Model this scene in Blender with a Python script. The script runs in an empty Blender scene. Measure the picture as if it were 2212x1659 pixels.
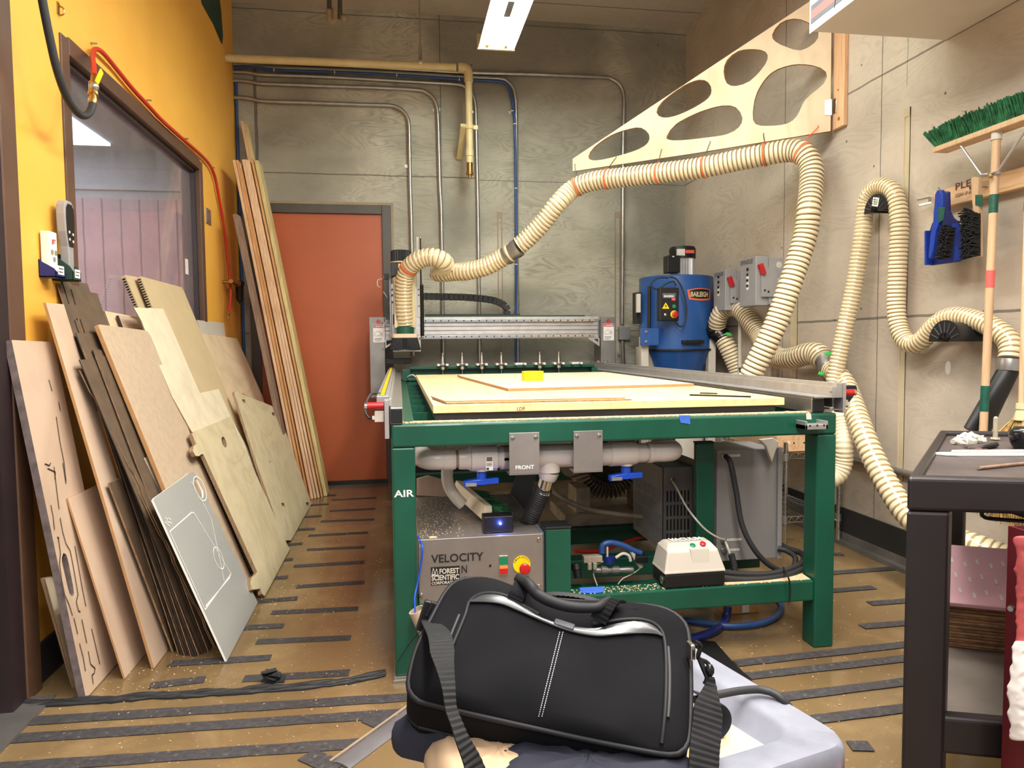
import bpy, math, random
from mathutils import Vector, Matrix
from mathutils.geometry import tessellate_polygon
random.seed(7)
C = bpy.context.scene.collection
V = Vector
# ------------------------------------------------------------------ camera
FPX = 1545.0
CAMZ = 1.1
def _vp(x, y):
    return V(((x-1106)/FPX, -(y-829.5)/FPX, -1)).normalized()
_Y = _vp(862, 745); _X = _vp(11000, 650); _X = (_X - _Y*_X.dot(_Y)).normalized(); _Z = _X.cross(_Y)
ROT = Matrix((_X, _Y, _Z))
CAM = V((0, 0, CAMZ))
cam_d = bpy.data.cameras.new('camera'); cam = bpy.data.objects.new('camera', cam_d); C.objects.link(cam)
cam_d.sensor_width = 36; cam_d.lens = FPX/2212*36; cam_d.clip_start = 0.02
cam.matrix_world = Matrix.Translation(CAM) @ ROT.to_4x4()
bpy.context.scene.camera = cam
# ------------------------------------------------------------------ world, exposure, lamps outside the view
w = bpy.data.worlds.new('world'); bpy.context.scene.world = w; w.use_nodes = True
w.node_tree.nodes['Background'].inputs[0].default_value = (0.9, 0.93, 1.0, 1)
w.node_tree.nodes['Background'].inputs[1].default_value = 0.42
vs = bpy.context.scene.view_settings
vs.view_transform = 'Standard'; vs.look = 'None'; vs.gamma = 1; vs.use_curve_mapping = False; vs.exposure = 0.78
def area(name, loc, size, power, col, rot=(0, 0, 0)):
    l = bpy.data.lights.new(name, 'AREA'); l.shape = 'RECTANGLE'; l.size, l.size_y = size; l.energy = power; l.color = col
    o = bpy.data.objects.new(name, l); C.objects.link(o); o.location = loc; o.rotation_euler = rot
    return o
FLU = (0.93, 1.0, 0.80)
WRM = (1.0, 0.955, 0.90)
area('ceiling_lamp_over_bench', (0.35, 0.6, 3.05), (0.3, 2.4), 80, WRM)
area('ceiling_lamp_by_right_wall', (1.35, 1.7, 3.25), (0.3, 2.4), 70, WRM)
area('ceiling_lamp_shop', (-0.6, -1.6, 3.1), (1.6, 0.6), 60, (1.0, 0.95, 0.88))
# ------------------------------------------------------------------ pixel -> place helpers
def ray(x, y): return ROT @ V(((x-1106)/FPX, -(y-829.5)/FPX, -1))
def fX(x, y, X): d = ray(x, y); return CAM + d*(X/d.x)
def fY(x, y, Y): d = ray(x, y); return CAM + d*(Y/d.y)
def fZ(x, y, Z=0.0): d = ray(x, y); return CAM + d*((Z-CAMZ)/d.z)
def fP(x, y, p, n): d = ray(x, y); return CAM + d*((p-CAM).dot(n)/d.dot(n))
# ------------------------------------------------------------------ materials
def lin(c):
    return tuple(((v/255)/12.92 if v/255 <= 0.04045 else ((v/255+0.055)/1.055)**2.4) for v in c)
def _new(name):
    m = bpy.data.materials.new(name); m.use_nodes = True
    nt = m.node_tree; b = nt.nodes['Principled BSDF']
    return m, nt, b
def N(nt, t, **kw):
    n = nt.nodes.new(t)
    for k, v in kw.items():
        if k == 'ins':
            for a, c in v.items(): n.inputs[a].default_value = c
        else: setattr(n, k, v)
    return n
def mapc(nt, scale=(1, 1, 1), rot=(0, 0, 0)):
    t = N(nt, 'ShaderNodeTexCoord'); mp = N(nt, 'ShaderNodeMapping')
    mp.inputs['Scale'].default_value = scale; mp.inputs['Rotation'].default_value = rot
    nt.links.new(t.outputs['Object'], mp.inputs['Vector']); return mp
def noise(nt, mp, scale, detail=4, dist=0, rough=.5):
    n = N(nt, 'ShaderNodeTexNoise'); n.inputs['Scale'].default_value = scale; n.inputs['Detail'].default_value = detail
    n.inputs['Distortion'].default_value = dist; n.inputs['Roughness'].default_value = rough
    nt.links.new(mp.outputs[0], n.inputs['Vector']); return n
def ramp(nt, src, stops):
    r = N(nt, 'ShaderNodeValToRGB'); e = r.color_ramp.elements
    while len(e) < len(stops): e.new(0.5)
    for i, (p, c) in enumerate(stops):
        e[i].position = p; e[i].color = (*c, 1) if len(c) == 3 else c
    nt.links.new(src, r.inputs[0]); return r
def mix(nt, a, b, fac, mode='MIX'):
    m = N(nt, 'ShaderNodeMix', data_type='RGBA', blend_type=mode)
    for s, v in ((0, fac), (6, a), (7, b)):
        if hasattr(v, 'links'): nt.links.new(v, m.inputs[s])
        else: m.inputs[s].default_value = v if s == 0 else (*v, 1)
    return m.outputs[2]
def mth(nt, op, a, b=None, clamp=False):
    m = N(nt, 'ShaderNodeMath', operation=op, use_clamp=clamp)
    for i, v in enumerate((a, b)):
        if v is None: continue
        if hasattr(v, 'links'): nt.links.new(v, m.inputs[i])
        else: m.inputs[i].default_value = v
    return m.outputs[0]
def bump(nt, b, h, s=.2, d=.01):
    bm = N(nt, 'ShaderNodeBump'); bm.inputs['Strength'].default_value = s; bm.inputs['Distance'].default_value = d
    nt.links.new(h, bm.inputs['Height']); nt.links.new(bm.outputs[0], b.inputs['Normal'])
def plain(name, c, rough=.6, metal=0, var=.06, vscale=9, spec=.5, coat=0, emit=None, es=0, alpha=None, trans=0):
    m, nt, b = _new(name)
    col = lin(c)
    b.inputs['Roughness'].default_value = rough; b.inputs['Metallic'].default_value = metal
    b.inputs['Specular IOR Level'].default_value = spec; b.inputs['Coat Weight'].default_value = coat
    b.inputs['Transmission Weight'].default_value = trans
    if var:
        n = noise(nt, mapc(nt), vscale, 5)
        r = ramp(nt, n.outputs[0], [(.3, tuple(max(0, v*(1-var*2)) for v in col)), (.7, tuple(min(1, v*(1+var)) for v in col))])
        nt.links.new(r.outputs[0], b.inputs['Base Color'])
    else: b.inputs['Base Color'].default_value = (*col, 1)
    if emit:
        b.inputs['Emission Color'].default_value = (*lin(emit), 1); b.inputs['Emission Strength'].default_value = es
    return m
def wood(name, c1, c2, scale=(1, 1, 1), rough=.6, rings=9, amt=.5, ns=1.6, spots=0):
    m, nt, b = _new(name)
    mp = mapc(nt, scale)
    n = noise(nt, mp, ns, 3, .6)
    f = mth(nt, 'FRACT', mth(nt, 'MULTIPLY', n.outputs[0], rings))
    r = ramp(nt, f, [(0, lin(c2)), (.25, lin(c1)), (.8, lin(c1)), (1, lin(c2))])
    n2 = noise(nt, mp, ns*9, 4)
    c = mix(nt, lin(c1), r.outputs[0], amt)
    c = mix(nt, c, tuple(v*.78 for v in lin(c2)), mth(nt, 'MULTIPLY', mth(nt, 'SUBTRACT', n2.outputs[0], .45, True), 1.1))
    nt.links.new(c, b.inputs['Base Color']); b.inputs['Roughness'].default_value = rough
    bump(nt, b, n2.outputs[0], .08, .003)
    return m
def concrete(name, base, dark, hx, seams=(), stain=.5, grain=.3):
    """board marked concrete; hx is the horizontal axis (0 = x, 1 = y)"""
    m, nt, b = _new(name)
    mp = mapc(nt, (1, 1, 4.0)); mp1 = mapc(nt)
    n = noise(nt, mp, 1.5, 2.5, .9)
    f = mth(nt, 'FRACT', mth(nt, 'MULTIPLY', n.outputs[0], 15))
    lines = ramp(nt, f, [(0, (0, 0, 0)), (.5, (1, 1, 1)), (.8, (.7, .7, .7)), (1, (.0, .0, .0))])
    big = noise(nt, mp1, .9, 5, .4)
    fine = noise(nt, mp1, 26, 6, 0, .7)
    patch = noise(nt, mapc(nt, (1, 1, 2.2)), 2.3, 4, .8)
    c = mix(nt, lin(base), lin(dark), mth(nt, 'MULTIPLY', ramp(nt, big.outputs[0], [(.4, (0, 0, 0)), (.6, (1, 1, 1))]).outputs[0], stain))
    c = mix(nt, c, tuple(v*.55 for v in lin(base)), mth(nt, 'MULTIPLY', mth(nt, 'SUBTRACT', 1.0, lines.outputs[0]), mth(nt, 'MULTIPLY', ramp(nt, patch.outputs[0], [(.35, (.15, .15, .15)), (.6, (1, 1, 1))]).outputs[0], grain)))
    c = mix(nt, c, tuple(v*.6 for v in lin(base)), mth(nt, 'MULTIPLY', mth(nt, 'SUBTRACT', fine.outputs[0], .5, True), 1.2))
    vor = N(nt, 'ShaderNodeTexVoronoi'); vor.inputs['Scale'].default_value = 5.0
    nt.links.new(mp1.outputs[0], vor.inputs['Vector'])
    dots = mth(nt, 'LESS_THAN', vor.outputs['Distance'], .035)
    c = mix(nt, c, (.03, .028, .025), mth(nt, 'MULTIPLY', dots, .75))
    sep = N(nt, 'ShaderNodeSeparateXYZ'); nt.links.new(mapc(nt).outputs[0], sep.inputs[0])
    wob = mth(nt, 'MULTIPLY', mth(nt, 'SUBTRACT', noise(nt, mp1, 6, 4).outputs[0], .5), .014)
    for (ax, val, wd, lo, hi) in seams:
        a = sep.outputs[2] if ax == 'z' else sep.outputs[hx]
        o = sep.outputs[hx] if ax == 'z' else sep.outputs[2]
        dd = mth(nt, 'ABSOLUTE', mth(nt, 'SUBTRACT', mth(nt, 'ADD', a, wob), val))
        k = mth(nt, 'LESS_THAN', dd, wd)
        k = mth(nt, 'MULTIPLY', k, mth(nt, 'MULTIPLY', mth(nt, 'GREATER_THAN', o, lo), mth(nt, 'LESS_THAN', o, hi)))
        c = mix(nt, c, (.07, .06, .05), mth(nt, 'MULTIPLY', k, .7))
    nt.links.new(c, b.inputs['Base Color']); b.inputs['Roughness'].default_value = .82
    b.inputs['Specular IOR Level'].default_value = .25
    bump(nt, b, fine.outputs[0], .25, .006)
    return m
M = {}
M['concrete_back'] = concrete('concrete_back', (190, 185, 168), (104, 99, 90), 0, [('z', 2.42, .005, -2, .62), ('z', 2.405, .003, .62, 3), ('x', .355, .004, 2.2, 3.7), ('x', .355, .003, 0, 2.2), ('z', 1.2, .004, -2, 3), ('x', -1.04, .012, 2.3, 3.2), ('z', 3.63, .004, -2, 3)], .75, .8)
M['concrete_right'] = concrete('concrete_right', (208, 194, 176), (166, 153, 138), 1, [('z', 2.41, .005, 0, 9), ('z', 1.212, .006, 0, 9), ('x', 3.287, .0035, 0, 3.7), ('x', 4.19, .004, 0, 3.7), ('x', 2.05, .004, 0, 3.7), ('x', 3.11, .002, 2.3, 2.8)], .6, .42)
M['concrete_ceiling'] = concrete('concrete_ceiling', (196, 186, 176), (170, 158, 148), 1, [('x', 5.45, .006, -9, 9), ('z', 9, .1, 0, 1)], .4, .15)
def yellow_paint():
    m, nt, b = _new('yellow_paint'); mp = mapc(nt)
    n = noise(nt, mp, 3, 5); n2 = noise(nt, mp, 60, 3)
    r = ramp(nt, n.outputs[0], [(.3, lin((230, 170, 66))), (.7, lin((238, 180, 76)))])
    v = N(nt, 'ShaderNodeTexVoronoi'); v.inputs['Scale'].default_value = 3.2; nt.links.new(mp.outputs[0], v.inputs['Vector'])
    c = mix(nt, r.outputs[0], (.05, .03, .01), mth(nt, 'MULTIPLY', mth(nt, 'LESS_THAN', v.outputs['Distance'], .022), .7))
    nt.links.new(c, b.inputs['Base Color']); b.inputs['Roughness'].default_value = .5
    bump(nt, b, n2.outputs[0], .12, .002); return m
M['yellow'] = yellow_paint()
M['brown_trim'] = plain('brown_trim', (92, 66, 50), .42, var=.08)
M['dark_door'] = plain('dark_door', (44, 32, 34), .5, var=.1)
M['orange_door'] = plain('orange_door', (176, 86, 44), .42, var=.05, vscale=2)
M['frame_grey'] = plain('frame_grey', (74, 68, 58), .4)
M['caulk'] = plain('caulk', (150, 132, 110), .7)
def floor_mat():
    m, nt, b = _new('ochre_floor_paint'); mp = mapc(nt)
    n = noise(nt, mp, 1.6, 6, .3); n2 = noise(nt, mp, 160, 3)
    r = ramp(nt, n.outputs[0], [(.3, lin((108, 87, 58))), (.7, lin((130, 107, 74)))])
    c = mix(nt, r.outputs[0], tuple(v*.75 for v in lin((118, 94, 60))), mth(nt, 'MULTIPLY', mth(nt, 'SUBTRACT', n2.outputs[0], .5, True), 1.6))
    v = N(nt, 'ShaderNodeTexVoronoi'); v.inputs['Scale'].default_value = 38; nt.links.new(mp.outputs[0], v.inputs['Vector'])
    pat = ramp(nt, noise(nt, mp, 1.3, 4, .5).outputs[0], [(.45, (.0, .0, .0)), (.62, (1, 1, 1))])
    k = mth(nt, 'MULTIPLY', mth(nt, 'LESS_THAN', v.outputs['Distance'], .13), pat.outputs[0])
    c = mix(nt, c, lin((190, 164, 124)), mth(nt, 'MULTIPLY', k, .55))
    dust = ramp(nt, noise(nt, mp, 3.1, 6, .2, .65).outputs[0], [(.5, (0, 0, 0)), (.75, (1, 1, 1))])
    c = mix(nt, c, lin((186, 156, 112)), mth(nt, 'MULTIPLY', dust.outputs[0], .35))
    nt.links.new(c, b.inputs['Base Color'])
    rr = ramp(nt, n.outputs[0], [(.3, (.15,)*3), (.7, (.27,)*3)])
    nt.links.new(rr.outputs[0], b.inputs['Roughness']); b.inputs['Specular IOR Level'].default_value = .6
    bump(nt, b, noise(nt, mp, 90, 2).outputs[0], .12, .002); return m
M['floor'] = floor_mat()
def tape_mat():
    m, nt, b = _new('black_floor_tape'); mp = mapc(nt)
    n = noise(nt, mp, 55, 5, 0, .75)
    r = ramp(nt, n.outputs[0], [(.35, lin((46, 43, 46))), (.62, lin((70, 66, 66))), (.78, lin((168, 152, 132)))])
    nt.links.new(r.outputs[0], b.inputs['Base Color']); b.inputs['Roughness'].default_value = .7
    bump(nt, b, n.outputs[0], .3, .002); return m
M['tape'] = tape_mat()
M['steel'] = plain('galvanised_steel', (176, 174, 168), .34, .85, var=.08, vscale=14)
M['alu'] = plain('aluminium', (196, 194, 192), .38, .8, var=.06, vscale=20)
M['alu_dull'] = plain('dull_aluminium', (150, 146, 142), .42, .75, var=.12, vscale=7)
M['chrome'] = plain('chrome', (214, 212, 208), .16, 1, var=0)
M['brushed'] = plain('brushed_steel', (170, 162, 156), .36, .75, var=.1, vscale=5)
M['green'] = plain('green_machine_paint', (12, 78, 58), .4, var=.12, vscale=5, coat=.1)
M['black'] = plain('black_plastic', (18, 18, 19), .45, var=.05)
M['black_gloss'] = plain('black_gloss', (18, 18, 20), .22, var=0)
M['rubber'] = plain('dark_rubber', (38, 38, 40), .6, var=.12)
M['cart_black'] = plain('brown_black_cart_plastic', (32, 26, 27), .42, var=.1)
M['cart_top'] = plain('worn_cart_top', (70, 62, 60), .5, var=.16, vscale=14)
M['cart_low'] = plain('lightened_lower_tray', (112, 102, 94), .6, var=.12, vscale=10)  # lower tray colour lightened so that it reads as lit
M['cart_grey'] = plain('light_grey_cart_plastic', (124, 126, 138), .45, var=.08, vscale=22)
M['pvc'] = plain('white_pvc', (206, 196, 190), .26, var=.03)
M['white'] = plain('white', (234, 230, 224), .5, var=.02)
M['offwhite'] = plain('beige_paint', (206, 190, 146), .5, var=.05)
M['pipe_cream'] = plain('cream_pipe_paint', (216, 198, 148), .45, var=.06)
M['blue_pl'] = plain('blue_plastic', (28, 78, 198), .35, var=.03)
M['blue_mid'] = plain('mid_blue_plastic', (24, 60, 160), .4, var=.05)
M['blue_dark'] = plain('deep_blue_plastic', (22, 38, 108), .4, var=.05)
M['blue_hose'] = plain('blue_air_line', (38, 76, 134), .4, var=.1)
M['blue_mach'] = plain('blue_machine_paint', (36, 82, 146), .36, var=.1, vscale=5, coat=.15)
M['red'] = plain('red_plastic', (186, 30, 34), .35, var=.04)
M['red_hose'] = plain('red_rubber', (190, 48, 30), .45, var=.06)
M['red_dark'] = plain('maroon_panel', (84, 14, 24), .45, var=.08)
M['yellow_pl'] = plain('yellow_plastic', (240, 206, 20), .4, var=.02)
M['green_btn'] = plain('green_button', (20, 120, 80), .35, var=0)
M['green_tape'] = plain('green_cloth_tape', (18, 84, 66), .5, var=.15, vscale=60)
M['lime'] = plain('green_clip', (60, 200, 90), .4, var=0)
M['blue_tape'] = plain('blue_masking_tape', (60, 104, 200), .7, var=.08, vscale=60)
M['orange_tape'] = plain('orange_strap', (226, 108, 60), .6, var=0)
M['brass'] = plain('brass', (176, 140, 84), .32, .9, var=.1, vscale=30)
M['ply'] = wood('birch_plywood', (220, 196, 162), (200, 172, 134), (1, .5, .5), .55, 7, .5, 1.7)
M['ply_pale'] = wood('pale_plywood', (222, 208, 180), (204, 188, 156), (1, .5, .5), .55, 6, .4, 2.4)
M['ply_green'] = wood('yellowish_plywood', (204, 188, 152), (180, 162, 124), (1, .5, .5), .6, 6, .5, 2.6)
M['ply_pink'] = wood('pinkish_plywood', (200, 174, 150), (180, 152, 128), (1, .4, .4), .6, 6, .5, 1.8)
M['ply_edge'] = wood('plywood_edge', (150, 122, 92), (96, 72, 52), (30, 1, 1), .7, 5, .8, 6)
M['grey_edge'] = plain('weathered_edge', (116, 102, 100), .8, var=.2, vscale=30)
M['kraft'] = plain('tan_board', (190, 168, 130), .75, var=.03)
M['mdf'] = plain('mdf', (184, 162, 136), .7, var=.05, vscale=40)
M['mdf_edge'] = plain('mdf_edge', (176, 132, 86), .75, var=.06, vscale=30)
M['spoil'] = wood('spoilboard', (232, 204, 152), (206, 170, 116), (1, .12, 1), .6, 5, .35, 4)
M['hardboard'] = plain('brown_hardboard', (96, 78, 60), .65, var=.12, vscale=16)
M['hardboard_edge'] = plain('brown_hardboard_edge', (54, 40, 32), .8, var=.2, vscale=30)
M['hardboard_torn'] = plain('torn_brown_board_edge', (150, 116, 84), .8, var=.2, vscale=40)
M['core'] = plain('paper_core', (44, 32, 24), .9, var=.3, vscale=60)
M['pine'] = wood('pine_plank', (216, 180, 144), (180, 130, 88), (5, 5, .5), .6, 7, .5, 2)
M['pine_y'] = wood('yellow_plank', (206, 188, 132), (166, 142, 90), (4, 4, .4), .6, 7, .6, 2)
M['pine_o'] = wood('orange_brown_plank', (204, 150, 96), (168, 114, 68), (5, 5, .5), .6, 7, .5, 2)
M['pine_g'] = wood('weathered_plank', (136, 108, 88), (98, 76, 62), (5, 5, .5), .7, 7, .6, 2)
M['fir'] = wood('fir_lumber', (226, 182, 140), (200, 146, 100), (7, 7, .5), .55, 6, .6, 1.6)
M['fir_h'] = wood('fir_lumber_rail', (214, 176, 134), (184, 142, 102), (7, .6, 9), .55, 6, .6, 1.6)
M['handle'] = wood('broom_handle_wood', (206, 172, 134), (182, 144, 106), (8, 8, .4), .45, 5, .4, 1.5)
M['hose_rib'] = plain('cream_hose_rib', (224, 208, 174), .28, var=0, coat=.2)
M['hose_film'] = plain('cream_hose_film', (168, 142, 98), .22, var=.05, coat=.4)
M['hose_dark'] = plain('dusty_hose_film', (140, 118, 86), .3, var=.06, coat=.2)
M['grey_box'] = plain('grey_electrical_paint', (150, 148, 148), .45, var=.04)
M['grey_enc'] = plain('grey_enclosure', (138, 134, 132), .5, var=.05, vscale=4)
M['grey_sw'] = plain('light_grey_plastic', (200, 192, 178), .4, var=.03)
M['pump'] = plain('dusty_grey_cast', (184, 168, 146), .6, .1, var=.2, vscale=12)
M['dust'] = plain('sawdust', (214, 186, 146), .95, var=.1, vscale=90)
M['fabric'] = plain('black_nylon', (16, 16, 19), .85, var=.15, vscale=8, spec=.12)
M['fabric2'] = plain('black_webbing', (20, 20, 22), .7, var=.2, vscale=60, spec=.3)
M['leather'] = plain('shiny_black_leatherette', (44, 47, 50), .34, var=.12, vscale=5, spec=1, coat=.5)
M['cord_black'] = plain('black_piping', (24, 24, 27), .6, var=0, spec=.3)
M['navy'] = plain('navy_cloth', (26, 28, 42), .85, var=.15, vscale=10)
M['tan_cloth'] = plain('tan_lining_cloth', (186, 156, 124), .8, var=.1, vscale=6)
M['stitch'] = plain('grey_stitching', (170, 170, 172), .7, var=0)
M['bristle_g'] = plain('green_bristles', (34, 104, 62), .7, var=.35, vscale=45)
M['bristle_k'] = plain('black_bristles', (22, 21, 22), .75, var=.4, vscale=60)
M['straw'] = plain('straw', (206, 170, 104), .75, var=.3, vscale=60)
M['pink_board'] = plain('pink_foam_board', (196, 150, 158), .6, var=.04, vscale=8)
M['pinkred'] = plain('crumpled_pink_film', (206, 96, 98), .35, var=.2, vscale=8)
M['cardboard'] = plain('corrugated_cardboard', (140, 98, 64), .8, var=.25, vscale=30)
M['film'] = plain('milky_plastic', (236, 230, 218), .12, var=0, trans=.45)
M['signwhite'] = plain('white_panel', (238, 232, 226), .4, var=.0)
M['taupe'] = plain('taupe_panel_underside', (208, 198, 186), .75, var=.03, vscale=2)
M['salmon'] = plain('salmon_stripe', (232, 92, 84), .5, var=0)
M['slate'] = plain('slate_stripe', (84, 84, 92), .5, var=0)
M['ink'] = plain('black_ink', (20, 20, 22), .6, var=0)
M['ink_brown'] = plain('burnt_lettering', (96, 54, 32), .7, var=0)
M['green_sign'] = plain('dark_green_banner', (30, 62, 52), .6, var=.12)
M['clear'] = plain('clear_tube', (226, 216, 190), .1, var=0, trans=.6)
M['red_arrow'] = plain('dark_red', (140, 22, 26), .4, var=0)
M['vent'] = plain('vent_dark', (14, 12, 12), .8, var=0)
M['mesh_grey'] = plain('pleated_filter', (170, 160, 142), .6, var=.08, vscale=40)
def emis(name, c, s):
    m, nt, b = _new(name); b.inputs['Base Color'].default_value = (*lin(c), 1)
    b.inputs['Emission Color'].default_value = (*lin(c), 1); b.inputs['Emission Strength'].default_value = s; return m
M['tube'] = emis('fluorescent_tube', (236, 250, 244), 26)
M['led'] = emis('blue_led', (90, 130, 255), 60)
M['lamp_red'] = emis('lit_red_rocker', (255, 70, 30), 2.2)
M['skylight'] = emis('lit_ceiling_panel', (214, 228, 255), 2.4)
def glass_mat():
    m, nt, b = _new('filmed_window_glass')
    nt.nodes.remove(b); out = nt.nodes['Material Output']
    tr = N(nt, 'ShaderNodeBsdfTransparent'); tr.inputs[0].default_value = (.93, .92, .95, 1)
    gl = N(nt, 'ShaderNodeBsdfGlossy'); gl.inputs['Color'].default_value = (.85, .85, .87, 1); gl.inputs['Roughness'].default_value = .06
    df = N(nt, 'ShaderNodeBsdfDiffuse'); df.inputs[0].default_value = (*lin((150, 148, 156)), 1)
    fr = N(nt, 'ShaderNodeFresnel'); fr.inputs[0].default_value = 1.5
    n = noise(nt, mapc(nt, (1, 1, 1)), 5, 4, .8)
    a = N(nt, 'ShaderNodeMixShader'); geo = N(nt, 'ShaderNodeNewGeometry'); nt.links.new(mth(nt, 'MULTIPLY', fr.outputs[0], mth(nt, 'SUBTRACT', 1.0, geo.outputs['Backfacing'])), a.inputs[0]); nt.links.new(tr.outputs[0], a.inputs[1]); nt.links.new(gl.outputs[0], a.inputs[2])
    c = N(nt, 'ShaderNodeMixShader'); nt.links.new(mth(nt, 'MULTIPLY', n.outputs[0], .3), c.inputs[0]); nt.links.new(a.outputs[0], c.inputs[1]); nt.links.new(df.outputs[0], c.inputs[2])
    nt.links.new(c.outputs[0], out.inputs[0]); return m
M['glass'] = glass_mat()
def acrylic_mat():
    m, nt, b = _new('frosted_acrylic')
    b.inputs['Base Color'].default_value = (*lin((178, 177, 172)), 1); b.inputs['Roughness'].default_value = .22
    b.inputs['Transmission Weight'].default_value = .12; b.inputs['Specular IOR Level'].default_value = .6; return m
M['acrylic'] = acrylic_mat()
M['acr_line'] = plain('engraved_white_line', (240, 238, 230), .5, var=0)
# ------------------------------------------------------------------ mesh building
class MB:
    def __init__(s): s.v = []; s.f = []; s.mi = []; s.m = 0
    def add(s, vs_, fs):
        o = len(s.v); s.v += [V(p) for p in vs_]
        for f in fs: s.f.append(tuple(i+o for i in f)); s.mi.append(s.m)
        return s
    def box(s, a, b):
        (x0, y0, z0), (x1, y1, z1) = [min(p) for p in zip(a, b)], [max(p) for p in zip(a, b)]
        return s.add([(x0, y0, z0), (x1, y0, z0), (x1, y1, z0), (x0, y1, z0), (x0, y0, z1), (x1, y0, z1), (x1, y1, z1), (x0, y1, z1)],
                     [(3, 2, 1, 0), (4, 5, 6, 7), (0, 1, 5, 4), (1, 2, 6, 5), (2, 3, 7, 6), (3, 0, 4, 7)])
    def obox(s, c, ax, ay, az):
        """oriented box: centre and three half vectors"""
        c = V(c); ax = V(ax); ay = V(ay); az = V(az)
        P = [c+i*ax+j*ay+k*az for k in (-1, 1) for (i, j) in ((-1, -1), (1, -1), (1, 1), (-1, 1))]
        if ax.cross(ay).dot(az) < 0: P = [c-i*ax+j*ay+k*az for k in (-1, 1) for (i, j) in ((-1, -1), (1, -1), (1, 1), (-1, 1))]
        return s.add(P, [(3, 2, 1, 0), (4, 5, 6, 7), (0, 1, 5, 4), (1, 2, 6, 5), (2, 3, 7, 6), (3, 0, 4, 7)])
    def beam(s, p, q, w_, h_, up=(0, 0, 1)):
        p = V(p); q = V(q); d = (q-p); l = d.length; d.normalize(); u = V(up)
        if abs(d.dot(u)) > .99: u = V((1, 0, 0))
        sx = d.cross(u).normalized(); uz = sx.cross(d)
        return s.obox((p+q)/2, sx*w_/2, d*l/2, uz*h_/2)
    def cyl(s, p, q, r, seg=20, r2=None, caps=True):
        p = V(p); q = V(q); d = (q-p).normalized(); a = d.orthogonal().normalized(); b = d.cross(a); r2 = r if r2 is None else r2
        P = [p+(a*math.cos(t)+b*math.sin(t))*r for t in [2*math.pi*i/seg for i in range(seg)]] + \
            [q+(a*math.cos(t)+b*math.sin(t))*r2 for t in [2*math.pi*i/seg for i in range(seg)]]
        F = [(i, (i+1) % seg, seg+(i+1) % seg, seg+i) for i in range(seg)]
        if caps: F += [tuple(range(seg-1, -1, -1)), tuple(range(seg, 2*seg))]
        return s.add(P, F)
    def lathe(s, p, d, prof, seg=24):
        """profile list of (distance along d, radius)"""
        p = V(p); d = V(d).normalized(); a = d.orthogonal().normalized(); b = d.cross(a); P = []; F = []
        for (h, r) in prof:
            for i in range(seg):
                t = 2*math.pi*i/seg; P.append(p+d*h+(a*math.cos(t)+b*math.sin(t))*max(r, 1e-4))
        for k in range(len(prof)-1):
            for i in range(seg): F.append((k*seg+i, k*seg+(i+1) % seg, (k+1)*seg+(i+1) % seg, (k+1)*seg+i))
        F += [tuple(range(seg-1, -1, -1)), tuple((len(prof)-1)*seg+i for i in range(seg))]
        return s.add(P, F)
    def ball(s, c, r, seg=14, sc=(1, 1, 1)):
        c = V(c); P = []; F = []; n = seg//2
        for k in range(1, n):
            ph = math.pi*k/n
            for i in range(seg):
                t = 2*math.pi*i/seg
                P.append(c+V((r*sc[0]*math.sin(ph)*math.cos(t), r*sc[1]*math.sin(ph)*math.sin(t), r*sc[2]*math.cos(ph))))
        P += [c+V((0, 0, r*sc[2])), c-V((0, 0, r*sc[2]))]; T = len(P)-2
        for k in range(n-2):
            for i in range(seg): F.append((k*seg+i, (k+1)*seg+i, (k+1)*seg+(i+1) % seg, k*seg+(i+1) % seg))
        for i in range(seg):
            F.append((T, i, (i+1) % seg)); F.append((T+1, (n-2)*seg+(i+1) % seg, (n-2)*seg+i))
        return s.add(P, F)
    def tube(s, pts, r, seg=12, rf=None, pitchmat=None, caps=True):
        pts = [V(p) for p in pts]; n = len(pts); tang = []
        for i in range(n): tang.append((pts[min(i+1, n-1)]-pts[max(i-1, 0)]).normalized())
        a = tang[0].orthogonal().normalized(); o = len(s.v)
        for i in range(n):
            a = (a-tang[i]*a.dot(tang[i])).normalized(); b = tang[i].cross(a); rr = rf(i) if rf else r
            for k in range(seg):
                t = 2*math.pi*k/seg; s.v.append(pts[i]+(a*math.cos(t)+b*math.sin(t))*rr)
        for i in range(n-1):
            for k in range(seg):
                s.f.append((o+i*seg+k, o+i*seg+(k+1) % seg, o+(i+1)*seg+(k+1) % seg, o+(i+1)*seg+k)); s.mi.append(pitchmat(i) if pitchmat else s.m)
        if caps:
            s.f.append(tuple(o+seg-1-k for k in range(seg))); s.mi.append(s.m)
            s.f.append(tuple(o+(n-1)*seg+k for k in range(seg))); s.mi.append(s.m)
        return s
    def prism(s, outer, nrm, th, holes=(), side_mat=None):
        """flat polygon (3D points) thickened by th along nrm"""
        nrm = V(nrm).normalized()*th; loops = [[V(p) for p in outer]]+[[V(p) for p in h] for h in holes]
        tris = tessellate_polygon(loops); flat = [p for l in loops for p in l]; n = len(flat); o = len(s.v)
        s.v += flat+[p+nrm for p in flat]
        fn = V((0, 0, 0))
        for t in tris: fn += (flat[t[1]]-flat[t[0]]).cross(flat[t[2]]-flat[t[0]])
        flip = fn.dot(nrm) > 0
        for t in tris:
            t1 = tuple(t) if not flip else tuple(reversed(t))
            s.f.append(tuple(o+i for i in t1)); s.mi.append(s.m)
            s.f.append(tuple(o+n+i for i in reversed(t1))); s.mi.append(s.m)
        k = 0
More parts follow.
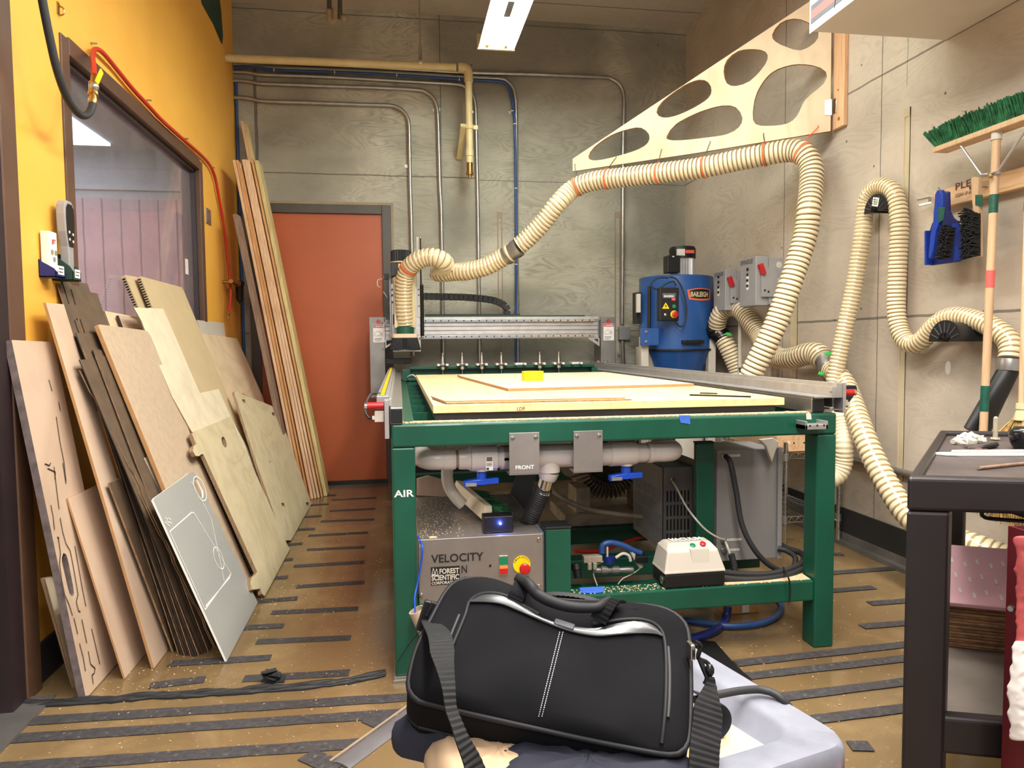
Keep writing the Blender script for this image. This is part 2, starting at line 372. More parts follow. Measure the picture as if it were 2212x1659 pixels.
        for l in loops:
            m_ = len(l); ar = V((0, 0, 0))
            for i in range(m_): ar += (l[i]-l[0]).cross(l[(i+1) % m_]-l[0])
            outw = (ar.dot(nrm) > 0) == (l is loops[0])
            for i in range(m_):
                a_, b_ = o+k+i, o+k+(i+1) % m_
                f = (a_, b_, b_+n, a_+n) if outw else (b_, a_, a_+n, b_+n)
                s.f.append(f); s.mi.append(s.m if side_mat is None else side_mat)
            k += m_
        return s
    def build(s, name, mat, parent=None, bevel=0, smooth=None, label=None, bseg=2):
        me = bpy.data.meshes.new(name); o = bpy.data.objects.new(name, me); C.objects.link(o)
        off = V((0, 0, 0)); q = parent
        while q is not None: off += q.location; q = q.parent
        if parent is not None: o.parent = parent
        me.from_pydata([p-off for p in s.v], [], s.f)
        for m_ in (mat if isinstance(mat, (list, tuple)) else [mat]): me.materials.append(M[m_] if isinstance(m_, str) else m_)
        me.polygons.foreach_set('material_index', s.mi)
        if smooth is not None:
            me.polygons.foreach_set('use_smooth', [True]*len(me.polygons)); me.set_sharp_from_angle(angle=math.radians(smooth))
        me.update()
        if bevel:
            b = o.modifiers.new('bevel', 'BEVEL'); b.width = bevel; b.segments = bseg; b.limit_method = 'ANGLE'; b.angle_limit = math.radians(40)
        if label: o['label'] = label
        return o
def tag(o, label, cat, group=None):
    o['label'] = label; o['category'] = cat
    if group: o['group'] = group
    return o
def thing(name, label, cat, loc, group=None):
    o = bpy.data.objects.new(name, None); C.objects.link(o); o.location = loc; o.empty_display_size = .05
    return tag(o, label, cat, group)
def struct(o): o['kind'] = 'structure'; return o
def copy_tree(o, loc=None, parent=None):
    c = o.copy(); C.objects.link(c); c.parent = parent
    if loc is not None: c.location = loc
    for ch in list(o.children): copy_tree(ch, None, c)
    return c
def cr(pts, step=.02, closed=False):
    """smooth path through points"""
    pts = [V(p) for p in pts]; out = []; n = len(pts)
    for i in range(n-1 if not closed else n):
        p0 = pts[(i-1) % n] if (closed or i > 0) else pts[0]*2-pts[1]; p1 = pts[i]; p2 = pts[(i+1) % n]
        p3 = pts[(i+2) % n] if (closed or i < n-2) else p2*2-p1
        k = max(2, int((p2-p1).length/step))
        for j in range(k):
            t = j/k; out.append(.5*((2*p1)+(-p0+p2)*t+(2*p0-5*p1+4*p2-p3)*t*t+(-p0+3*p1-3*p2+p3)*t**3))
    if not closed: out.append(pts[-1])
    return out
def resample(pts, step):
    out = [pts[0]]; acc = 0
    for a, b in zip(pts, pts[1:]):
        l = (b-a).length
        if l == 0: continue
        t = step-acc
        while t <= l: out.append(a+(b-a)*(t/l)); t += step
        acc = (acc+l) % step if acc+l >= step else acc+l
    return out
def ribbed(pts, R, pitch=.022, amp=.07, seg=20):
    p = resample(cr(pts, .01), pitch/4)
    mb = MB()
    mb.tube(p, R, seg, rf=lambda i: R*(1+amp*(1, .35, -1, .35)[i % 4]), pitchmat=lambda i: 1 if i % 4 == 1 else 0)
    return mb
def blob(outline2d_fn): pass
def text(s, org, right, up, h, mat, parent=None, name='lettering', th=.0008, width=None, align='LEFT', label=None, bold=0.0):
    cu = bpy.data.curves.new(name, 'FONT'); cu.body = s; cu.size = 1; cu.extrude = 0; cu.align_x = align; cu.offset = bold; cu.resolution_u = 3
    to = bpy.data.objects.new('tmp', cu); C.objects.link(to); bpy.context.view_layer.update()
    me0 = bpy.data.meshes.new_from_object(to); bpy.data.objects.remove(to); bpy.data.curves.remove(cu)
    right = V(right).normalized(); up = V(up).normalized(); n = right.cross(up)
    xs = [v.co.x for v in me0.vertices]; k = h/.70
    kx = k if width is None else width/(max(xs)-min(xs))
    org = V(org); mb = MB()
    vs_ = [org+right*v.co.x*kx+up*v.co.y*k+n*th for v in me0.vertices]
    mb.add(vs_, [tuple(p.vertices) for p in me0.polygons]); bpy.data.meshes.remove(me0)
    return mb.build(name, mat, parent, label=label)
# ================================================================== the setting
XL, XR, YB, ZC = -1.19, 2.385, 5.752, 3.67
b = MB(); b.box((-4.6, -2.5, -.06), (XR+.1, YB+.1, 0)); struct(b.build('floor', 'floor'))
b = MB(); b.box((XL-.15, -2.5, ZC), (XR+.1, YB+.1, ZC+.1)); b.box((XL-.1, 5.2, ZC-.012), (XR, 5.23, ZC)); b.box((XL-.1, 2.4, ZC-.012), (XR, 2.43, ZC))
struct(b.build('ceiling', 'concrete_ceiling'))
dx0, dx1, dz = -1.12, -.045, 2.19
b = MB(); b.box((XL-.15, YB, 0), (dx0, YB+.1, ZC)); b.box((dx1, YB, 0), (XR+.1, YB+.1, ZC)); b.box((dx0, YB, dz), (dx1, YB+.1, ZC))
struct(b.build('wall_back', 'concrete_back'))
b = MB(); b.box((XR, -2.5, 0), (XR+.1, YB, ZC)); struct(b.build('wall_right', 'concrete_right'))
wy0, wy1, wz0, wz1 = 2.87, 4.73, .86, 2.235
b = MB(); X0 = XL-.12
b.box((X0, 2.47, 0), (XL, wy0, ZC)); b.box((X0, wy1, 0), (XL, YB, ZC)); b.box((X0, wy0, 0), (XL, wy1, wz0)); b.box((X0, wy0, wz1), (XL, wy1, ZC))
b.box((X0, -.5, 2.9), (XL, 2.47, ZC))
struct(b.build('wall_left', 'yellow'))
# window in the left wall
b = MB(); fw = .055
for (p, q) in (((wy0-.01, wz0), (wy0+fw, wz1)), ((wy1-fw, wz0), (wy1+.01, wz1)), ((wy0+fw, wz1-fw), (wy1-fw, wz1+.01)), ((wy0+fw, wz0-.01), (wy1-fw, wz0+fw))):
    b.box((X0+.01, p[0], p[1]), (XL+.008, q[0], q[1]))
win = struct(b.build('window_1', 'brown_trim', bevel=.003))
b = MB(); g = fw
for (p, q) in (((wy0+g, wz0+g), (wy0+g+.02, wz1-g)), ((wy1-g-.02, wz0+g), (wy1-g, wz1-g)), ((wy0+g, wz1-g-.02), (wy1-g, wz1-g)), ((wy0+g, wz0+g), (wy1-g, wz0+g+.02))):
    b.box((XL-.045, p[0], p[1]), (XL-.02, q[0], q[1]))
b.build('glazing_bead', 'dark_door', win)
b = MB(); b.box((XL-.052, wy0+g, wz0+g), (XL-.046, wy1-g, wz1-g)); b.build('pane', 'glass', win)
b = MB(); b.box((XL-.046, 4.50, 1.53), (XL-.044, 4.55, 1.62)); b.build('sticker', 'white', win)
# the next room seen through the pane
M['board_wall'] = concrete('board_formed_wall', (170, 142, 140), (120, 98, 98), 0, [('x', -1.5-.13*i, .006, 0, 2.2) for i in range(10)], .6, .25)
M['grey_wall'] = concrete('far_grey_wall', (140, 142, 142), (120, 122, 122), 0, [], .4, .2)
b = MB(); b.box((-4.6, YB, 0), (XL-.16, YB+.1, 2.2)); struct(b.build('wall_next_room_lower', 'board_wall'))
b = MB(); b.box((-4.6, YB, 2.2), (XL-.16, YB+.1, 2.75)); b.box((-4.6, YB-.03, 2.26), (XL-.16, YB, 2.3)); struct(b.build('wall_next_room_upper', 'grey_wall'))
b = MB(); b.box((-4.6, 1.0, 0), (-4.5, YB, 2.75)); struct(b.build('wall_next_room_side', 'grey_wall'))
b = MB(); b.box((-4.6, 1.0, 2.55), (XL-.13, YB, 2.62)); struct(b.build('ceiling_next_room', 'grey_wall'))
area('next_room_lamp', (-2.6, 4.2, 2.5), (1.2, 1.2), 60, (1.0, .97, .95))
b = MB(); b.box((-3.2, 3.6, 2.53), (-2.0, 5.55, 2.548)); tag(b.build('ceiling_light_panel', 'skylight'), 'bright white ceiling panel seen through the window in the yellow wall', 'ceiling light')
# orange door
b = MB(); t = .05
b.box((dx0, YB-.012, 0), (dx0+.07, YB+.09, dz)); b.box((dx1-.07, YB-.012, 0), (dx1, YB+.09, dz)); b.box((dx0+.07, YB-.012, dz-.07), (dx1-.07, YB+.09, dz))
dr = struct(b.build('door_1', 'frame_grey', bevel=.003))
b = MB(); b.box((dx0+.07, YB+.012, .03), (dx1-.07, YB+.05, dz-.07)); b.build('door_leaf', 'orange_door', dr)
b = MB(); b.box((dx0-.012, YB-.008, 0), (dx0, YB+.01, dz+.012)); b.box((dx1, YB-.008, 0), (dx1+.02, YB+.01, dz+.02)); b.box((dx0, YB-.008, dz), (dx1, YB+.01, dz+.02)); b.build('caulk_bead', 'caulk', dr)
b = MB(); b.box((dx0+.07, YB-.02, 0), (dx1-.07, YB+.02, .03)); b.build('threshold', 'black', dr)
# brown door beside the camera end of the yellow wall
b = MB(); b.box((X0, 2.38, 0), (XL+.03, 2.47, 3.0)); b.box((X0, 1.3, 2.9), (XL+.02, 2.38, 3.0)); b.box((X0, 1.2, 0), (XL+.02, 1.3, 3.0))
d2 = struct(b.build('door_2', 'brown_trim', bevel=.004))
b = MB(); b.box((X0+.02, 1.3, .012), (XL-.03, 2.38, 2.9)); b.build('door_leaf', 'dark_door', d2)
b = MB(); b.box((XL-.03, 2.30, .0), (XL+.025, 2.38, 2.9)); b.build('door_stop', 'dark_door', d2)
b = MB(); b.box((X0, 1.2, 0), (XL+.1, 2.4, .008)); b.build('threshold', 'alu_dull', d2)
# base trims
b = MB(); b.box((XL, 2.475, 0), (XL+.012, YB, .13)); struct(b.build('baseboard_left', 'rubber'))
b = MB(); b.box((XR-.012, 1, .06), (XR, YB, .19)); struct(b.build('baseboard_right', 'rubber'))
b = MB(); b.box((XR-.055, 1, 0), (XR, YB, .022)); b.box((XR-.02, 1, .02), (XR, YB, .06)); struct(b.build('trim_1', 'alu_dull'))
b = MB(); b.box((dx1+.02, YB-.012, 0), (XR-.06, YB, .13)); struct(b.build('baseboard_back', 'rubber'))
# old raceway strips on the concrete
def strip_back(px0, px1, py, name, zb=.7):
    a = fY(px0, py, YB-.004); c = fY(px1, py, YB-.004); m = MB()
    m.box((a.x, YB-.004, zb), (a.x+.009, YB, a.z)); m.box((c.x-.009, YB-.004, zb), (c.x, YB, a.z)); m.box((a.x, YB-.005, a.z), (c.x, YB, a.z+.045))
    struct(m.build(name, 'caulk'))
strip_back(1074, 1085, 470, 'trim_2'); strip_back(1328, 1340, 470, 'trim_3')
def strip_right(Ya, Yb, zt, zb, name):
    m = MB(); m.box((XR-.005, Ya, zb), (XR, Ya+.007, zt)); m.box((XR-.005, Yb-.007, zb), (XR, Yb, zt)); m.box((XR-.003, Ya, zb), (XR, Yb, zt-.04)); m.box((XR-.006, Ya, zt-.04), (XR, Yb, zt))
    struct(m.build(name, 'pipe_cream' if 0 else 'concrete_strip'))
M['concrete_strip'] = plain('painted_strip', (196, 180, 148), .7)
strip_right(fX(1968, 240, XR).y, fX(1955, 240, XR).y, 2.19, .42, 'trim_4')
strip_right(4.02, 4.09, 1.93, .5, 'trim_5')
b = MB(); b.ball((XR, fX(2048, 795, XR).y, fX(2048, 795, XR).z), .028, sc=(.1, .6, 1.1)); tag(b.build('paint_patch', 'white'), 'small white blot stuck on the concrete under the lower hose hanger', 'patch')
# ------------------------------------------------------------------ tape on the floor
_tz = .0011
def tape(x0, y0, x1, y1, label, group, w_=.048, name='floor_tape'):
    p = fZ(x0, y0); q = fZ(x1, y1); d = (q-p).normalized(); n = V((-d.y, d.x, 0))*w_/2; k = max(2, int((q-p).length/.06)); m = MB(); P = []
    for i in range(k+1):
        c = p+(q-p)*i/k; P.append(c-n*(1+random.uniform(-.07, .07))); P.append(c+n*(1+random.uniform(-.07, .07)))
    global _tz; _tz += .00006 if 'slanted' not in label else .0004; m.add([(a.x, a.y, _tz) for a in P], [(2*i, 2*i+2, 2*i+3, 2*i+1) for i in range(k)])
    tag(m.build(name, 'tape'), label, 'tape', group)
aisle = [(717,1080,813,1075),(711.5,1104,811,1099),(693,1126.5,809,1122),(666,1157.5,794,1150.7),(662.6,1188,787.4,1182),(634.6,1223.5,786.5,1214.5),(639,1268,787.4,1258),(586.7,1324,773.8,1315),(554,1387,757.5,1378),(525.8,1467,755,1453.7)]
ORD = ['first', 'second', 'third', 'fourth', 'fifth', 'sixth', 'seventh', 'eighth', 'ninth', 'tenth', 'eleventh', 'twelfth', 'thirteenth', 'fourteenth', 'fifteenth', 'sixteenth']
for i_, t_ in enumerate(aisle): tape(*t_, 'long black strip in the middle of the aisle, %s counting from the orange door' % ORD[i_], 'black strips across the aisle')
side = [(660,1072,726,1069.8),(664,1092,710,1089),(655,1117,695,1114.5),(630,1145,681,1142.7),(610,1178,653,1174.7),(590,1212,633,1208.5),(570,1251,622,1247),(540,1301,642.7,1293),(500,1358,612.8,1352),(364,1435,585.4,1421),(322.8,1482.6,443,1468)]
for i_, t_ in enumerate(side): tape(*t_, 'short black strip beside the leaning boards, %s counting from the orange door' % ORD[i_], 'black strips by the leaning boards')
for t_, l_ in (((10,1562,880,1507),'long black floor strip in front, nearest the bunched black seam tape'),((-20,1600,880,1541),'long black floor strip in front, second from the bunched seam tape'),((-30,1662,797,1606),'long black floor strip at the very front left')): tape(*t_, l_, 'long black strips at the front left', .052)
tape(795,1551,842,1571, 'slanted black tape piece at the upper end of the grey cable cover', 'slanted pieces', .06); tape(662,1631,730,1662, 'slanted black tape piece at the lower end of the grey cable cover', 'slanted pieces', .06)
for i_, t_ in enumerate([(1589,1434.6,2120,1375),(1616,1462,2120,1405),(1691,1507.7,2150,1450),(1752,1557,2150,1507)]): tape(*t_, 'long black strip right of the grey tray cart, %s counting from the green leg' % ORD[i_], 'long strips at the right')
for i_, t_ in enumerate([(1800,1198,1821,1198),(1770,1240.5,1929,1229),(1770,1279,1888,1270),(1878,1305,2000,1296),(1861,1354.7,2010,1343),(1834,1613,1882,1614)]): tape(*t_, 'short black strip right of the machine leg, %s counting from the back wall' % ORD[i_], 'short strips at the right')
# bunched seam tape
P = [fZ(x, y) for x, y in ((-40,1533),(60,1524),(200,1516),(330,1506),(450,1500),(600,1489),(720,1478),(790,1466),(838,1456))]
m = MB(); pp = resample(cr(P, .03), .02)
for k_, off in enumerate((-.014, 0, .013)):
    m.tube([p+V((0, off+random.uniform(-.003, .003), .004)) for p in pp], .006, 6, rf=lambda i: .006+.003*math.sin(i*.7+k_*2)+random.uniform(0, .002))
tag(m.build('seam_tape', 'rubber', smooth=60), 'bunched black tape strand running along the floor seam at the front left', 'tape')
c = fZ(595, 1472); m = MB()
for i in range(7):
    a = random.uniform(0, 6.3); m.obox(c+V((random.uniform(-.022, .022), random.uniform(-.012, .012), .012+.004*i)), V((math.cos(a), math.sin(a), random.uniform(-.5, .5)))*.024, V((-math.sin(a), math.cos(a), .3))*.014, V((0, .2, 1))*.0015)
m.obox(c+V((0, 0, .006)), (.03, 0, 0), (0, .016, .004), (0, 0, .005))
tag(m.build('tape_wad', 'rubber', bevel=.001), 'crumpled wad of black tape lying on the aisle floor', 'tape')
# cable cover
M['grey_rubber'] = plain('grey_rubber', (104, 100, 102), .5, var=.1)
p, q = fZ(735, 1655), fZ(905, 1530); d = (q-p).normalized(); n = V((d.y, -d.x, 0)); m = MB()
sec = [(-.03, 0), (-.026, .002), (-.012, .006), (.01, .0065), (.026, .003), (.033, 0)]
m.add([p+n*a+V((0, 0, h+.002)) for a, h in sec]+[q+n*a+V((0, 0, h+.002)) for a, h in sec], [(i, i+1, i+7, i+6) for i in range(5)]+[tuple(range(5, -1, -1)), tuple(range(6, 12)), (0, 6, 11, 5)])
cc = thing('cable_cover', 'grey rubber cable cover slanting over the floor strips in front', 'cable cover', (p.x, p.y, 0)); m.build('cover_strip', 'grey_rubber', cc, smooth=50)
m = MB(); m.beam(p-n*.036+V((0, 0, .003)), q-n*.036+V((0, 0, .003)), .008, .004); m.build('edge_strip', 'caulk', cc)
# ------------------------------------------------------------------ ceiling lamp in view
L = thing('ceiling_lamp', 'twin tube fluorescent fixture hanging over the machine bed', 'ceiling lamp', (.68, 4.9, 3.1))
lx0, lx1, ly0, ly1, lz = .565, .81, 2.46, 4.93, 3.1
b = MB(); xm = (lx0+lx1)/2
pr = [(lx0, lz), (lx0+.012, lz+.055), (xm-.03, lz+.085), (xm, lz+.03), (xm+.03, lz+.085), (lx1-.012, lz+.055), (lx1, lz)]
o_ = [(x, ly0, z) for x, z in pr]+[(x, ly1, z) for x, z in pr]
b.add(o_, [(i, i+7, i+8, i+1) for i in range(6)])
b.add([(x, y, z+.003) for x, y, z in o_], [(i+1, i+8, i+7, i) for i in range(6)])
b.build('reflector', 'white', L)
b = MB(); b.box((lx0-.006, ly1, lz-.004), (lx1+.006, ly1+.02, lz+.095)); b.build('end_cap', 'offwhite', L); b = MB(); b.box((lx0-.006, ly0-.02, lz-.004), (lx1+.006, ly0, lz+.095)); b.build('end_cap', 'offwhite', L)
b = MB(); b.box((xm-.04, ly0, lz+.088), (xm+.04, ly1, lz+.14)); b.build('ballast_housing', 'white', L)
b = MB(); b.box((xm-.02, 4.25, lz+.0), (xm+.02, 4.45, lz+.03)); b.build('centre_socket', 'steel', L)
for sx in (-.062, .062):
    b = MB(); b.cyl((xm+sx, ly0+.03, lz+.022), (xm+sx, ly1-.05, lz+.022), .019, 14); b.build('tube', 'tube', L, smooth=60)
    b = MB(); b.cyl((xm+sx, ly1-.05, lz+.022), (xm+sx, ly1, lz+.022), .017, 14); b.build('lamp_holder', 'offwhite', L, smooth=60)
for yy in (2.9, 4.5):
    b = MB(); b.cyl((xm, yy, lz+.1), (xm, yy, ZC), .003, 6); b.build('hanger_wire', 'steel', L)
# ------------------------------------------------------------------ conduits on the back wall
def conduit(px, label, r=.0155, Y=YB-.024, mat='steel', zend=None, name='conduit', group='steel conduits on the back wall', straps=()):
    P = [fY(x, y, Y) for x, y in px]
    if zend is not None: P.append(V((P[-1].x, Y, zend)))
    root = thing(name, label, 'pipe', P[0]); m = MB(); m.tube(resample(cr(P, .02), .02), r, 12)
    m.build('pipe', mat, root, smooth=60)
    for (x, y) in straps:
        c = fY(x, y, Y); m = MB(); m.box((c.x-.03, YB-.006, c.z-.012), (c.x+.03, YB-.001, c.z+.012)); m.cyl((c.x-.024, YB-.012, c.z), (c.x-.024, YB-.002, c.z), .006, 8); m.build('strap', 'steel', root)
    return root
conduit([(504,211),(530,211.5),(548,215),(567,218.5),(620,220.5),(696,223),(780,226),(835,227.5),(853,230),(868,238),(878,250),(883,268),(884,300),(886,400),(889,500)], 'steel conduit with the lowest run and first bend down, left of the others', zend=1.0, straps=((572,218),(680,222),(882,358)))
conduit([(504,174),(530,175),(548,178),(568,181),(640,183.5),(700,186),(800,189),(900,194),(920,199),(936,212),(943,230),(946,260),(950,400),(954,500)], 'steel conduit bending down second from the left, above the lowest run', zend=.3, straps=((572,181),(676,185),(832,190),(943,235)))
conduit([(504,155),(530,156),(548,159),(570,161.5),(700,166),(900,177),(985,182),(1003,187),(1018,200),(1026,220),(1028,250),(1030,350),(1033,500)], 'steel conduit bending down third from the left, passing behind the cream pipe tip', zend=.3, straps=((572,161),(676,165),(905,176),(1022,240)))
conduit([(504,139),(530,141),(548,143),(570,147),(700,151),(900,161),(1000,167),(1080,171),(1096,177),(1108,190),(1113,210),(1115,250),(1116,500)], 'steel conduit bending down beside the blue air line', zend=.3, straps=((680,150),(1107,242)))
conduit([(540,131),(700,140),(900,151),(1010,157),(1150,161),(1300,167),(1320,170),(1336,180),(1345,196),(1348,220),(1346,330),(1345,500),(1344,704)], 'steel conduit with the longest top run, ending at the grey junction box', straps=((676,139),(1268,165),(1343,252)))
conduit([(1345,736),(1346,790)], 'short steel conduit below the grey junction box', zend=.4, straps=((1343,768),))
P = [fY(x, y, YB-.05) for x, y in ((504,146),(530,144),(560,147),(592,151),(700,155),(800,159),(900,165),(1000,172),(1075,176),(1092,181),(1100,192),(1106,215),(1110,245),(1112,270),(1114,400),(1115,600),(1115,780))]+[V((fY(1115,780,YB-.05).x, YB-.05, .3))]
m = MB(); m.tube(resample(cr(P, .02), .02), .011, 10); bl = thing('air_line', 'blue air line tied along the fourth conduit and down the back wall', 'hose', P[0]); m.build('hose', 'blue_hose', bl, smooth=60)
for (x, y) in ((592,151),(723,156),(857,162),(992,171),(1107,240),(1112,268),(1114,407),(1115,571)):
    c = fY(x, y, YB-.05); m = MB(); m.lathe(c-V((0, 0, .003)) if y > 230 else c-V((.003, 0, 0)), (0, 0, 1) if y > 230 else (1, 0, 0), [(0, .013), (.006, .013)], 10); m.build('cable_tie', 'white', bl)
m = MB(); x_ = fY(510, 200, YB-.02).x; m.tube([V((x_, YB-.02, z)) for z in (.3, 1, 2, 3.0, 3.1)], .011, 10); tag(m.build('air_line', 'blue_hose', smooth=60), 'blue air line dropping down the back corner behind the tall planks', 'hose')
a = fY(1338, 706, YB-.05); c = fY(1361, 734, YB-.05); jb = thing('junction_box', 'grey square junction box on the back wall right of the machine gantry', 'electrical box', (a.x, YB, c.z))
m = MB(); m.box((a.x, YB-.06, c.z), (c.x, YB, a.z)); m.build('body', 'grey_box', jb, bevel=.003)
for (x, z) in ((a.x+.012, a.z-.012), (c.x-.012, c.z+.012)):
    m = MB(); m.cyl((x, YB-.064, z), (x, YB-.058, z), .004, 8); m.build('screw', 'steel', jb)
# cream pipe
Yp = 5.5; cp = thing('sprinkler_pipe', 'cream painted pipe along the back wall with an elbow and capped drop', 'pipe', (0, Yp, 3.1))
l0, l1 = fY(478, 125, Yp), fY(998, 146, Yp); el = fY(1012, 148, Yp); e2 = V((el.x, Yp, el.z-.06)); bt = fY(1014, 352, Yp)
l0.x = XL+.001
m = MB(); m.tube(resample(cr([l0, (l0+l1)/2, l1], .05), .05), .028, 16); m.build('run', 'pipe_cream', cp, smooth=60)
m = MB(); m.tube(cr([l1-V((.03, 0, 0)), l1, el+V((-.01, 0, -.01)), e2, e2-V((0, 0, .04))], .008), .034, 16); m.build('elbow', 'pipe_cream', cp, smooth=60)
m = MB(); m.cyl(V((el.x, Yp, e2.z)), V((el.x, Yp, bt.z)), .027, 16); m.build('drop', 'pipe_cream', cp, smooth=60)
m = MB(); m.lathe(V((el.x, Yp, bt.z+.1)), (0, 0, -1), [(0, .031), (.05, .031), (.055, .026), (.1, .026)], 16); m.build('coupling', 'pipe_cream', cp, smooth=40)
m = MB(); m.lathe(V((el.x, Yp, bt.z)), (0, 0, -1), [(0, .024), (.07, .024), (.072, .03), (.09, .028), (.092, .014), (.115, .012)], 12); m.build('end_plug', 'brass', cp, smooth=40)
bz = fY(1005, 275, Yp).z; m = MB(); m.lathe(V((el.x, Yp, bz-.015)), (0, 0, 1), [(0, .036), (.03, .036)], 16); m.box((el.x+.03, Yp-.01, bz-.015), (el.x+.065, Yp+.01, bz+.015)); m.build('pipe_clamp', 'pipe_cream', cp, smooth=40)
m = MB(); m.beam((el.x-.045, Yp-.02, bz+.01), (el.x-.06, YB-.01, bz-.17), .045, .035); m.build('strut', 'pipe_cream', cp, bevel=.003)
hr = fY(908, 135, Yp); m = MB(); m.cyl(V((hr.x, Yp, hr.z+.05)), V((hr.x, Yp, ZC)), .005, 8); m.lathe(V((hr.x-.012, Yp, hr.z)), (1, 0, 0), [(0, .034), (.024, .034)], 16); m.cyl(V((hr.x, Yp, hr.z+.03)), V((hr.x, Yp, hr.z+.11)), .012, 6); m.build('hanger_rod', 'steel', cp, smooth=40)
# pipe stubs at the ceiling
t = thing('ceiling_pipe', 'pair of dark pipe stubs with an elbow fitting below the ceiling', 'pipe', fY(725, 20, 5.2))
for x in (712, 735):
    p = fY(x, 40, 5.2); m = MB(); m.cyl(p, V((p.x, p.y, ZC)), .016, 12); m.build('pipe', 'frame_grey', t, smooth=60)
m = MB(); m.tube(cr([fY(710, 22, 5.2), fY(713, 44, 5.2), fY(722, 46, 5.2), fY(724, 20, 5.2)], .01), .02, 12); m.build('elbow', 'caulk', t, smooth=60)
m = MB(); m.ball(fY(742, 40, 5.2), .024); m.build('fitting', 'caulk', t, smooth=60)
# ------------------------------------------------------------------ on the yellow wall
def wallpt(x, y, d=.0): return fX(x, y, XL+d)
P = [fX(x, y, -1.06) for x, y in ((40,-260),(66,-130),(84,-40),(95,20),(108,85),(123,150),(142,205),(160,235),(176,249),(190,247),(198,232),(201,220))]
h = thing('air_hose', 'thick black hose hanging from above to a brass valve by the window corner', 'hose', P[3])
m = MB(); pp = resample(cr(P, .01), .01); k_ = len(pp); m.tube(pp, .0125, 14); m.build('hose', 'rubber', h, smooth=60)
v0 = fX(200, 224, -1.06); v1 = fX(203, 165, -1.07)
m = MB(); dv = (v1-v0); lv = dv.length; m.lathe(v0, dv, [(0, .012), (.01, .014), (.02, .014), (.022, .012), (.035, .012), (.037, .017), (.05, .017), (.052, .014), (lv*.75, .016), (lv*.76, .012), (lv, .011)], 14); m.build('valve_body', 'brass', h, smooth=35)
m = MB(); m.ball((v0+v1)/2+V((.005, -.005, .01)), .017); m.build('valve_ball', 'steel', h, smooth=60)
hp = fX(208, 180, -1.05); hq = fX(220, 153, -1.04); m = MB(); m.beam(hp, hq, .022, .006, (1, 0, 0)); m.build('valve_handle', 'yellow_pl', h, bevel=.002)
text('OVER', hp+V((.005, -.002, .003)), (hq-hp), (hq-hp).cross(V((1, .3, 0))), .008, 'ink', h)
rr = thing('air_hose', 'red rubber hose looped over a hook and running down beside the window frame', 'hose', wallpt(205, 105))
m = MB(); P = [fX(x, y, d) for x, y, d in ((203,163,-1.07),(202,140,-1.1),(200,122,-1.14),(203,108,-1.165),(213,107,-1.165),(226,118,-1.165),(250,147,-1.17),(285,190,-1.17),(320,228,-1.17),(352,262,-1.17),(400,305,-1.17),(432,333,-1.17),(452,355,-1.17),(463,378,-1.17),(470,410,-1.17),(482,480,-1.17),(492,560,-1.16),(498,620,-1.15),(497,655,-1.15),(494,676,-1.15))]
m.tube(resample(cr(P, .02), .02), .0095, 12); m.build('hose', 'red_hose', rr, smooth=60)
a = fX(494, 674, -1.15); c = fX(492, 694, -1.15); m = MB(); m.lathe(a, c-a, [(0, .011), (.02, .011), (.022, .007), (.04, .009), (.06, .006)], 12); m.build('coupling', 'brass', rr, smooth=40)
for (x, y) in ((203,100),(322,222),(402,304),(460,366)):
    p = wallpt(x, y, .012); m = MB(); m.cyl(p+V((-.011, 0, .012)), p+V((.012, 0, .012)), .004, 8); m.build('clip', 'steel', rr)
hk = thing('wall_hook', 'small brass hook screwed high on the yellow wall', 'hook', wallpt(124, 15)); p = wallpt(124, 12)
m = MB(); m.box(p+V((0, -.008, -.03)), p+V((.004, .008, .012))); m.tube(cr([p+V((.004, 0, .0)), p+V((.02, 0, -.01)), p+V((.018, 0, -.03)), p+V((.004, 0, -.034))], .005), .003, 8); m.cyl(p, p+V((.008, 0, 0)), .005, 8); m.build('hook', 'brass', hk)
pl = thing('switch_plate', 'brushed blank wall plate right of the window', 'wall plate', wallpt(449, 467))
a = wallpt(443, 447); c = wallpt(455, 488); m = MB(); m.box((XL, min(a.y, c.y), c.z), (XL+.005, max(a.y, c.y), a.z)); m.build('plate', 'steel', pl, bevel=.001)
for z in (c.z+.02, a.z-.02):
    m = MB(); m.cyl((XL+.004, (a.y+c.y)/2, z), (XL+.008, (a.y+c.y)/2, z), .005, 8); m.build('screw', 'brass', pl)
# filter regulator
fr_ = thing('air_filter', 'black bowl air filter on a brass tee beside the red hose', 'air filter', wallpt(505, 612))
p0 = fX(487, 609, XL+.02); m = MB(); m.cyl((XL, p0.y+.0, p0.z), (XL+.08, p0.y, p0.z), .012, 12); m.cyl((XL+.07, p0.y-.06, p0.z), (XL+.07, p0.y+.14, p0.z), .014, 12); m.ball((XL+.07, p0.y+.14, p0.z), .022); m.build('tee', 'brass', fr_, smooth=40)
q = V((XL+.07, p0.y+.2, p0.z-.005)); m = MB(); m.lathe(q+V((0, 0, .03)), (0, 0, -1), [(0, .02), (.005, .034), (.03, .034), (.04, .028), (.13, .026), (.15, .015), (.152, .008), (.165, .007)], 18); m.build('bowl', 'black', fr_, smooth=40)
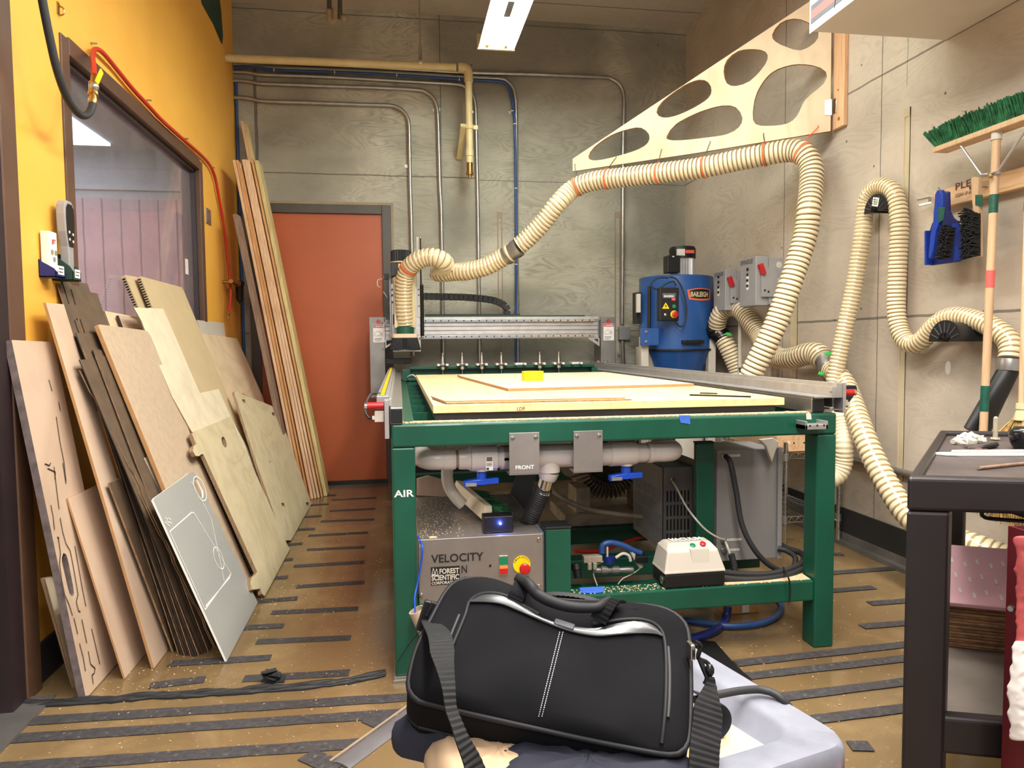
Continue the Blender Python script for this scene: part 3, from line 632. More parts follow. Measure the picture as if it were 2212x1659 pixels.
# remotes in their holders
def holder(px0, px1, pyt, pyb, mat, label, d0=.055):
    a = wallpt(px0, pyb); c = wallpt(px1, pyb); zt = wallpt(px0, pyt).z; z0 = (a.z+c.z)/2; y0, y1 = a.y, c.y
    r = thing('remote_holder', label, 'holder', (XL, y0, z0)); m = MB()
    prof = [(0, 0), (d0, 0), (d0, .32), (d0*.85, .5), (d0*.5, .7), (d0*.2, .85), (.004, 1), (0, 1)]
    H_ = zt-z0
    for (ya, yb) in ((y0, y0+.004), (y1-.004, y1)): m.prism([(XL+x, ya, z0+h*H_) for x, h in prof], (0, 1, 0), yb-ya)
    m.box((XL, y0, z0), (XL+d0, y1, z0+.004)); m.box((XL+d0-.004, y0, z0), (XL+d0, y1, z0+.32*H_)); m.box((XL, y0, z0), (XL+.003, y1, zt)); m.build('shell', mat, r, bevel=.001)
    m = MB(); m.box((XL+d0, y0+.012, z0+.01), (XL+d0+.001, y1-.01, z0+.04)); m.build('label', 'white', r)
    for i in range(2): m = MB(); m.box((XL+d0+.001, y0+.016, z0+.029-.011*i), (XL+d0+.0014, y1-.016-.004*i, z0+.032-.011*i)); m.build('label_print', 'ink', r)
    return y0, y1, z0, zt
y0, y1, z0, zt = holder(84, 104, 560, 600, 'blue_dark', 'deep blue holder with white label on the yellow wall left of the window')
r = thing('remote_control', 'white boxy remote with three round buttons in the blue holder', 'remote', (XL, y0, z0))
m = MB(); m.box((XL+.006, y0+.006, z0+.01), (XL+.036, y1-.006, z0+.155)); m.build('body', 'signwhite', r, bevel=.003)
ym = (y0+y1)/2
for (dy, dz_) in ((-.013, .085), (.013, .085), (0, .062)):
    m = MB(); m.lathe((XL+.0365, ym+dy, z0+dz_), (1, 0, 0), [(0, .009), (.001, .009)], 14); m.build('button', 'caulk', r)
text('JET', (XL+.037, ym-.014, z0+.115), (0, 1, 0), (0, 0, 1), .014, 'red', r, bold=.02)
y0, y1, z0, zt = holder(112, 130, 545, 607, 'green_sign', 'dark olive holder with white label next to the window frame', .07)
r = thing('remote_control', 'grey remote with black keypad face standing in the olive holder', 'remote', (XL, y0, z0))
ym = (y0+y1)/2+.005; pr = [(-.017, 0), (.017, 0), (.019, .09), (.034, .14), (.038, .2), (.034, .235), (.018, .25), (-.018, .25), (-.034, .235), (-.038, .2), (-.034, .14), (-.019, .09)]
m = MB(); m.prism([(XL+.022, ym+y, z0+.03+z) for y, z in pr], (1, 0, 0), .03); m.build('body', 'grey_box', r, bevel=.004)
m = MB(); m.prism([(XL+.0525, ym+y*.82, z0+.03+.085+(z-.085)*.93) for y, z in pr if z > .085], (1, 0, 0), .001); m.build('keypad', 'black_gloss', r)
for (dy, dz_) in ((-.014, .17), (.014, .165), (-.013, .145), (.013, .14)):
    m = MB(); m.lathe((XL+.054, ym+dy, z0+dz_), (1, 0, 0), [(0, .005), (.001, .005)], 10); m.build('button', 'white', r)
# green banner high on the yellow wall
P = [wallpt(x, y, .006) for x, y in ((430,-60),(437,8),(462,52),(480,95),(482,78),(478,25),(468,-60))]
m = MB(); m.prism(P, (-1, 0, 0), .004); tag(m.build('hanging_banner', 'green_sign'), 'dark green leaf shaped painted panel high on the yellow wall', 'banner')
# ================================================================== boards leaning on the yellow wall
def bplane(xb, s): return V((xb, 0, 0)), V((1, 0, s)).normalized()
def on_board(pt, xb, s):
    if pt[0] == 'F': return V((xb, pt[1], 0))
    o, n = bplane(xb, s); return fP(pt[0], pt[1], o, n)
def pxof(p): c = ROT.transposed() @ (p-CAM); return (1106+FPX*c.x/-c.z, 829.5-FPX*c.y/-c.z)
def slope(nb, nt, xt=None):
    """distance from the wall at the foot and lean of a board whose near corners are seen at nb (floor) and nt"""
    B = fZ(*nb)
    T_ = fY(nt[0], nt[1], B.y); return B.x, (B.x-T_.x)/T_.z
def board(name, label, group, pl, outline, th, mat, edge=None, holes=(), cat='board', bevel=0):
    xb, s = pl; o_, n = bplane(xb, s)
    P = [on_board(p, xb, s) for p in outline]
    for p in P:
        if p.z < .0: p.x = xb; p.z = 0
    H_ = [[on_board(p, xb, s) for p in h] for h in holes]
    B = min(P, key=lambda p: p.y+p.z)
    r = thing(name, label, cat, V((xb, B.y, 0)), group)
    m = MB(); m.prism(P, -n, th, H_, side_mat=1); o = m.build('panel', [mat, edge or mat], r, bevel=bevel)
    mz = min(v.co.z for v in o.data.vertices)
    for v in o.data.vertices: v.co.z -= mz-.0004
    return r, V((xb, 0, 0)), n
def rect(pl, nb_y, nt, ylen):
    """plain rectangle: foot at distance nb_y, top corner pixel nt, ylen long"""
    T_ = on_board(nt, *pl); T_.y = max(T_.y, nb_y-.05) if 0 else T_.y
    return [('F', nb_y), nt, pxof(T_+V((0, ylen, 0))), ('F', nb_y+ylen)]
def ell(cx, cy, rx, ry, ang=0, n=18):
    ca, sa = math.cos(ang), math.sin(ang)
    return [(cx+rx*math.cos(t)*ca-ry*math.sin(t)*sa, cy+rx*math.cos(t)*sa+ry*math.sin(t)*ca) for t in [2*math.pi*i/n for i in range(n)]]
def marks(root, B, n, segs, mat, name, w_=.003, d=.0028):
    for k_, pts in enumerate(segs):
        P = [fP(x, y, B, n)+n*d for x, y in pts]; m = MB()
        for a, c in zip(P, P[1:]):
            u = (c-a).normalized(); s_ = n.cross(u)*w_/2; m.add([a-s_, c-s_, c+s_, a+s_], [(0, 1, 2, 3)])
        m.build(name, mat, root)
G = 'sheet offcuts leaning on the yellow wall'
r, B, n = board('wood_board', 'thin plywood sheet half hidden behind the slotted board at far left', G, (-1.06, .13), [(163,1506), (91,1249), (140,1240), (260,1430)], .006, 'ply_pink', 'ply_edge')
board('wood_board', 'second thin plywood sheet behind the slotted board, darker edge', G, (-1.05, .14), [(168,1508), (97,1250), (140,1243), (260,1430)], .004, 'ply_pale', 'ply_edge')
r, B, n = board('wood_board', 'thick plywood board with cut slots and a handle hole, leaning far left', G, slope((186,1512), (25,737)), [(186,1512), (25,737), (116,741), (170,1000), (262,1448)], .022, 'ply_pink', 'grey_edge',
    holes=[[(137,1197),(134,1206),(134,1216),(146,1270),(150,1284),(154,1290),(158,1290),(160,1284),(158,1268),(147,1212),(143,1200)]])
marks(r, B, n, [[(108,1091),(113,1115),(116,1145)],[(122,1160),(126,1163)],[(128,1119),(134,1150),(141,1175),(150,1190),(156,1220),(163,1260),(167,1285),(163,1300),(168,1320),(172,1322)],[(124,1160),(129,1195),(127,1220),(131,1250),(138,1285),(147,1305),(155,1330)],
    [(115,1008),(121,1060),(126,1100)],[(120,900),(128,955),(137,1000),(141,1040)],[(104,820),(111,845)],[(125,868),(129,888)],[(158,1335),(166,1370)],[(175,1338),(186,1390)],[(196,1358),(206,1400),(214,1435)],[(170,1390),(178,1420),(183,1450)],[(189,1407),(194,1435),(204,1444),(202,1455),(197,1458),(200,1478)],
    [(134,1000),(138,1025),(141,1045)],[(160,1180),(168,1225),(176,1270),(184,1310)],[(95,1002),(105,1006),(108,1000)],[(101,1012),(118,1020),(117,1035)]], 'ink', 'cut_slot', .0035)
r, B, n = board('wood_board', 'low tan board in front of the slotted board, just right of it', G, slope((270,1467), (147,1078)), rect(slope((270,1467), (147,1078)), 2.491, (147,1078), .3), .006, 'ply_pink', 'mdf_edge')
r, B, n = board('wood_board', 'tall narrow beige board reaching up left of the dark hardboard stack', G, slope((333,1445), (99,655)), [(333,1445), (99,655), (138,659), ('F', 2.71)], .009, 'ply_pink', 'mdf_edge')
r, B, n = board('wood_board', 'dark brown hardboard-like board edge between beige board and dark stack', G, (-.822, .24), rect((-.822, .24), 2.68, (236,1045), .1), .006, 'hardboard', 'hardboard_torn')  # face in dark brown hardboard, sides in the torn edge colour
# dark hardboard stack
GH = 'brown hardboard sheets leaning in the dark stack'
stack = [((383,1413),(123,612),(142,616),'rearmost brown hardboard, its tip showing left of the stepped top'),
 ((388,1414),(133,603),(187,607),'tallest brown hardboard with its square top just under the olive holder'),
 ((396,1416),(154,625),(212,638),'brown hardboard one step below the tallest sheet, reaching right'),
 ((401,1416),(137,656),(207,667),'brown hardboard forming the wide third step of the stack'),
 ((406,1417),(138,668),.2,'brown hardboard edge left under the third step'),
 ((411,1417),(162,692),.22,'short brown hardboard left of the torn edged sheets'),
 ((416,1418),(169,686),(228,697),'brown hardboard with a torn crumbly top edge'),
 ((421,1419),(174,690),(232,706),'brown hardboard directly in front of the torn edged one'),
 ((426,1418),(164,720),.2,'low brown hardboard with pale edge at mid height of the stack'),
 ((431,1417),(180,755),.22,'brown hardboard with notched jigsaw edge, lower in the stack'),
 ((436,1414),(172,778),.16,'torn brown hardboard tip low in the stack'),
 ((441,1411),(201,757),(236,765),'front brown hardboard beside the thick tan board'),
 ((449,1409),(207,770),(240,782),'frontmost brown hardboard, partly behind the pale strip')]
for i, (nb, nt, ln, lb) in enumerate(stack):
    xb = -.800+i*.0085; xt = -1.148+i*.0040; pl = (xb, (xb-xt)/1.2); yb = fZ(*nb).y
    if isinstance(ln, tuple): ln = on_board(ln, *pl).y-on_board(nt, *pl).y
    board('hardboard_sheet', lb, GH, pl, rect(pl, yb, nt, ln), .0035, 'hardboard', 'hardboard_torn' if i % 3 == 0 else 'hardboard_edge')
for xb, nb, nt, lb in ((-.6885,(452,1425),(172,800),'narrow brown strip with routed notches along its edge, left one'), (-.6835,(458,1423),(186,812),'narrow brown strip with routed notches along its edge, right one')):
    pl = (xb, .365); near = [('F', 2.70)]; T_ = on_board(nt, *pl); F_ = V((xb, 2.70, 0))
    for k in range(41):
        q = F_+(T_-F_)*(k/40)+V((0, .012 if int(k/3.3) % 3 == 1 else 0, 0)); near.append(pxof(q))
    board('hardboard_sheet', lb, GH, pl, near+[pxof(T_+V((0, .04, 0))), ('F', 2.74)], .003, 'hardboard', 'hardboard_torn')
r, B, n = board('wood_board', 'narrow pale strip standing between the dark stack and the thick tan board', G, (-.681, .36), [(260,886),(275,882),(360,1062),(420,1180),(520,1375),(500,1385)], .006, 'ply_pale', 'grey_edge')
r, B, n = board('wood_board', 'thick tan MDF board in the middle of the leaning row', G, (-.655, .355), [('F', 2.76),(213,706),(216,704),(312,716),(320,720),(326,728),(440,1010),(556,1280)], .018, 'mdf', 'mdf_edge', bevel=.003)
r, B, n = board('acrylic_sheet', 'frosted white plastic sheet with engraved lines and an oval cutout', G, slope((490,1430), (331,1082)), [(490,1430),(331,1082),(334,1077),(408,1024),(419,1021),(557,1303)], .007, 'acrylic', 'acr_line', holes=[ell(429.5,1056,7,23,-.36)], cat='plastic sheet')
marks(r, B, n, [ell(430.5,1056,11,28,-.36)+[ell(430.5,1056,11,28,-.36)[0]], [(365,1149),(413,1107),(418,1109),(498,1240),(441,1318)], [(365,1149),(441,1318)], [(412,1040),(455,1120),(483,1255)], [(443,1310),(496,1247)]]+[ell(471,1206,9,25,-.33)+[ell(471,1206,9,25,-.33)[0]]]+[[(355+dx,1118+dy),(361+dx,1123+dy)] for dx, dy in ((0,0),(7,1),(3,7),(9,9),(5,14),(0,10))], 'acr_line', 'engraved_line', .0045)
r, B, n = board('wood_board', 'yellowish plywood panel with jigsaw tabs and a thumb hole', G, (-.60, .38),
  [(573,1293),(566,1286),(563,1275),(545,1277),(541,1262),(544,1250),(553,1243),(556,1238),(440,985),(436,984),(430,989),(423,988),(417,978),(418,968),(424,962),(415,941),(419,936),(498,903),(506,921),(622,1181),(628,1190)], .017, 'ply_green', 'ply_edge', holes=[ell(484.5,958,4.5,12,-.3)], bevel=.001)
r, B, n = board('wood_board', 'pale thin plywood with a stepped notch, behind the jigsaw tab panel', G, (-.63, .378), [(560,1240),(415,935),(372,858),(330,757),(306,695),(289,665),(353,668),(432,850),(472,841),(505,915),(640,1160)], .005, 'ply_pale', 'ply_edge')
r, B, n = board('honeycomb_board', 'large tan honeycomb core board, the front one of two', G, (-.66, .358), [('F', 3.42),(304,600),(330,607),(392,623),(396,628),('F', 4.2)], .02, 'kraft', 'kraft')
def core(r, B, n, nb, nt, th, xb, s, mat='core'):
    a = on_board(nb, xb, s); c = on_board(nt, xb, s); u = (c-a); l = u.length; u.normalize(); m = MB()
    for i in range(int(l/.012)):
        p = a+u*(i*.012+.006)-n*th/2-V((0, .0015, 0))
        if p.z > .02: m.obox(p, u*.0034, V((0, .001, 0)), n*(th*.36))
    o = m.build('paper_core_edge', mat, r); return o
core(r, B, n, ('F', 3.42), (304,600), .02, -.66, .358)
r, B, n = board('honeycomb_board', 'large tan honeycomb core board, the rear one touching the window', G, (-.70, .355), [('F', 3.50),(270,597),(306,603),('F', 3.9)], .018, 'kraft', 'kraft')
core(r, B, n, ('F', 3.50), (270,597), .018, -.70, .355)
r, B, n = board('wood_board', 'small machined plywood panel with square holes, nearest the tall planks', G, (-.62, .338), [(617,1169),(611,1164),(560,1020),(506,850),(509,847),(594,881),(601,889),(678,1103),(629,1169)], .013, 'ply_green', 'ply_edge',
  holes=[[(x, y), (x+6, y+1), (x+8, y+8), (x+2, y+7)] for x, y in ((523,864),(587,892),(608,1088),(661,1086))])
marks(r, B, n, [[(525,886),(532,903)],[(604,915),(609,930)],[(587,1050),(595,1071)],[(656,1053),(662,1070)],[(614,1120),(622,1141)],[(578,990),(580,1000),(585,996)]], 'ink', 'cut_slot', .003)
r, B, n = board('orange_panel', 'thin bright orange panel showing as a sliver behind the square holed plywood', G, (-.6415, .335), [(632,1168),(525,850),(602,893),(677,1085),(672,1110)], .005, 'orange_door', 'orange_door')
r, B, n = board('wood_board', 'wide plywood sheet behind the honeycomb boards, reaching the right end of the row', G, (-.725, .36), [('F', 3.95),(405,722),(437,722),(512,732),(568,858),('F', 4.95)], .01, 'ply', 'ply_edge')
r, B, n = board('wood_board', 'grey beige board low behind the wide plywood, under the window corner', G, (-.775, .325), [('F', 4.3),(425,692),(484,698),(487,727),('F', 4.9)], .006, 'grey_sw', 'grey_edge')
r, B, n = board('wood_board', 'light plywood sheet glimpsed between dark stack and pale notched plywood', G, (-.765, .35), [('F', 3.05),(226,673),(320,690),('F', 3.6)], .007, 'ply', 'ply_edge')
r, B, n = board('wood_board', 'light plywood offcut with a dark edge, glimpsed right of the thick tan board top', G, (-.745, .35), [('F', 3.15),(256,683),(330,700),('F', 3.45)], .012, 'ply_pink', 'hardboard_edge')
# ------------------------------------------------------------------ tall planks in the corner
GP = 'tall planks standing in the back left corner'
def plank(label, bot, top, Y, wid, th, mat, tilt=0, edge=None):
    b0 = fY(bot[0], bot[1], Y); b0.z = 0; t0 = fY(top[0], top[1], Y+tilt); u = (t0-b0).normalized()
    sx = u.cross(V((0, 1, 0))).normalized(); sy = sx.cross(u); sy = sy if sy.y > 0 else -sy
    r = thing('wood_plank', label, 'plank', V((b0.x, b0.y, 0)), GP); m = MB(); l = (t0-b0).length
    m.obox(b0+u*l/2+sy*wid/2+V((0, 0, 0)), sx*th/2, u*l/2, sy*wid/2); o = m.build('plank_body', mat, r, bevel=.002)
    mz = min(v.co.z for v in o.data.vertices)
    for v in o.data.vertices: v.co.z -= mz-.0005
    return r
plank('short weathered grey brown plank leaning left of all the tall planks', (639,1090), (507,463), 5.0, .12, .028, 'pine_g')
W = (('reddish pine plank, leftmost of the tall set of equal height', 652, 505, 346, .017, 'pine'), ('orange brown plank, second of the tall set from the left', 659, 512, 346, .016, 'pine_o'), ('darker orange plank, third of the tall set from the left', 666, 518, 352, .010, 'pine_o'),
 ('pale pine plank, fourth of the tall set, just left of the thin pair', 674, 525, 345, .019, 'pine'), ('thin pinkish pine plank, fifth of the tall set', 681, 531, 345, .015, 'pine'), ('thin pinkish pine plank, sixth of the tall set', 688, 536, 347, .015, 'pine'), ('brown edged plank behind the wide yellowish one', 695, 543, 342, .012, 'pine_o'))
for i_, (lb, xb_, xt_, yt_, th_, mt_) in enumerate(W): plank(lb, (xb_, 1076-i_*1.5), (xt_, yt_), 5.18+.018*i_, .075, th_, mt_)
plank('wide yellowish plank with sloping top, rightmost in front of the orange door', (703, 1062), (553,347), 5.32, .16, .026, 'pine_y')
plank('tallest pale batten rising above all other planks, left one of a pair', (676,1052), (522,262), 5.60, .03, .02, 'pine', tilt=.03)
plank('tallest yellowish batten rising above all other planks, right one of a pair', (682,1050), (530,268), 5.62, .04, .03, 'pine_y', tilt=.03)
# ================================================================== router machine
YF = 2.31; ZT = .845; YR = 5.42
mc = thing('router_table', 'long green steel CNC router machine with gantry filling the middle of the room', 'machine', (.75, YF, 0))
def part(name, mat, a, c, bevel=.003, parent=None, label=None):
    m = MB(); m.box(a, c); return m.build(name, mat, parent or mc, bevel=bevel, label=label)
for (x, y) in ((-.03, YF), (1.45, YF), (-.03, YR-.08), (1.45, YR-.08), (-.03, 3.8), (1.45, 3.8)): part('leg', 'green', (x, y, .02 if x < 0 and y < 3 else 0), (x+.075, y+.08, ZT-.0755), .006)
part('front_beam', 'green', (-.03, YF, ZT-.075), (1.525, YF+.075, ZT), .007)
part('rear_beam', 'green', (-.03, YR-.08, ZT-.075), (1.525, YR, ZT), .005)
for x in (-.03, 1.45): part('side_beam', 'green', (x, YF+.0755, ZT-.075), (x+.075, YR-.0805, ZT-.001), .003)
for i in range(9):
    y = 2.755+.32*i-.012; part('bed_rib', 'green', (.0455, y, ZT-.07), (1.4495, y+.012, ZT-.004), 0)
part('lower_front_beam', 'green', (.0455, YF+.003, .172), (1.4495, YF+.078, .247), .006)
for y in (2.50, 2.70, 3.17, 4.7): part('lower_cross_beam', 'green', (.0, y, .172), (1.45, y+.075, .246 if y > 2.6 else .196), .004)
for x in (-.03,): part('lower_side_beam', 'green', (x, 2.40, .172), (x+.07, YR-.0805, .246), .004)
part('lower_side_beam', 'green', (1.455, 3.25, .172), (1.525, YR-.0805, .246), .004)
part('support_post', 'green', (.474, YF+.005, .2475), (.56, YF+.09, .478), .004)
part('post_cap', 'black', (.472, YF+.003, .478), (.562, YF+.092, .486), .002)
pxa, pxb, pzt = fY(1505, 1000, 2.54).x, fY(1543, 1000, 2.54).x, fY(1520, 958, 2.54).z
part('support_post', 'green', (pxa, 2.54, .1965), (pxb, 2.57, pzt), .004)
part('post_cap', 'black', (pxa-.001, 2.539, pzt), (pxb+.001, 2.572, pzt+.006), .001)
part('foot_shim', 'steel', (-.04, YF-.01, 0), (.05, YF+.085, .01), .001); part('foot_shim', 'steel', (-.035, YF-.006, .01), (.045, YF+.085, .02), .001)
part('phenolic_board', 'rubber', (.114, 2.39, ZT), (1.335, 4.83, .8715), .001, label='dark board under the spoilboard')
sb = part('spoilboard', ['spoil', 'mdf_edge'][0], (.108, 2.375, .872), (1.362, 4.84, .898), .001)
# lighter planed tracks on the spoilboard are surface pattern lines
text('LDF', fY(1116, 887, 2.3745), (1, 0, 0), (0, 0, 1), .012, 'ink_brown', mc)
text('AIR', fY(852, 1074, YF-.001), (1, 0, 0), (0, 0, 1), .022, 'white', mc, width=.064, bold=.02)
# rails
part('rail_tube', 'steel', (-.032, YF+.004, ZT+.0005), (.008, 5.6, .9), .003)
part('rail_end_cap', 'black', (-.03, YF-.004, ZT+.004), (.006, YF+.004, .896), .002)
part('rail_plate', 'alu', (-.05, YF, .8), (-.036, YF+.05, .925), .001)
part('rail_extrusion', 'alu', (-.078, YF+.12, .885), (-.0365, 5.6, .93), .002)
part('rail_extrusion_lip', 'alu', (-.036, YF+.05, .9005), (-.028, 5.6, .925), .001)
m = MB()
for i in range(40): m.box((-.066, YF+.15+.075*i, .9301), (-.052, YF+.15+.075*i+.036, .9315))
m.build('warning_stripe', 'yellow_pl', mc)
part('rail_belt', 'black', (-.068, YF+.14, .9295), (-.05, 5.2, .9302), 0)
part('rail_tube', 'steel', (1.44, YF+.02, ZT+.0005), (1.487, 5.6, .898), .003)
part('rail_end_cap', 'black', (1.443, YF+.012, ZT+.004), (1.484, YF+.02, .894), .002)
m = MB(); m.box((1.441, YF, .899), (1.545, 5.6, .905)); m.box((1.523, YF, .905), (1.545, 5.6, .95)); m.box((1.505, YF, .905), (1.523, 5.6, .938)); m.build('rail_extrusion', 'alu', mc, bevel=.001)
part('rail_channel', 'alu_dull', (1.49, YF+.02, .852), (1.545, 5.6, .857), .001)
part('rail_plate', 'alu', (1.5452, YF-.004, .845), (1.5572, YF+.05, .952), .001)
part('rail_plate', 'alu', (1.5452, YF+.06, .86), (1.552, 5.6, .95), .001)
for z in (.93, .87):
    m = MB(); m.cyl((1.50, YF-.003, z-.01), (1.50, YF+.0, z-.01), .005, 10); m.build('bolt', 'steel', mc)
def bumper(x0, x1, y, z, lab):
    m = MB(); m.cyl((x0, y, z), (x1, y, z), .0115, 16); o = m.build('red_stop', 'red', mc, smooth=50, label=lab)
    m = MB(); m.cyl((x1, y, z), (x1+(.008 if x1 > x0 else -.008), y, z), .0118, 16); m.build('stop_cap', 'chrome', o, smooth=50)
bumper(-.05, -.105, 2.335, .905, 'red rubber stop at the left rail end'); bumper(1.558, 1.60, 2.33, .915, 'red rubber stop at the right rail end')
m = MB(); m.prism([(1.575, 2.40, .93), (1.66, 2.40, .935), (1.665, 2.40, .915), (1.635, 2.40, .875), (1.60, 2.40, .85), (1.575, 2.40, .88)], (0, 1, 0), .05); m.build('end_block', 'black', mc)
m = MB(); m.box((-.082, 2.335, .852), (-.052, 2.37, .885)); m.box((-.09, 2.335, .86), (-.082, 2.35, .872)); m.build('limit_switch', 'grey_sw', mc, bevel=.001)
m = MB(); m.box((1.558, 2.335, .868), (1.585, 2.36, .888)); m.box((1.585, 2.335, .86), (1.592, 2.36, .88)); m.build('limit_switch', 'grey_sw', mc, bevel=.001)
m = MB(); m.tube(cr([(-.07, 2.36, .87), (-.1, 2.38, .86), (-.115, 2.4, .89), (-.1, 2.5, .93), (-.07, 2.55, .93)], .01), .004, 8); m.build('cable', 'rubber', mc, smooth=60)
# gantry
Yg = 5.36
for (xa, xb, za, zb) in ((-.212, -.104, .712, 1.305), (1.541, 1.654, .80, 1.30)):
    part('gantry_side_plate', 'alu_dull', (xa, Yg, za), (xb, Yg+.014, zb), .001)
    part('gantry_end_box', 'alu_dull', (xa+.0, Yg+.014, za+.02), (xa+.012 if xa < 0 else xb, Yg+.2, zb-.02), .001)
part('gantry_core', 'alu_dull', (-.104, Yg+.05, 1.148), (1.541, Yg+.14, 1.30), .002)
m = MB()
for za, zb, d in ((1.142, 1.152, 0), (1.152, 1.163, .012), (1.163, 1.175, .03), (1.175, 1.2, .022), (1.2, 1.206, .036), (1.206, 1.232, .022), (1.232, 1.238, .036), (1.238, 1.262, .022), (1.262, 1.272, .03), (1.272, 1.284, .012), (1.284, 1.305, 0)):
    m.box((-.1, Yg+.012+d, za), (1.525, Yg+.052, zb))
m.build('gantry_beam', 'alu', mc, bevel=.001)
for z in (1.158, 1.294-.018):
    part('linear_rail', 'chrome', (-.06, Yg+.002, z-.009), (1.49, Yg+.024, z+.009), .001)
    m = MB()
    for i in range(27): m.cyl((-.03+.057*i, Yg-.0005, z), (-.03+.057*i, Yg+.002, z), .005, 8)
    m.build('rail_bolt_holes', 'vent', mc)
part('cable_tray', 'green', (.2, Yg+.06, 1.306), (1.43, Yg+.13, 1.318), .001)
for k in (0, 1):
    x = 1.43; m = MB(); m.prism([(x, Yg, 1.14), (x+.1, Yg, 1.14), (x+.1, Yg, 1.075)], (0, 1, 0), .03, holes=[[(x+.05, Yg, 1.132), (x+.09, Yg, 1.132), (x+.09, Yg, 1.105)]])
    if k == 0: m.build('gusset', 'alu', mc)
m = MB(); m.prism([(-.1, Yg, 1.14), (-.0, Yg, 1.14), (-.1, Yg, 1.075)], (0, 1, 0), .006, holes=[[(-.092, Yg, 1.134), (-.03, Yg, 1.134), (-.092, Yg, 1.095)]]); m.build('gusset', 'alu', mc)
def danger(xc, z):
    m = MB(); m.box((xc-.042, Yg-.0015, z), (xc+.042, Yg, z+.128)); s = m.build('danger_label', 'white', mc, label='white label with a red heading reading DANGER')
    m = MB(); m.box((xc-.04, Yg-.002, z+.106), (xc+.04, Yg-.0015, z+.126)); m.build('label_heading', 'red', s)
    text('DANGER', (xc-.025, Yg-.0022, z+.111), (1, 0, 0), (0, 0, 1), .0105, 'white', s, width=.06, bold=.03)
    m = MB(); m.prism([(xc-.036, Yg-.0022, z+.111), (xc-.028, Yg-.0022, z+.111), (xc-.032, Yg-.0022, z+.12)], (0, -1, 0), .0002); m.build('warning_triangle', 'white', s)
    m = MB(); m.tube([V((xc-.034, Yg-.002, z+.05)), V((xc-.028, Yg-.002, z+.07)), V((xc-.01, Yg-.002, z+.082)), V((xc+.01, Yg-.002, z+.076)), V((xc+.006, Yg-.002, z+.068)), V((xc+.012, Yg-.002, z+.06)), V((xc+.004, Yg-.002, z+.05)), V((xc-.034, Yg-.002, z+.046))], .0012, 5); m.build('hand_drawing', 'slate', s)
    m = MB()
    for a in range(6):
        t = a*1.05; m.tube([V((xc+.02, Yg-.002, z+.06)), V((xc+.02+.012*math.cos(t), Yg-.002, z+.06+.02*math.sin(t)))], .0011, 4)
    m.build('crush_drawing', 'red', s)
    m = MB()
    for i in range(3): m.box((xc-.034, Yg-.002, z+.026-.009*i), (xc+.02-.012*(i == 2), Yg-.0015, z+.029-.009*i))
    m.build('caption_lines', 'ink', s)
danger(-.144, 1.12); danger(1.603, 1.12)
def diamond(xc, z):
    m = MB(); m.prism([(xc-.02, Yg-.001, z), (xc, Yg-.001, z+.018), (xc+.02, Yg-.001, z), (xc, Yg-.001, z-.018)], (0, -1, 0), .0006, holes=[[(xc-.006, Yg-.001, z+.003), (xc+.012, Yg-.001, z+.005), (xc+.002, Yg-.001, z-.006)]]); m.build('red_logo', 'red', mc)
diamond(-.146, 1.272); diamond(1.6, 1.268)
for (x, z) in ((-.116, 1.07), (1.56, 1.26), (1.565, .95), (-.12, 1.26)):
    m = MB(); m.cyl((x, Yg-.002, z), (x, Yg, z), .004, 8); m.build('bolt', 'black', mc)
m = MB()
for x in (1.50, 1.56): m.lathe((x, 5.3, .951), (0, 0, 1), [(0, .02), (.008, .02), (.01, .01), (.016, .01)], 12)
m.build('foot_bolt', 'steel', mc)
# head on the gantry
Yh = 5.28
part('z_plate', 'alu', (-.05, Yh, 1.17), (.157, Yh+.02, 1.545), .002)
part('z_side_plate', 'alu_dull', (-.062, Yh-.03, 1.14), (-.05, Yh+.07, 1.575), .001)
part('z_side_plate', 'grey_sw', (.135, Yh-.012, 1.30), (.157, Yh, 1.62), .001)
part('lower_head_plate', 'alu', (-.045, Yh-.005, 1.05), (.157, Yh+.02, 1.168), .002)
for (x, z) in ((-.042, 1.5), (-.042, 1.46), (-.042, 1.41), (.148, 1.5), (.148, 1.46), (-.034, 1.245), (.148, 1.245), (.148, 1.38), (-.03, 1.145), (.15, 1.145)):
    m = MB(); m.cyl((x, Yh-.016, z), (x, Yh, z), .0055, 10); m.build('bolt', 'black' if z > 1.3 or z < 1.2 else 'steel', mc)
part('z_bar', 'grey_sw', (.138, Yh+.03, 1.3), (.158, Yh+.05, 1.885), .001)
m = MB(); m.cyl((.166, Yh+.0, 1.53), (.166, Yh+.0, 1.87), .0055, 10); g_ = m.build('gas_spring_rod', 'black', mc, smooth=50)
m = MB(); m.cyl((.17, Yh-.01, 1.165), (.17, Yh-.01, 1.53), .0135, 14); m.lathe((.17, Yh-.01, 1.53), (0, 0, 1), [(0, .0135), (.012, .007)], 12); m.build('gas_spring', 'black_gloss', mc, smooth=50)
m = MB(); m.ball((.166, Yh, 1.875), .01); m.ball((.17, Yh-.01, 1.157), .01); m.build('ball_end', 'chrome', mc, smooth=60)
Ys = 5.2; xc = .025
m = MB(); n_ = 48; pr = []
for i in range(n_):
    t = 2*math.pi*i/n_; r_ = .074 if i % 2 else .068; pr.append((xc+r_*math.cos(t), Ys+r_*math.sin(t), 1.69))
m.prism(pr, (0, 0, 1), .075); m.lathe((xc, Ys, 1.762), (0, 0, 1), [(0, .072), (.008, .066), (.01, .03)], 24); m.build('spindle_motor', 'rubber', mc)
m = MB(); m.lathe((xc, Ys, 1.68), (0, 0, 1), [(0, .076), (.0095, .076)], 24); m.build('motor_band', 'offwhite', mc, smooth=40)
part('spindle_block', 'black', (xc-.072, Ys-.06, 1.585), (xc+.06, Ys+.07, 1.68), .004)
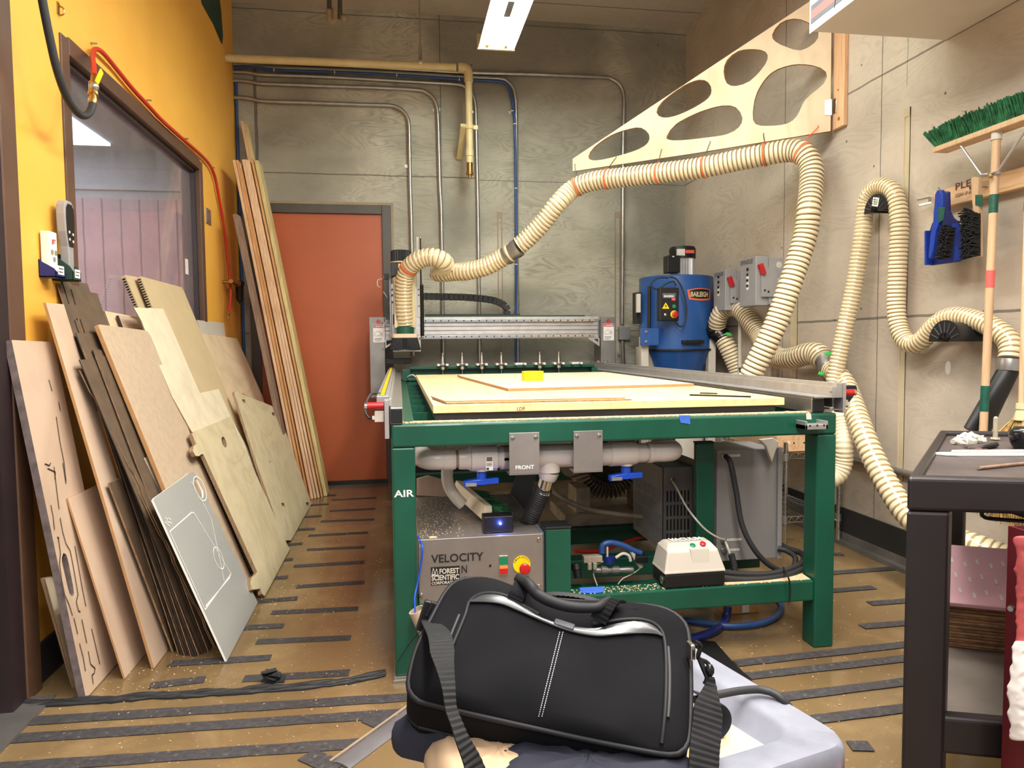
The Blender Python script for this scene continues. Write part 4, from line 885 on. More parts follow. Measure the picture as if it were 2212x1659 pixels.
part('spindle_plate', 'offwhite', (-.03, Ys-.04, 1.22), (.12, Ys+.07, 1.584), .004)
part('blue_marker', 'blue_pl', (-.041, Yh-.003, 1.24), (-.015, Yh, 1.32), .002)
part('level_tube', 'red_dark', (-.012, Ys-.052, 1.28), (.003, Ys-.041, 1.42), .002)
part('label', 'brass', (.005, Ys-.063, 1.642), (.045, Ys-.06, 1.672), 0)
m = MB(); m.lathe((.045, Ys-.02, 1.178), (0, 0, 1), [(0, .062), (.05, .062)], 24); m.build('dust_port', 'green', mc, smooth=40)
m = MB(); pts = []
for i in range(24):
    t = 2*math.pi*i/24; pts.append((.042+.092*math.copysign(abs(math.cos(t))**.5, math.cos(t)), Ys-.02+.075*math.copysign(abs(math.sin(t))**.5, math.sin(t)), 1.15))
m.prism(pts, (0, 0, 1), .028); m.build('brush_ring', 'ply', mc)
m = MB()
for i in range(260):
    t = 2*math.pi*i/260; a = V((.042+.088*math.copysign(abs(math.cos(t))**.5, math.cos(t)), Ys-.02+.071*math.copysign(abs(math.sin(t))**.5, math.sin(t)), 1.151))
    o_ = (a-V((.042, Ys-.02, 1.151)))*random.uniform(.1, .26); c = a+o_+V((0, 0, -.088+random.uniform(-.004, .004))); m.cyl(a, c, .0035, 4, r2=.0028)
m.box((.042-.078, Ys-.085, 1.068), (.042+.078, Ys+.04, 1.151)); m.build('brush_bristles', 'bristle_k', mc)['kind'] = 'stuff'
# small wiring at the head
m = MB()
for pts in ([(848,600),(835,592),(828,600)], [(826,602),(816,605),(816,618),(822,620)], [(842,655),(835,640),(828,630)], [(838,690),(830,700),(828,720)]):
    m.tube(cr([fY(x, y, Yh) for x, y in pts], .01), .003, 6)
m.build('sensor_wire', 'grey_sw', mc)
m = MB()
for x, y, w_, h_ in ((835,598,10,12),(838,684,10,12),(840,645,6,14)):
    c = fY(x, y, Yh); m.box((c.x-w_*.0017, Yh-.02, c.z-h_*.0017), (c.x+w_*.0017, Yh+.02, c.z+h_*.0017))
m.build('sensor', 'black', mc)
c = fY(850, 780, 5.3); m = MB(); m.box((-.1, 5.3, c.z-.02), (.075, 5.34, c.z+.02)); m.box((.04, 5.29, c.z-.018), (.09, 5.35, c.z+.02)); m.build('x_motor', 'black', mc, bevel=.003)
# cable chain
P = [fY(x, y, Yg+.09) for x, y in ((906,640),(960,641),(1000,642),(1040,645),(1070,650),(1090,660),(1097,672),(1092,681))]
pp = resample(cr(P, .01), .037); m = MB()
for a, c in zip(pp, pp[1:]): m.beam(a, a+(c-a)*.93, .05, .042, (0, 1, 0)); m.beam(a+(c-a)*.3, a+(c-a)*.62, .054, .026, (0, 1, 0))
m.build('cable_chain', 'black', mc, bevel=.002)
part('chain_run', 'black', (.2, Yg+.065, 1.3185), (.92, Yg+.115, 1.328), 0)
# tool rack
Yt = 5.14
m = MB(); m.box((.02, Yt+.02, .862), (1.44, Yt+.03, .925)); m.box((.02, Yt-.04, .862), (.075, Yt+.02, .92)); m.box((1.395, Yt-.04, .862), (1.44, Yt+.02, .92)); m.box((.02, Yt-.04, .846), (1.44, Yt+.03, .862)); m.build('tool_rack', 'green', mc, bevel=.002)
part('tool_rack_bar', 'green', (.075, Yt-.03, .925), (1.42, Yt+.035, .946), .002)
m = MB(); m.tube(cr([(.07, Yt-.06, .85), (.05, Yt-.3, .88), (.085, Yt-.35, .9), (.12, Yt-.4, .875)], .02), .005, 8); m.build('air_tube', 'grey_sw', mc, smooth=60)
ids = (956.5, 998.5, 1041, 1083, 1124.5, 1166, 1207, 1246)
words = ['leftmost steel tool holder in the green rack at the back of the bed', 'second steel tool holder from the left in the green rack', 'third steel tool holder from the left in the green rack', 'fourth steel tool holder, just left of the empty fork', None, 'steel tool holder just right of the empty fork', 'rightmost steel tool holder in the green rack', None]
th0 = None
for x_, wd in zip(ids, words):
    c = fY(x_, 787, Yt-.05); m = MB()
    for s_ in (-1, 1): m.box((c.x+s_*.022, Yt-.07, .947), (c.x+s_*.04, Yt-.0, .962))
    m.box((c.x-.04, Yt-.01, .947), (c.x+.04, Yt+.015, .962)); m.build('tool_fork', 'white', mc, bevel=.002)
    if wd is None: continue
    if th0 is None:
        th0 = thing('tool_holder', wd, 'tool holder', (c.x, Yt-.05, .955), 'tool holders in the rack'); q = th0.location
        m = MB(); m.lathe(q+V((0, 0, -.035)), (0, 0, 1), [(0, .014), (.002, .018), (.022, .018), (.024, .022), (.03, .023), (.033, .019), (.038, .023), (.044, .023), (.046, .015), (.1, .008), (.102, .005), (.112, .005), (.113, .007), (.12, .007)], 18); m.build('taper', 'chrome', th0, smooth=35)
        m = MB(); m.cyl(q+V((0, 0, -.035)), q+V((0, 0, -.075)), .004, 8); m.build('cutter', 'steel', th0)
    else:
        o = copy_tree(th0, V((c.x, Yt-.05, .955))); o['label'] = wd
# front plates and manifold
Ym = YF+.10
def zat(py, Y, px=1100): return fY(px, py, Y).z
for (xa, xb, nm) in ((.351, .452, 1), (.568, .668, 0)):
    o = part('mounting_plate', 'brushed', (xa, YF-.005, .672), (xb, YF-.0005, .808), .001)
    for x in (xa+.012, xb-.012):
        m = MB(); m.lathe((x, YF-.005, .792), (0, -1, 0), [(0, .007), (.003, .0065), (.004, .003)], 12); m.build('screw', 'chrome', o, smooth=40)
    m = MB(); m.box((xa, YF-.004, .668), (xb, YF+.06, .672)); m.build('plate_flange', 'brushed', o)
text('FRONT', fY(1113, 1014, YF-.006), (1, 0, 0), (0, 0, 1), .0125, 'white', mc, width=.062, bold=.02)
zc = zat(985, Ym, 1180); X = lambda px: fY(px, 985, Ym).x
mani = MB(); mani.cyl((X(1080), Ym, zc), (X(1330), Ym, zc), .041, 28); mo = mani.build('vacuum_manifold', 'pvc', mc, smooth=50)
def lat(name, xs, par=mo, mat='pvc'):
    m = MB(); m.lathe((xs[0][0], Ym, zc), (1, 0, 0), [(x-xs[0][0], r) for x, r in xs], 28); return m.build(name, mat, par, smooth=35)
lat('valve_body', [(X(1016), .036), (X(1017), .043), (X(1072), .0445), (X(1073), .037)])
lat('threaded_collar', [(X(1073), .036), (X(1082), .036), (X(1083), .032), (X(1086), .041), (X(1098), .041)])
lat('valve_shoulder', [(X(990), .034), (X(995), .036), (X(1010), .037), (X(1016), .042)])
lat('union_nut', [(X(984), .028), (X(985), .030), (X(990), .030)], mat='caulk')
lat('union_nut', [(X(958), .036), (X(980), .036), (X(981), .034), (X(984), .034)])
lat('valve_body', [(X(1315), .043), (X(1316), .0445), (X(1368), .042), (X(1376), .036)])
lat('threaded_collar', [(X(1303), .038), (X(1309), .037), (X(1310), .032), (X(1315), .032)])
lat('union_nut', [(X(1376), .035), (X(1393), .034), (X(1394), .03), (X(1398), .03)])
lat('union_nut', [(X(1398), .037), (X(1408), .037), (X(1409), .035), (X(1425), .034)])
for (xa, sgn) in ((X(958), -1), (X(1425), 1)):
    m = MB(); q = V((xa, Ym, zc)); m.tube(cr([q, q+V((sgn*.02, 0, 0)), q+V((sgn*.05, .012, 0)), q+V((sgn*.066, .05, 0)), q+V((sgn*.068, .10, 0)), q+V((sgn*.068, .2, -.01))], .008), .0345, 24); m.build('elbow', 'pvc', mo, smooth=50)
def handle(px):
    x = X(px); q = V((x, Ym, zc-.04)); m = MB(); m.lathe(q+V((0, 0, .005)), (0, 0, -1), [(0, .026), (.008, .024)], 16); m.build('valve_neck', 'pvc', mo, smooth=40)
    m = MB(); m.lathe(q, (0, 0, -1), [(.003, .0165), (.05, .0175)], 18)
    m.prism([(x-.062, Ym-.016, q.z-.036), (x-.02, Ym-.018, q.z-.03), (x+.058, Ym-.012, q.z-.028), (x+.058, Ym+.008, q.z-.028), (x-.02, Ym+.016, q.z-.03), (x-.062, Ym+.014, q.z-.036)], (0, 0, -1), .02)
    o = m.build('valve_handle', 'blue_pl', mo, bevel=.003, smooth=40)
    m = MB(); m.box((x-.057, Ym-.0205, q.z-.052), (x-.02, Ym-.0185, q.z-.04)); m.build('handle_label', 'alu', o)
handle(1040); handle(1352)
m = MB(); q = V((X(1055), Ym-.0447, zc)); m.box((q.x-.014, q.y, zc-.035), (q.x+.01, q.y+.003, zc+.012)); lb = m.build('barcode_label', 'white', mo)
m = MB()
for i in range(9): m.box((q.x-.012+.0022*i, q.y-.0005, zc-.004), (q.x-.0108+.0022*i+(.0006 if i % 3 else 0), q.y, zc+.01))
for i in range(3): m.box((q.x-.012, q.y-.0005, zc-.012-.004*i), (q.x+.006, q.y, zc-.0105-.004*i))
m.box((q.x-.012, q.y-.0005, zc-.033), (q.x-.004, q.y, zc-.026)); m.build('barcode', 'ink', lb)
xt = X(1186); m = MB(); m.cyl((xt, Ym, zc-.02), (xt, Ym, zc-.055), .038, 22); m.lathe((xt, Ym, zc-.055), (-.25, .1, -1), [(0, .036), (.02, .033), (.03, .028)], 20); m.build('tee_branch', 'pvc', mo, smooth=40)
a = V((xt-.008, Ym+.003, zc-.083)); m = MB(); m.lathe(a, (-.25, .2, -1), [(0, .026), (.03, .026), (.032, .029), (.036, .026), (.05, .029)], 18); m.build('hose_clamp', 'chrome', mo, smooth=35)
m = ribbed([a+V((-.008, .006, -.03)), a+V((-.03, .03, -.09)), a+V((-.05, .07, -.16)), a+V((-.05, .2, -.22)), a+V((.0, .4, -.26))], .029, .008, .05, 16); m.build('suction_hose', ['rubber', 'black'], mo, smooth=50)
# grey pipe and board scraps behind the manifold
m = MB(); m.tube(cr([fY(x, y, 2.6) for x, y in ((975,980),(966,1020),(970,1050),(985,1075),(1000,1090))], .01), .022, 14); m.build('return_pipe', 'grey_sw', mo, smooth=50)
# block screwed on the front right and tapes
a = fY(1716, 907, YF); m = MB(); x0, x1 = fY(1740, 915, YF-.06).x, fY(1789, 915, YF-.06).x; z0, z1 = fY(1760, 928, YF-.06).z, fY(1760, 910, YF-.06).z
m.box((x0-.0, YF-.06, z0), (x1, YF, z0+(z1-z0)*.55)); m.box((x0, YF-.06, z0), (x0+.008, YF, z1)); m.box((x1-.008, YF-.06, z0), (x1, YF, z1)); ab = m.build('clamp_block', 'alu', mc, bevel=.001)
for k in (.2, .52, .82):
    m = MB(); m.cyl((x0+(x1-x0)*k, YF-.0605, (z0+z1)/2-.001), (x0+(x1-x0)*k, YF-.058, (z0+z1)/2-.001), .0036, 10); m.build('bolt_hole', 'vent', ab)
for pts, mt, lb in ((((1466,897),(1490,897),(1491,917),(1485,915),(1470,913)), 'blue_tape', 'scrap of blue tape'), (((1741,894),(1747,890),(1752,895),(1753,906),(1742,906)), 'grey_sw', 'scrap of grey tape')):
    m = MB(); m.prism([fY(x, y, YF-.0012) for x, y in pts], (0, -1, 0), .0006); m.build('tape_scrap', mt, mc, label=lb)
m = MB(); z_ = .2485; m.prism([(fZ(x, y, z_)) for x, y in ((1251,1270),(1304,1267),(1305,1279),(1290,1281),(1256,1281))], (0, 0, 1), .001); m.build('tape_scrap', 'blue_tape', mc, label='blue tape scrap with pen marks on the lower beam')
# sawdust lying on the machine
m = MB()
for i in range(700):
    x = random.uniform(0, 1.5); y = YF+.03+abs(random.gauss(0, .02)); s_ = random.uniform(.0015, .005)
    m.obox((x, y, ZT+.0012), (s_, 0, 0), (0, s_*random.uniform(.5, 1.5), 0), (0, 0, .0015))
m.box((.05, YF+.04, ZT), (1.44, YF+.07, ZT+.003))
for i in range(500):
    x = random.uniform(.57, 1.42); y = YF+random.uniform(.008, .07); s_ = random.uniform(.0008, .0025)*(1.6 if x > 1.15 else 1)
    m.obox((x, y, .2482), (s_, 0, 0), (0, s_, 0), (0, 0, .0006))
m.prism([(1.12, YF+.012, .2475), (1.44, YF+.012, .2475), (1.445, YF+.075, .2475), (1.1, YF+.075, .2475)], (0, 0, 1), .002)
o = m.build('sawdust', 'dust', mc); o['kind'] = 'stuff'
# ---------------------------------------------------------------- sheets and small things on the bed
def fpoly(pts, z, th, name, mat, label, cat, group=None, edge=None):
    m = MB(); P = [fZ(x, y, z+th) for x, y in pts]; P = [V((min(p.x, 1.36), p.y, z)) for p in P]; m.prism(P, (0, 0, 1), th, side_mat=1)
    return tag(m.build(name, [mat, edge or mat]), label, cat, group)
z0 = .8985
m = MB(); m.prism([(.36, 4.25, z0), (.455, 3.0, z0), (1.33, 3.1, z0), (1.33, 4.55, z0), (.36, 4.5, z0)], (0, 0, 1), .012, side_mat=1); tag(m.build('plywood_sheet', ['ply_pale', 'mdf_edge']), 'pale thin plywood sheet lying on the back half of the machine bed', 'board')
m = MB(); m.prism([(.118, 2.66, z0), (.155, 2.405, z0), (.80, 2.40, z0), (.82, 2.66, z0)], (0, 0, 1), .005, side_mat=1); tag(m.build('plywood_sheet', ['spoil', 'hardboard_torn']), 'lower of two thin chipped plywood pieces at the front of the bed', 'board', 'thin plywood pieces at the front of the bed')
m = MB(); m.prism([(.114, 2.67, z0+.0055), (.15, 2.42, z0+.0055), (.78, 2.41, z0+.0055), (.80, 2.64, z0+.0055)], (0, 0, 1), .005, side_mat=1); tag(m.build('plywood_sheet', ['spoil', 'mdf_edge']), 'upper of two thin chipped plywood pieces at the front of the bed', 'board', 'thin plywood pieces at the front of the bed')
c = fZ(1155, 823, .911); m = MB(); ri, ro, hh = .042, .056, .048
for (r1, r2) in ((ri, ro),):
    n_ = 40; P = [(c.x+r*math.cos(2*math.pi*i/n_), c.y+.055+r*math.sin(2*math.pi*i/n_), .911+h) for (r, h) in ((ro, 0), (ro, hh), (ri, hh), (ri, 0)) for i in range(n_)]
    m.add(P, [(k*n_+i, k*n_+(i+1) % n_, ((k+1) % 4)*n_+(i+1) % n_, ((k+1) % 4)*n_+i) for k in range(4) for i in range(n_)])
tr = thing('tape_roll', 'bright yellow tape roll standing on the pale sheet on the machine bed', 'tape roll', (c.x, c.y+.055, .911)); m.build('roll', 'yellow_pl', tr, smooth=40)
m = MB(); m.lathe((c.x, c.y+.055, .9112), (0, 0, 1), [(0, ri), (.001, ri)], 30)
a = fZ(1490, 853, z0+.004); q = fZ(1622, 857, z0+.004); pn = thing('wrench', 'thin black wrench lying on the front right of the machine bed', 'tool', a)
m = MB(); m.beam(a, q, .008, .006); m.build('shaft', 'black', pn, bevel=.001)
a2 = fZ(1512, 849, z0+.004); m = MB(); m.beam(a2, a2+(q-a)*.3, .006, .005); m.build('short_arm', 'black', pn, bevel=.001)
# ---------------------------------------------------------------- under the table
cb = thing('control_box', 'brushed steel machine control box lettered VELOCITY with emergency button', 'control box', (.26, 2.33, .2475))
bx0, bx1, by0, by1, bz0, bz1 = .05, .468, 2.33, 2.985, .2475, .462
m = MB(); m.box((bx0, by0, bz0), (bx1, by1, bz1)); m.build('case', 'brushed', cb, bevel=.002)
m = MB(); m.box((bx1-.008, by0+.003, bz0), (bx1+.004, by1, bz1+.002)); m.build('side_cover', 'slate', cb, bevel=.001)
for (x, z) in ((bx0+.008, bz1-.02), (bx0+.008, bz0+.03), (bx1-.016, bz1-.02), (bx1-.016, bz0+.035)):
    m = MB(); m.lathe((x, by0, z), (0, -1, 0), [(0, .007), (.003, .006), (.004, .002)], 12); m.build('screw', 'chrome', cb, smooth=40)
yf = by0-.0012
def cbp(px, py): return fY(px, py, yf)
def ctext(s, p, q, py0, py1, mat='ink', yy=0, bold=.01):
    a = cbp(p, py0); c = cbp(q, py1); h = fY((p+q)/2, 0, yf)
    return a, c
tv = cbp(932, 1216); text('VELOCITY', tv, (1, 0, .0), (0, 0, 1), .0265, 'ink', cb, width=cbp(1045, 1210).x-tv.x, bold=.015)
t2 = cbp(996, 1238); text('N', t2, (1, 0, 0), (0, 0, 1), .026, 'ink', cb, width=.018, bold=.01); t3 = cbp(996, 1263); text('C', t3, (1, 0, 0), (0, 0, 1), .026, 'ink', cb, width=.02, bold=.01)
la = cbp(931, 1265); lbp = cbp(993, 1222); m = MB(); m.box((la.x, yf+.0002, la.z), (lbp.x, yf+.001, lbp.z)); lg = m.build('logo_plate', 'ink', cb)
H_ = lbp.z-la.z; W_ = lbp.x-la.x; o0 = V((la.x, yf, la.z))
text('FOREST', o0+V((W_*.29, 0, H_*.62)), (1, 0, 0), (0, 0, 1), H_*.27, 'grey_sw', lg, width=W_*.68, bold=.03, th=.0004)
text('SCIENTIFIC', o0+V((W_*.02, 0, H_*.27)), (1, 0, 0), (0, 0, 1), H_*.28, 'grey_sw', lg, width=W_*.95, bold=.03, th=.0004)
text('CORPORATION', o0+V((W_*.02, 0, H_*.05)), (1, 0, 0), (0, 0, 1), H_*.15, 'grey_sw', lg, width=W_*.95, bold=.03, th=.0004)
m = MB()
for k, xx in enumerate((.09, .2)):
    for j in range(3): m.prism([o0+V((W_*(xx-.05-.015*j), -.0004, H_*(.86-.11*j-.12-.04*k))), o0+V((W_*(xx+.05+.015*j), -.0004, H_*(.86-.11*j-.12-.04*k))), o0+V((W_*xx, -.0004, H_*(.98-.11*j-.04*k)))], (0, -1, 0), .0002)
m.build('tree_mark', 'grey_sw', lg)
p = cbp(1059, 1222); m = MB(); m.cyl(p, p+V((0, -.001, 0)), .0042, 12); m.build('small_hole', 'vent', cb)
a = cbp(1078, 1242); c = cbp(1097, 1200); m = MB(); m.box((a.x, yf-.003, a.z), (c.x, yf+.001, c.z)); sw = m.build('rocker_switch', 'chrome', cb, bevel=.001)
m = MB(); m.box((a.x+.002, yf-.005, a.z+.034), (c.x-.002, yf-.003, c.z-.004)); m.build('green_half', 'green_btn', sw)
m = MB(); m.box((a.x+.002, yf-.007, a.z+.004), (c.x-.002, yf-.003, a.z+.033)); m.build('red_half', 'red', sw)
m = MB(); m.box((a.x+.002, yf-.0078, a.z+.023), (c.x-.002, yf-.007, a.z+.034)); m.build('lit_lens', 'lamp_red', sw)
p = cbp(1127, 1219); m = MB(); m.lathe(p, (0, -1, 0), [(0, .0295), (.002, .0295)], 32); es = m.build('emergency_stop', 'yellow_pl', cb, label='yellow disc lettered EMERGENCY with a red mushroom button')
pq = cbp(1131, 1224); m = MB(); m.lathe(pq+V((0, -.002, 0)), (0, -1, 0), [(0, .012), (.016, .012), (.018, .018), (.026, .0185), (.03, .015), (.031, .008)], 26); m.build('mushroom_button', 'red', es, smooth=40)
for i, ch in enumerate('EMERGENCY'):
    t = math.radians(158-17.0*i); d_ = V((math.cos(t), 0, math.sin(t))); text(ch, p+d_*.0225+V((0, -.0022, 0)), (math.sin(t), 0, -math.cos(t)), d_, .0055, 'ink', es, align='CENTER', th=.0002, bold=.02)
# things on the control box
br = thing('bench_brush', 'wooden backed hand brush with green bristles lying on the control box', 'brush', (.3, 2.7, bz1))
a = V((.222, 2.86, bz1+.105)); q = V((.355, 2.52, bz1+.075)); a = fY(998, 1058, 2.82); q = fY(1060, 1108, 2.5); dd = (q-a).normalized(); sd = dd.cross(V((.2, 0, 1))).normalized(); up = sd.cross(dd)
dd = (q-a).normalized(); m = MB(); m.prism([a-up*.004-dd*.02, a+up*.034-dd*.01, a+dd*.05+up*.03, q+up*.026, q+dd*.014+up*.012, q+dd*.012-up*.02, q-up*.028, a+dd*.05-up*.024, a-up*.026], sd, .03); m.build('back', 'ply_pale', br, bevel=.004)
m = MB(); nn = (dd.cross(V((0, 0, 1)))).normalized(); nn = nn if nn.x > 0 else -nn
for i in range(420):
    t = random.uniform(.12, 1.0); s0 = a+(q-a)*t+nn*.012+up*random.uniform(-.012, .014); s1 = s0+nn*random.uniform(.055, .07)+V((0, 0, random.uniform(-.03, .0)))+dd*random.uniform(.0, .02)
    m.cyl(s0, s1, .0017, 4, r2=.0012)
m.build('bristles', 'bristle_g', br)['kind'] = 'stuff'
c = q+nn*-.0; p = fP(q.x, q.y, q, V((0, 1, 0))) if 0 else q
m = MB(); la_ = fY(1045, 1102, 2.5); m.beam(a+(q-a)*.75-up*.008+V((-.002, -.017, 0)), a+(q-a)*.93-up*.01+V((-.002, -.017, 0)), .001, .008, up); m.build('red_stamp', 'red', br)
pb = thing('power_brick', 'small black box with a glowing blue light on the control box', 'power supply', (.36, 2.38, bz1+.003))
a = fY(1045, 1160, 2.36); c = fY(1109, 1122, 2.36); zb = bz1+.003; m = MB(); m.box((a.x, 2.36, zb), (c.x, 2.42, zb+(c.z-a.z))); m.build('case', 'black', pb, bevel=.003)
lp = fY(1081, 1140, 2.359); lp.z = zb+.03; m = MB(); m.ball(lp, .0035); m.build('led', 'led', pb, smooth=60)
lt = bpy.data.lights.new('blue_led_light', 'POINT'); lt.energy = .12; lt.color = (.08, .14, 1); lt.shadow_soft_size = .004; lo = bpy.data.objects.new('blue_led_light', lt); C.objects.link(lo); lo.location = lp+V((0, -.012, 0))
m = MB(); m.tube(cr([(c.x, 2.40, zb+.025), (c.x+.03, 2.42, zb+.026), (c.x+.06, 2.44, zb+.01), (c.x+.075, 2.45, zb+.004)], .01), .0025, 6); m.build('cord', 'black', pb)
c = fZ(935, 1162, bz1+.002); m = MB(); m.prism([c+V((-.012, -.006, 0)), c+V((.01, -.008, 0)), c+V((.014, .0, 0)), c+V((.0, .01, 0)), c+V((-.01, .006, 0))], (0, 0, 1), .004); tag(m.build('wood_chip', 'ply'), 'small pale wood chip on the left edge of the control box top', 'chip')
m = MB()
for i in range(380):
    x = bx0+abs(random.gauss(0, .1)); y = random.uniform(by0+.01, by1)
    if x > bx1-.02: continue
    s_ = random.uniform(.0006, .002); m.obox((x, y, bz1+.0028), (s_, 0, 0), (0, s_, 0), (0, 0, .0004))
o = tag(m.build('sawdust', 'dust'), 'pale sawdust specks scattered over the control box top', 'sawdust'); o['kind'] = 'stuff'
# board scrap and steel plate behind
m = MB(); m.prism([fY(x, y, 3.35) for x, y in ((900,1035),(925,1028),(985,1045),(1000,1075),(900,1070))], (0, 1, 0), .02); tag(m.build('wood_board', 'ply_pink'), 'pinkish board scrap under the machine behind the control box', 'board')
ps = thing('steel_plate', 'slanted dark steel plate standing under the machine left of the suction hose', 'plate', (.5, 2.9, .2)); m = MB(); m.prism([fY(x, y, 3.0) for x, y in ((1118,1020),(1160,1020),(1140,1105),(1095,1085))], (0, 1, 0), .004); m.build('sheet', 'slate', ps)
# perforated steel box
vf = thing('vented_box', 'perforated steel drive box with slotted front standing under the machine', 'electrical box', (1.11, 2.75, .247))
vx0, vx1, vy0, vy1, vz0, vz1 = 1.049, 1.178, 2.75, 3.12, .247, .592
m = MB(); m.box((vx0+.002, vy0+.004, vz0+.001), (vx1-.002, vy1-.002, vz1-.002)); m.build('inner_case', 'vent', vf)
def slotted(org, ux, uz, W_, Hh, cols, rows, mx, mz0, mz1, n, th, sw_, name, mat):
    org = V(org); ux = V(ux); uz = V(uz); out = [org, org+ux*W_, org+ux*W_+uz*Hh, org+uz*Hh]; hs = []
    cw = (W_-2*mx)/cols; rh = (Hh-mz0-mz1)/rows
    for i in range(cols):
        for j in range(rows):
            a = org+ux*(mx+cw*(i+.5)-sw_/2)+uz*(mz0+rh*j+.006); c2 = ux*sw_; d2 = uz*(rh-.012); hs.append([a, a+c2, a+c2+d2, a+d2])
    m = MB(); m.prism(out, n, th, hs); return m.build(name, mat, vf)
slotted((vx0, vy0, vz0), (1, 0, 0), (0, 0, 1), vx1-vx0, vz1-vz0, 7, 4, .012, .02, .09, (0, 1, 0), .003, .0075, 'slotted_front', 'alu_dull')
slotted((vx0, vy1, vz0), (0, -1, 0), (0, 0, 1), vy1-vy0, vz1-vz0, 14, 4, .02, .02, .09, (1, 0, 0), .002, .006, 'slotted_side', 'grey_box')
m = MB(); m.box((vx0, vy0+.003, vz1-.002), (vx1-.0, vy1, vz1)); m.box((vx1-.001, vy0, vz0), (vx1+.0, vy1, vz1)); m.build('top_cover', 'grey_box', vf)
m = MB(); m.box((vx1+.001, vy0-.0, vz0), (vx1+.004, vy1+.05, vz1+.03)); m.build('back_flange', 'alu_dull', vf)
g1 = fY(1452, 1036, vy0-.002); m = MB(); m.lathe(g1, (0, -1, 0), [(0, .011), (.008, .011), (.009, .008), (.018, .007)], 8); m.build('cable_gland', 'brass', vf, smooth=30)
m = MB(); m.tube(cr([fY(x, y, Y) for x, y, Y in ((1453,1040,2.72),(1462,1055,2.68),(1480,1090,2.6),(1500,1118,2.52),(1525,1145,2.51),(1552,1162,2.52),(1566,1166,2.55))], .01), .004, 8); m.build('cable', 'grey_sw', vf, smooth=60)
# grey enclosure
en = thing('grey_enclosure', 'tall grey electrical enclosure under the right side of the machine', 'electrical box', (1.33, 2.6, .2465))
ex0, ex1, ey0, ey1, ez0, ez1 = 1.203, 1.452, 2.58, 2.80, .2475, .683
m = MB(); m.box((ex0, ey0, ez0), (ex1, ey1, ez1)); m.build('case', 'grey_enc', en, bevel=.003)
m = MB(); m.box((ex1, ey0-.01, ez0-.0), (ex1+.018, ey1-.06, ez1+.005)); m.build('door_edge', 'grey_box', en, bevel=.002)
gl = []
for (px, py, tx) in ((1563,984,'CNC ETH IN'),(1561,1166,'SPINDLE CONTROL'),(1562,1188,'SPINDLE ON')):
    g1 = fY(px, py, ey0-.001); m = MB(); m.lathe(g1, (0, -1, 0), [(0, .011), (.008, .011), (.009, .009), (.02, .008)], 8); m.build('cable_gland', 'steel', en, smooth=30); gl.append(g1)
    a = g1+V((.018, 0, -.006)); m = MB(); m.box((a.x, ey0-.001, a.z), (a.x+(.05 if 'CON' not in tx else .06), ey0, a.z+.0085)); l_ = m.build('cable_label', 'white', en); text(tx, (a.x+.004, ey0-.0012, a.z+.0025), (1, 0, 0), (0, 0, 1), .0042, 'ink', l_, width=.038, th=.0002)
m = MB(); m.tube(cr([gl[0]+V((0, -.02, 0))]+[fY(x, y, Y) for x, y, Y in ((1578,1000,2.52),(1590,1060,2.5),(1602,1130,2.48),(1625,1180,2.46),(1655,1215,2.45),(1690,1234,2.45),(1712,1230,2.46),(1718,1205,2.5),(1700,1190,2.54),(1680,1185,2.56))], .01), .0105, 12); m.build('thick_cable', 'rubber', en, smooth=60)
m = MB(); m.tube(cr([gl[1]+V((0, -.02, 0))]+[fY(x, y, Y) for x, y, Y in ((1570,1178,2.53),(1576,1195,2.52),(1582,1215,2.52),(1584,1235,2.52))], .01), .005, 8); m.build('thin_cable', 'grey_sw', en, smooth=60)
m = ribbed([fY(x, y, Y) for x, y, Y in ((1580,1198,2.5),(1584,1215,2.5),(1588,1238,2.5))], .012, .006, .08, 12); m.build('corrugated_sleeve', ['rubber', 'black'], en)
m = MB(); m.prism([fY(x, y, 2.55) for x, y in ((1640,950),(1672,946),(1684,955),(1676,975),(1668,1000),(1662,985),(1655,965))], (0, 1, 0), .02); m.build('crumpled_tape', 'grey_sw', en, bevel=.004)
# vacuum switch
vsw = thing('vacuum_switch', 'grey and black motor starter box lettered VACUUM on the lower front beam', 'switch box', (.985, 2.34, .249))
sx0, sx1, sy0, sy1, sz0 = .892, 1.112, 2.315, 2.42, .2495
m = MB(); m.box((sx0, sy0, sz0), (sx1, sy1+.02, sz0+.05)); m.build('base', 'black', vsw, bevel=.006)
m = MB(); zt_ = sz0+.05; P0 = [(sx0-.004, sy0-.004, zt_), (sx1+.004, sy0-.004, zt_), (sx1+.004, sy1+.024, zt_), (sx0-.004, sy1+.024, zt_)]
P1 = [(sx0, sy0, zt_+.012), (sx1, sy0, zt_+.012), (sx1, sy1+.02, zt_+.012), (sx0, sy1+.02, zt_+.012)]; P2 = [(sx0+.014, sy0+.014, zt_+.075), (sx1-.02, sy0+.014, zt_+.075), (sx1-.02, sy1+.01, zt_+.08), (sx0+.014, sy1+.01, zt_+.08)]; P3 = [(sx0+.03, sy0+.05, zt_+.096), (sx1-.035, sy0+.05, zt_+.096), (sx1-.035, sy1, zt_+.096), (sx0+.03, sy1, zt_+.096)]
m.add(P0+P1+P2+P3, [(3, 2, 1, 0)]+[(4*k+i, 4*k+(i+1) % 4, 4*k+4+(i+1) % 4, 4*k+4+i) for k in range(3) for i in range(4)]+[(12, 13, 14, 15)]); m.build('lid', 'grey_sw', vsw, bevel=.006, bseg=3)
m = MB(); m.prism([(sx0+.105, sy0+.002, zt_+.012), (sx0+.165, sy0+.002, zt_+.012), (sx0+.165, sy0+.011, zt_+.082), (sx0+.095, sy0+.011, zt_+.082)], (0, 1, -.2), .02); m.build('button_panel', 'grey_sw', vsw, bevel=.002)
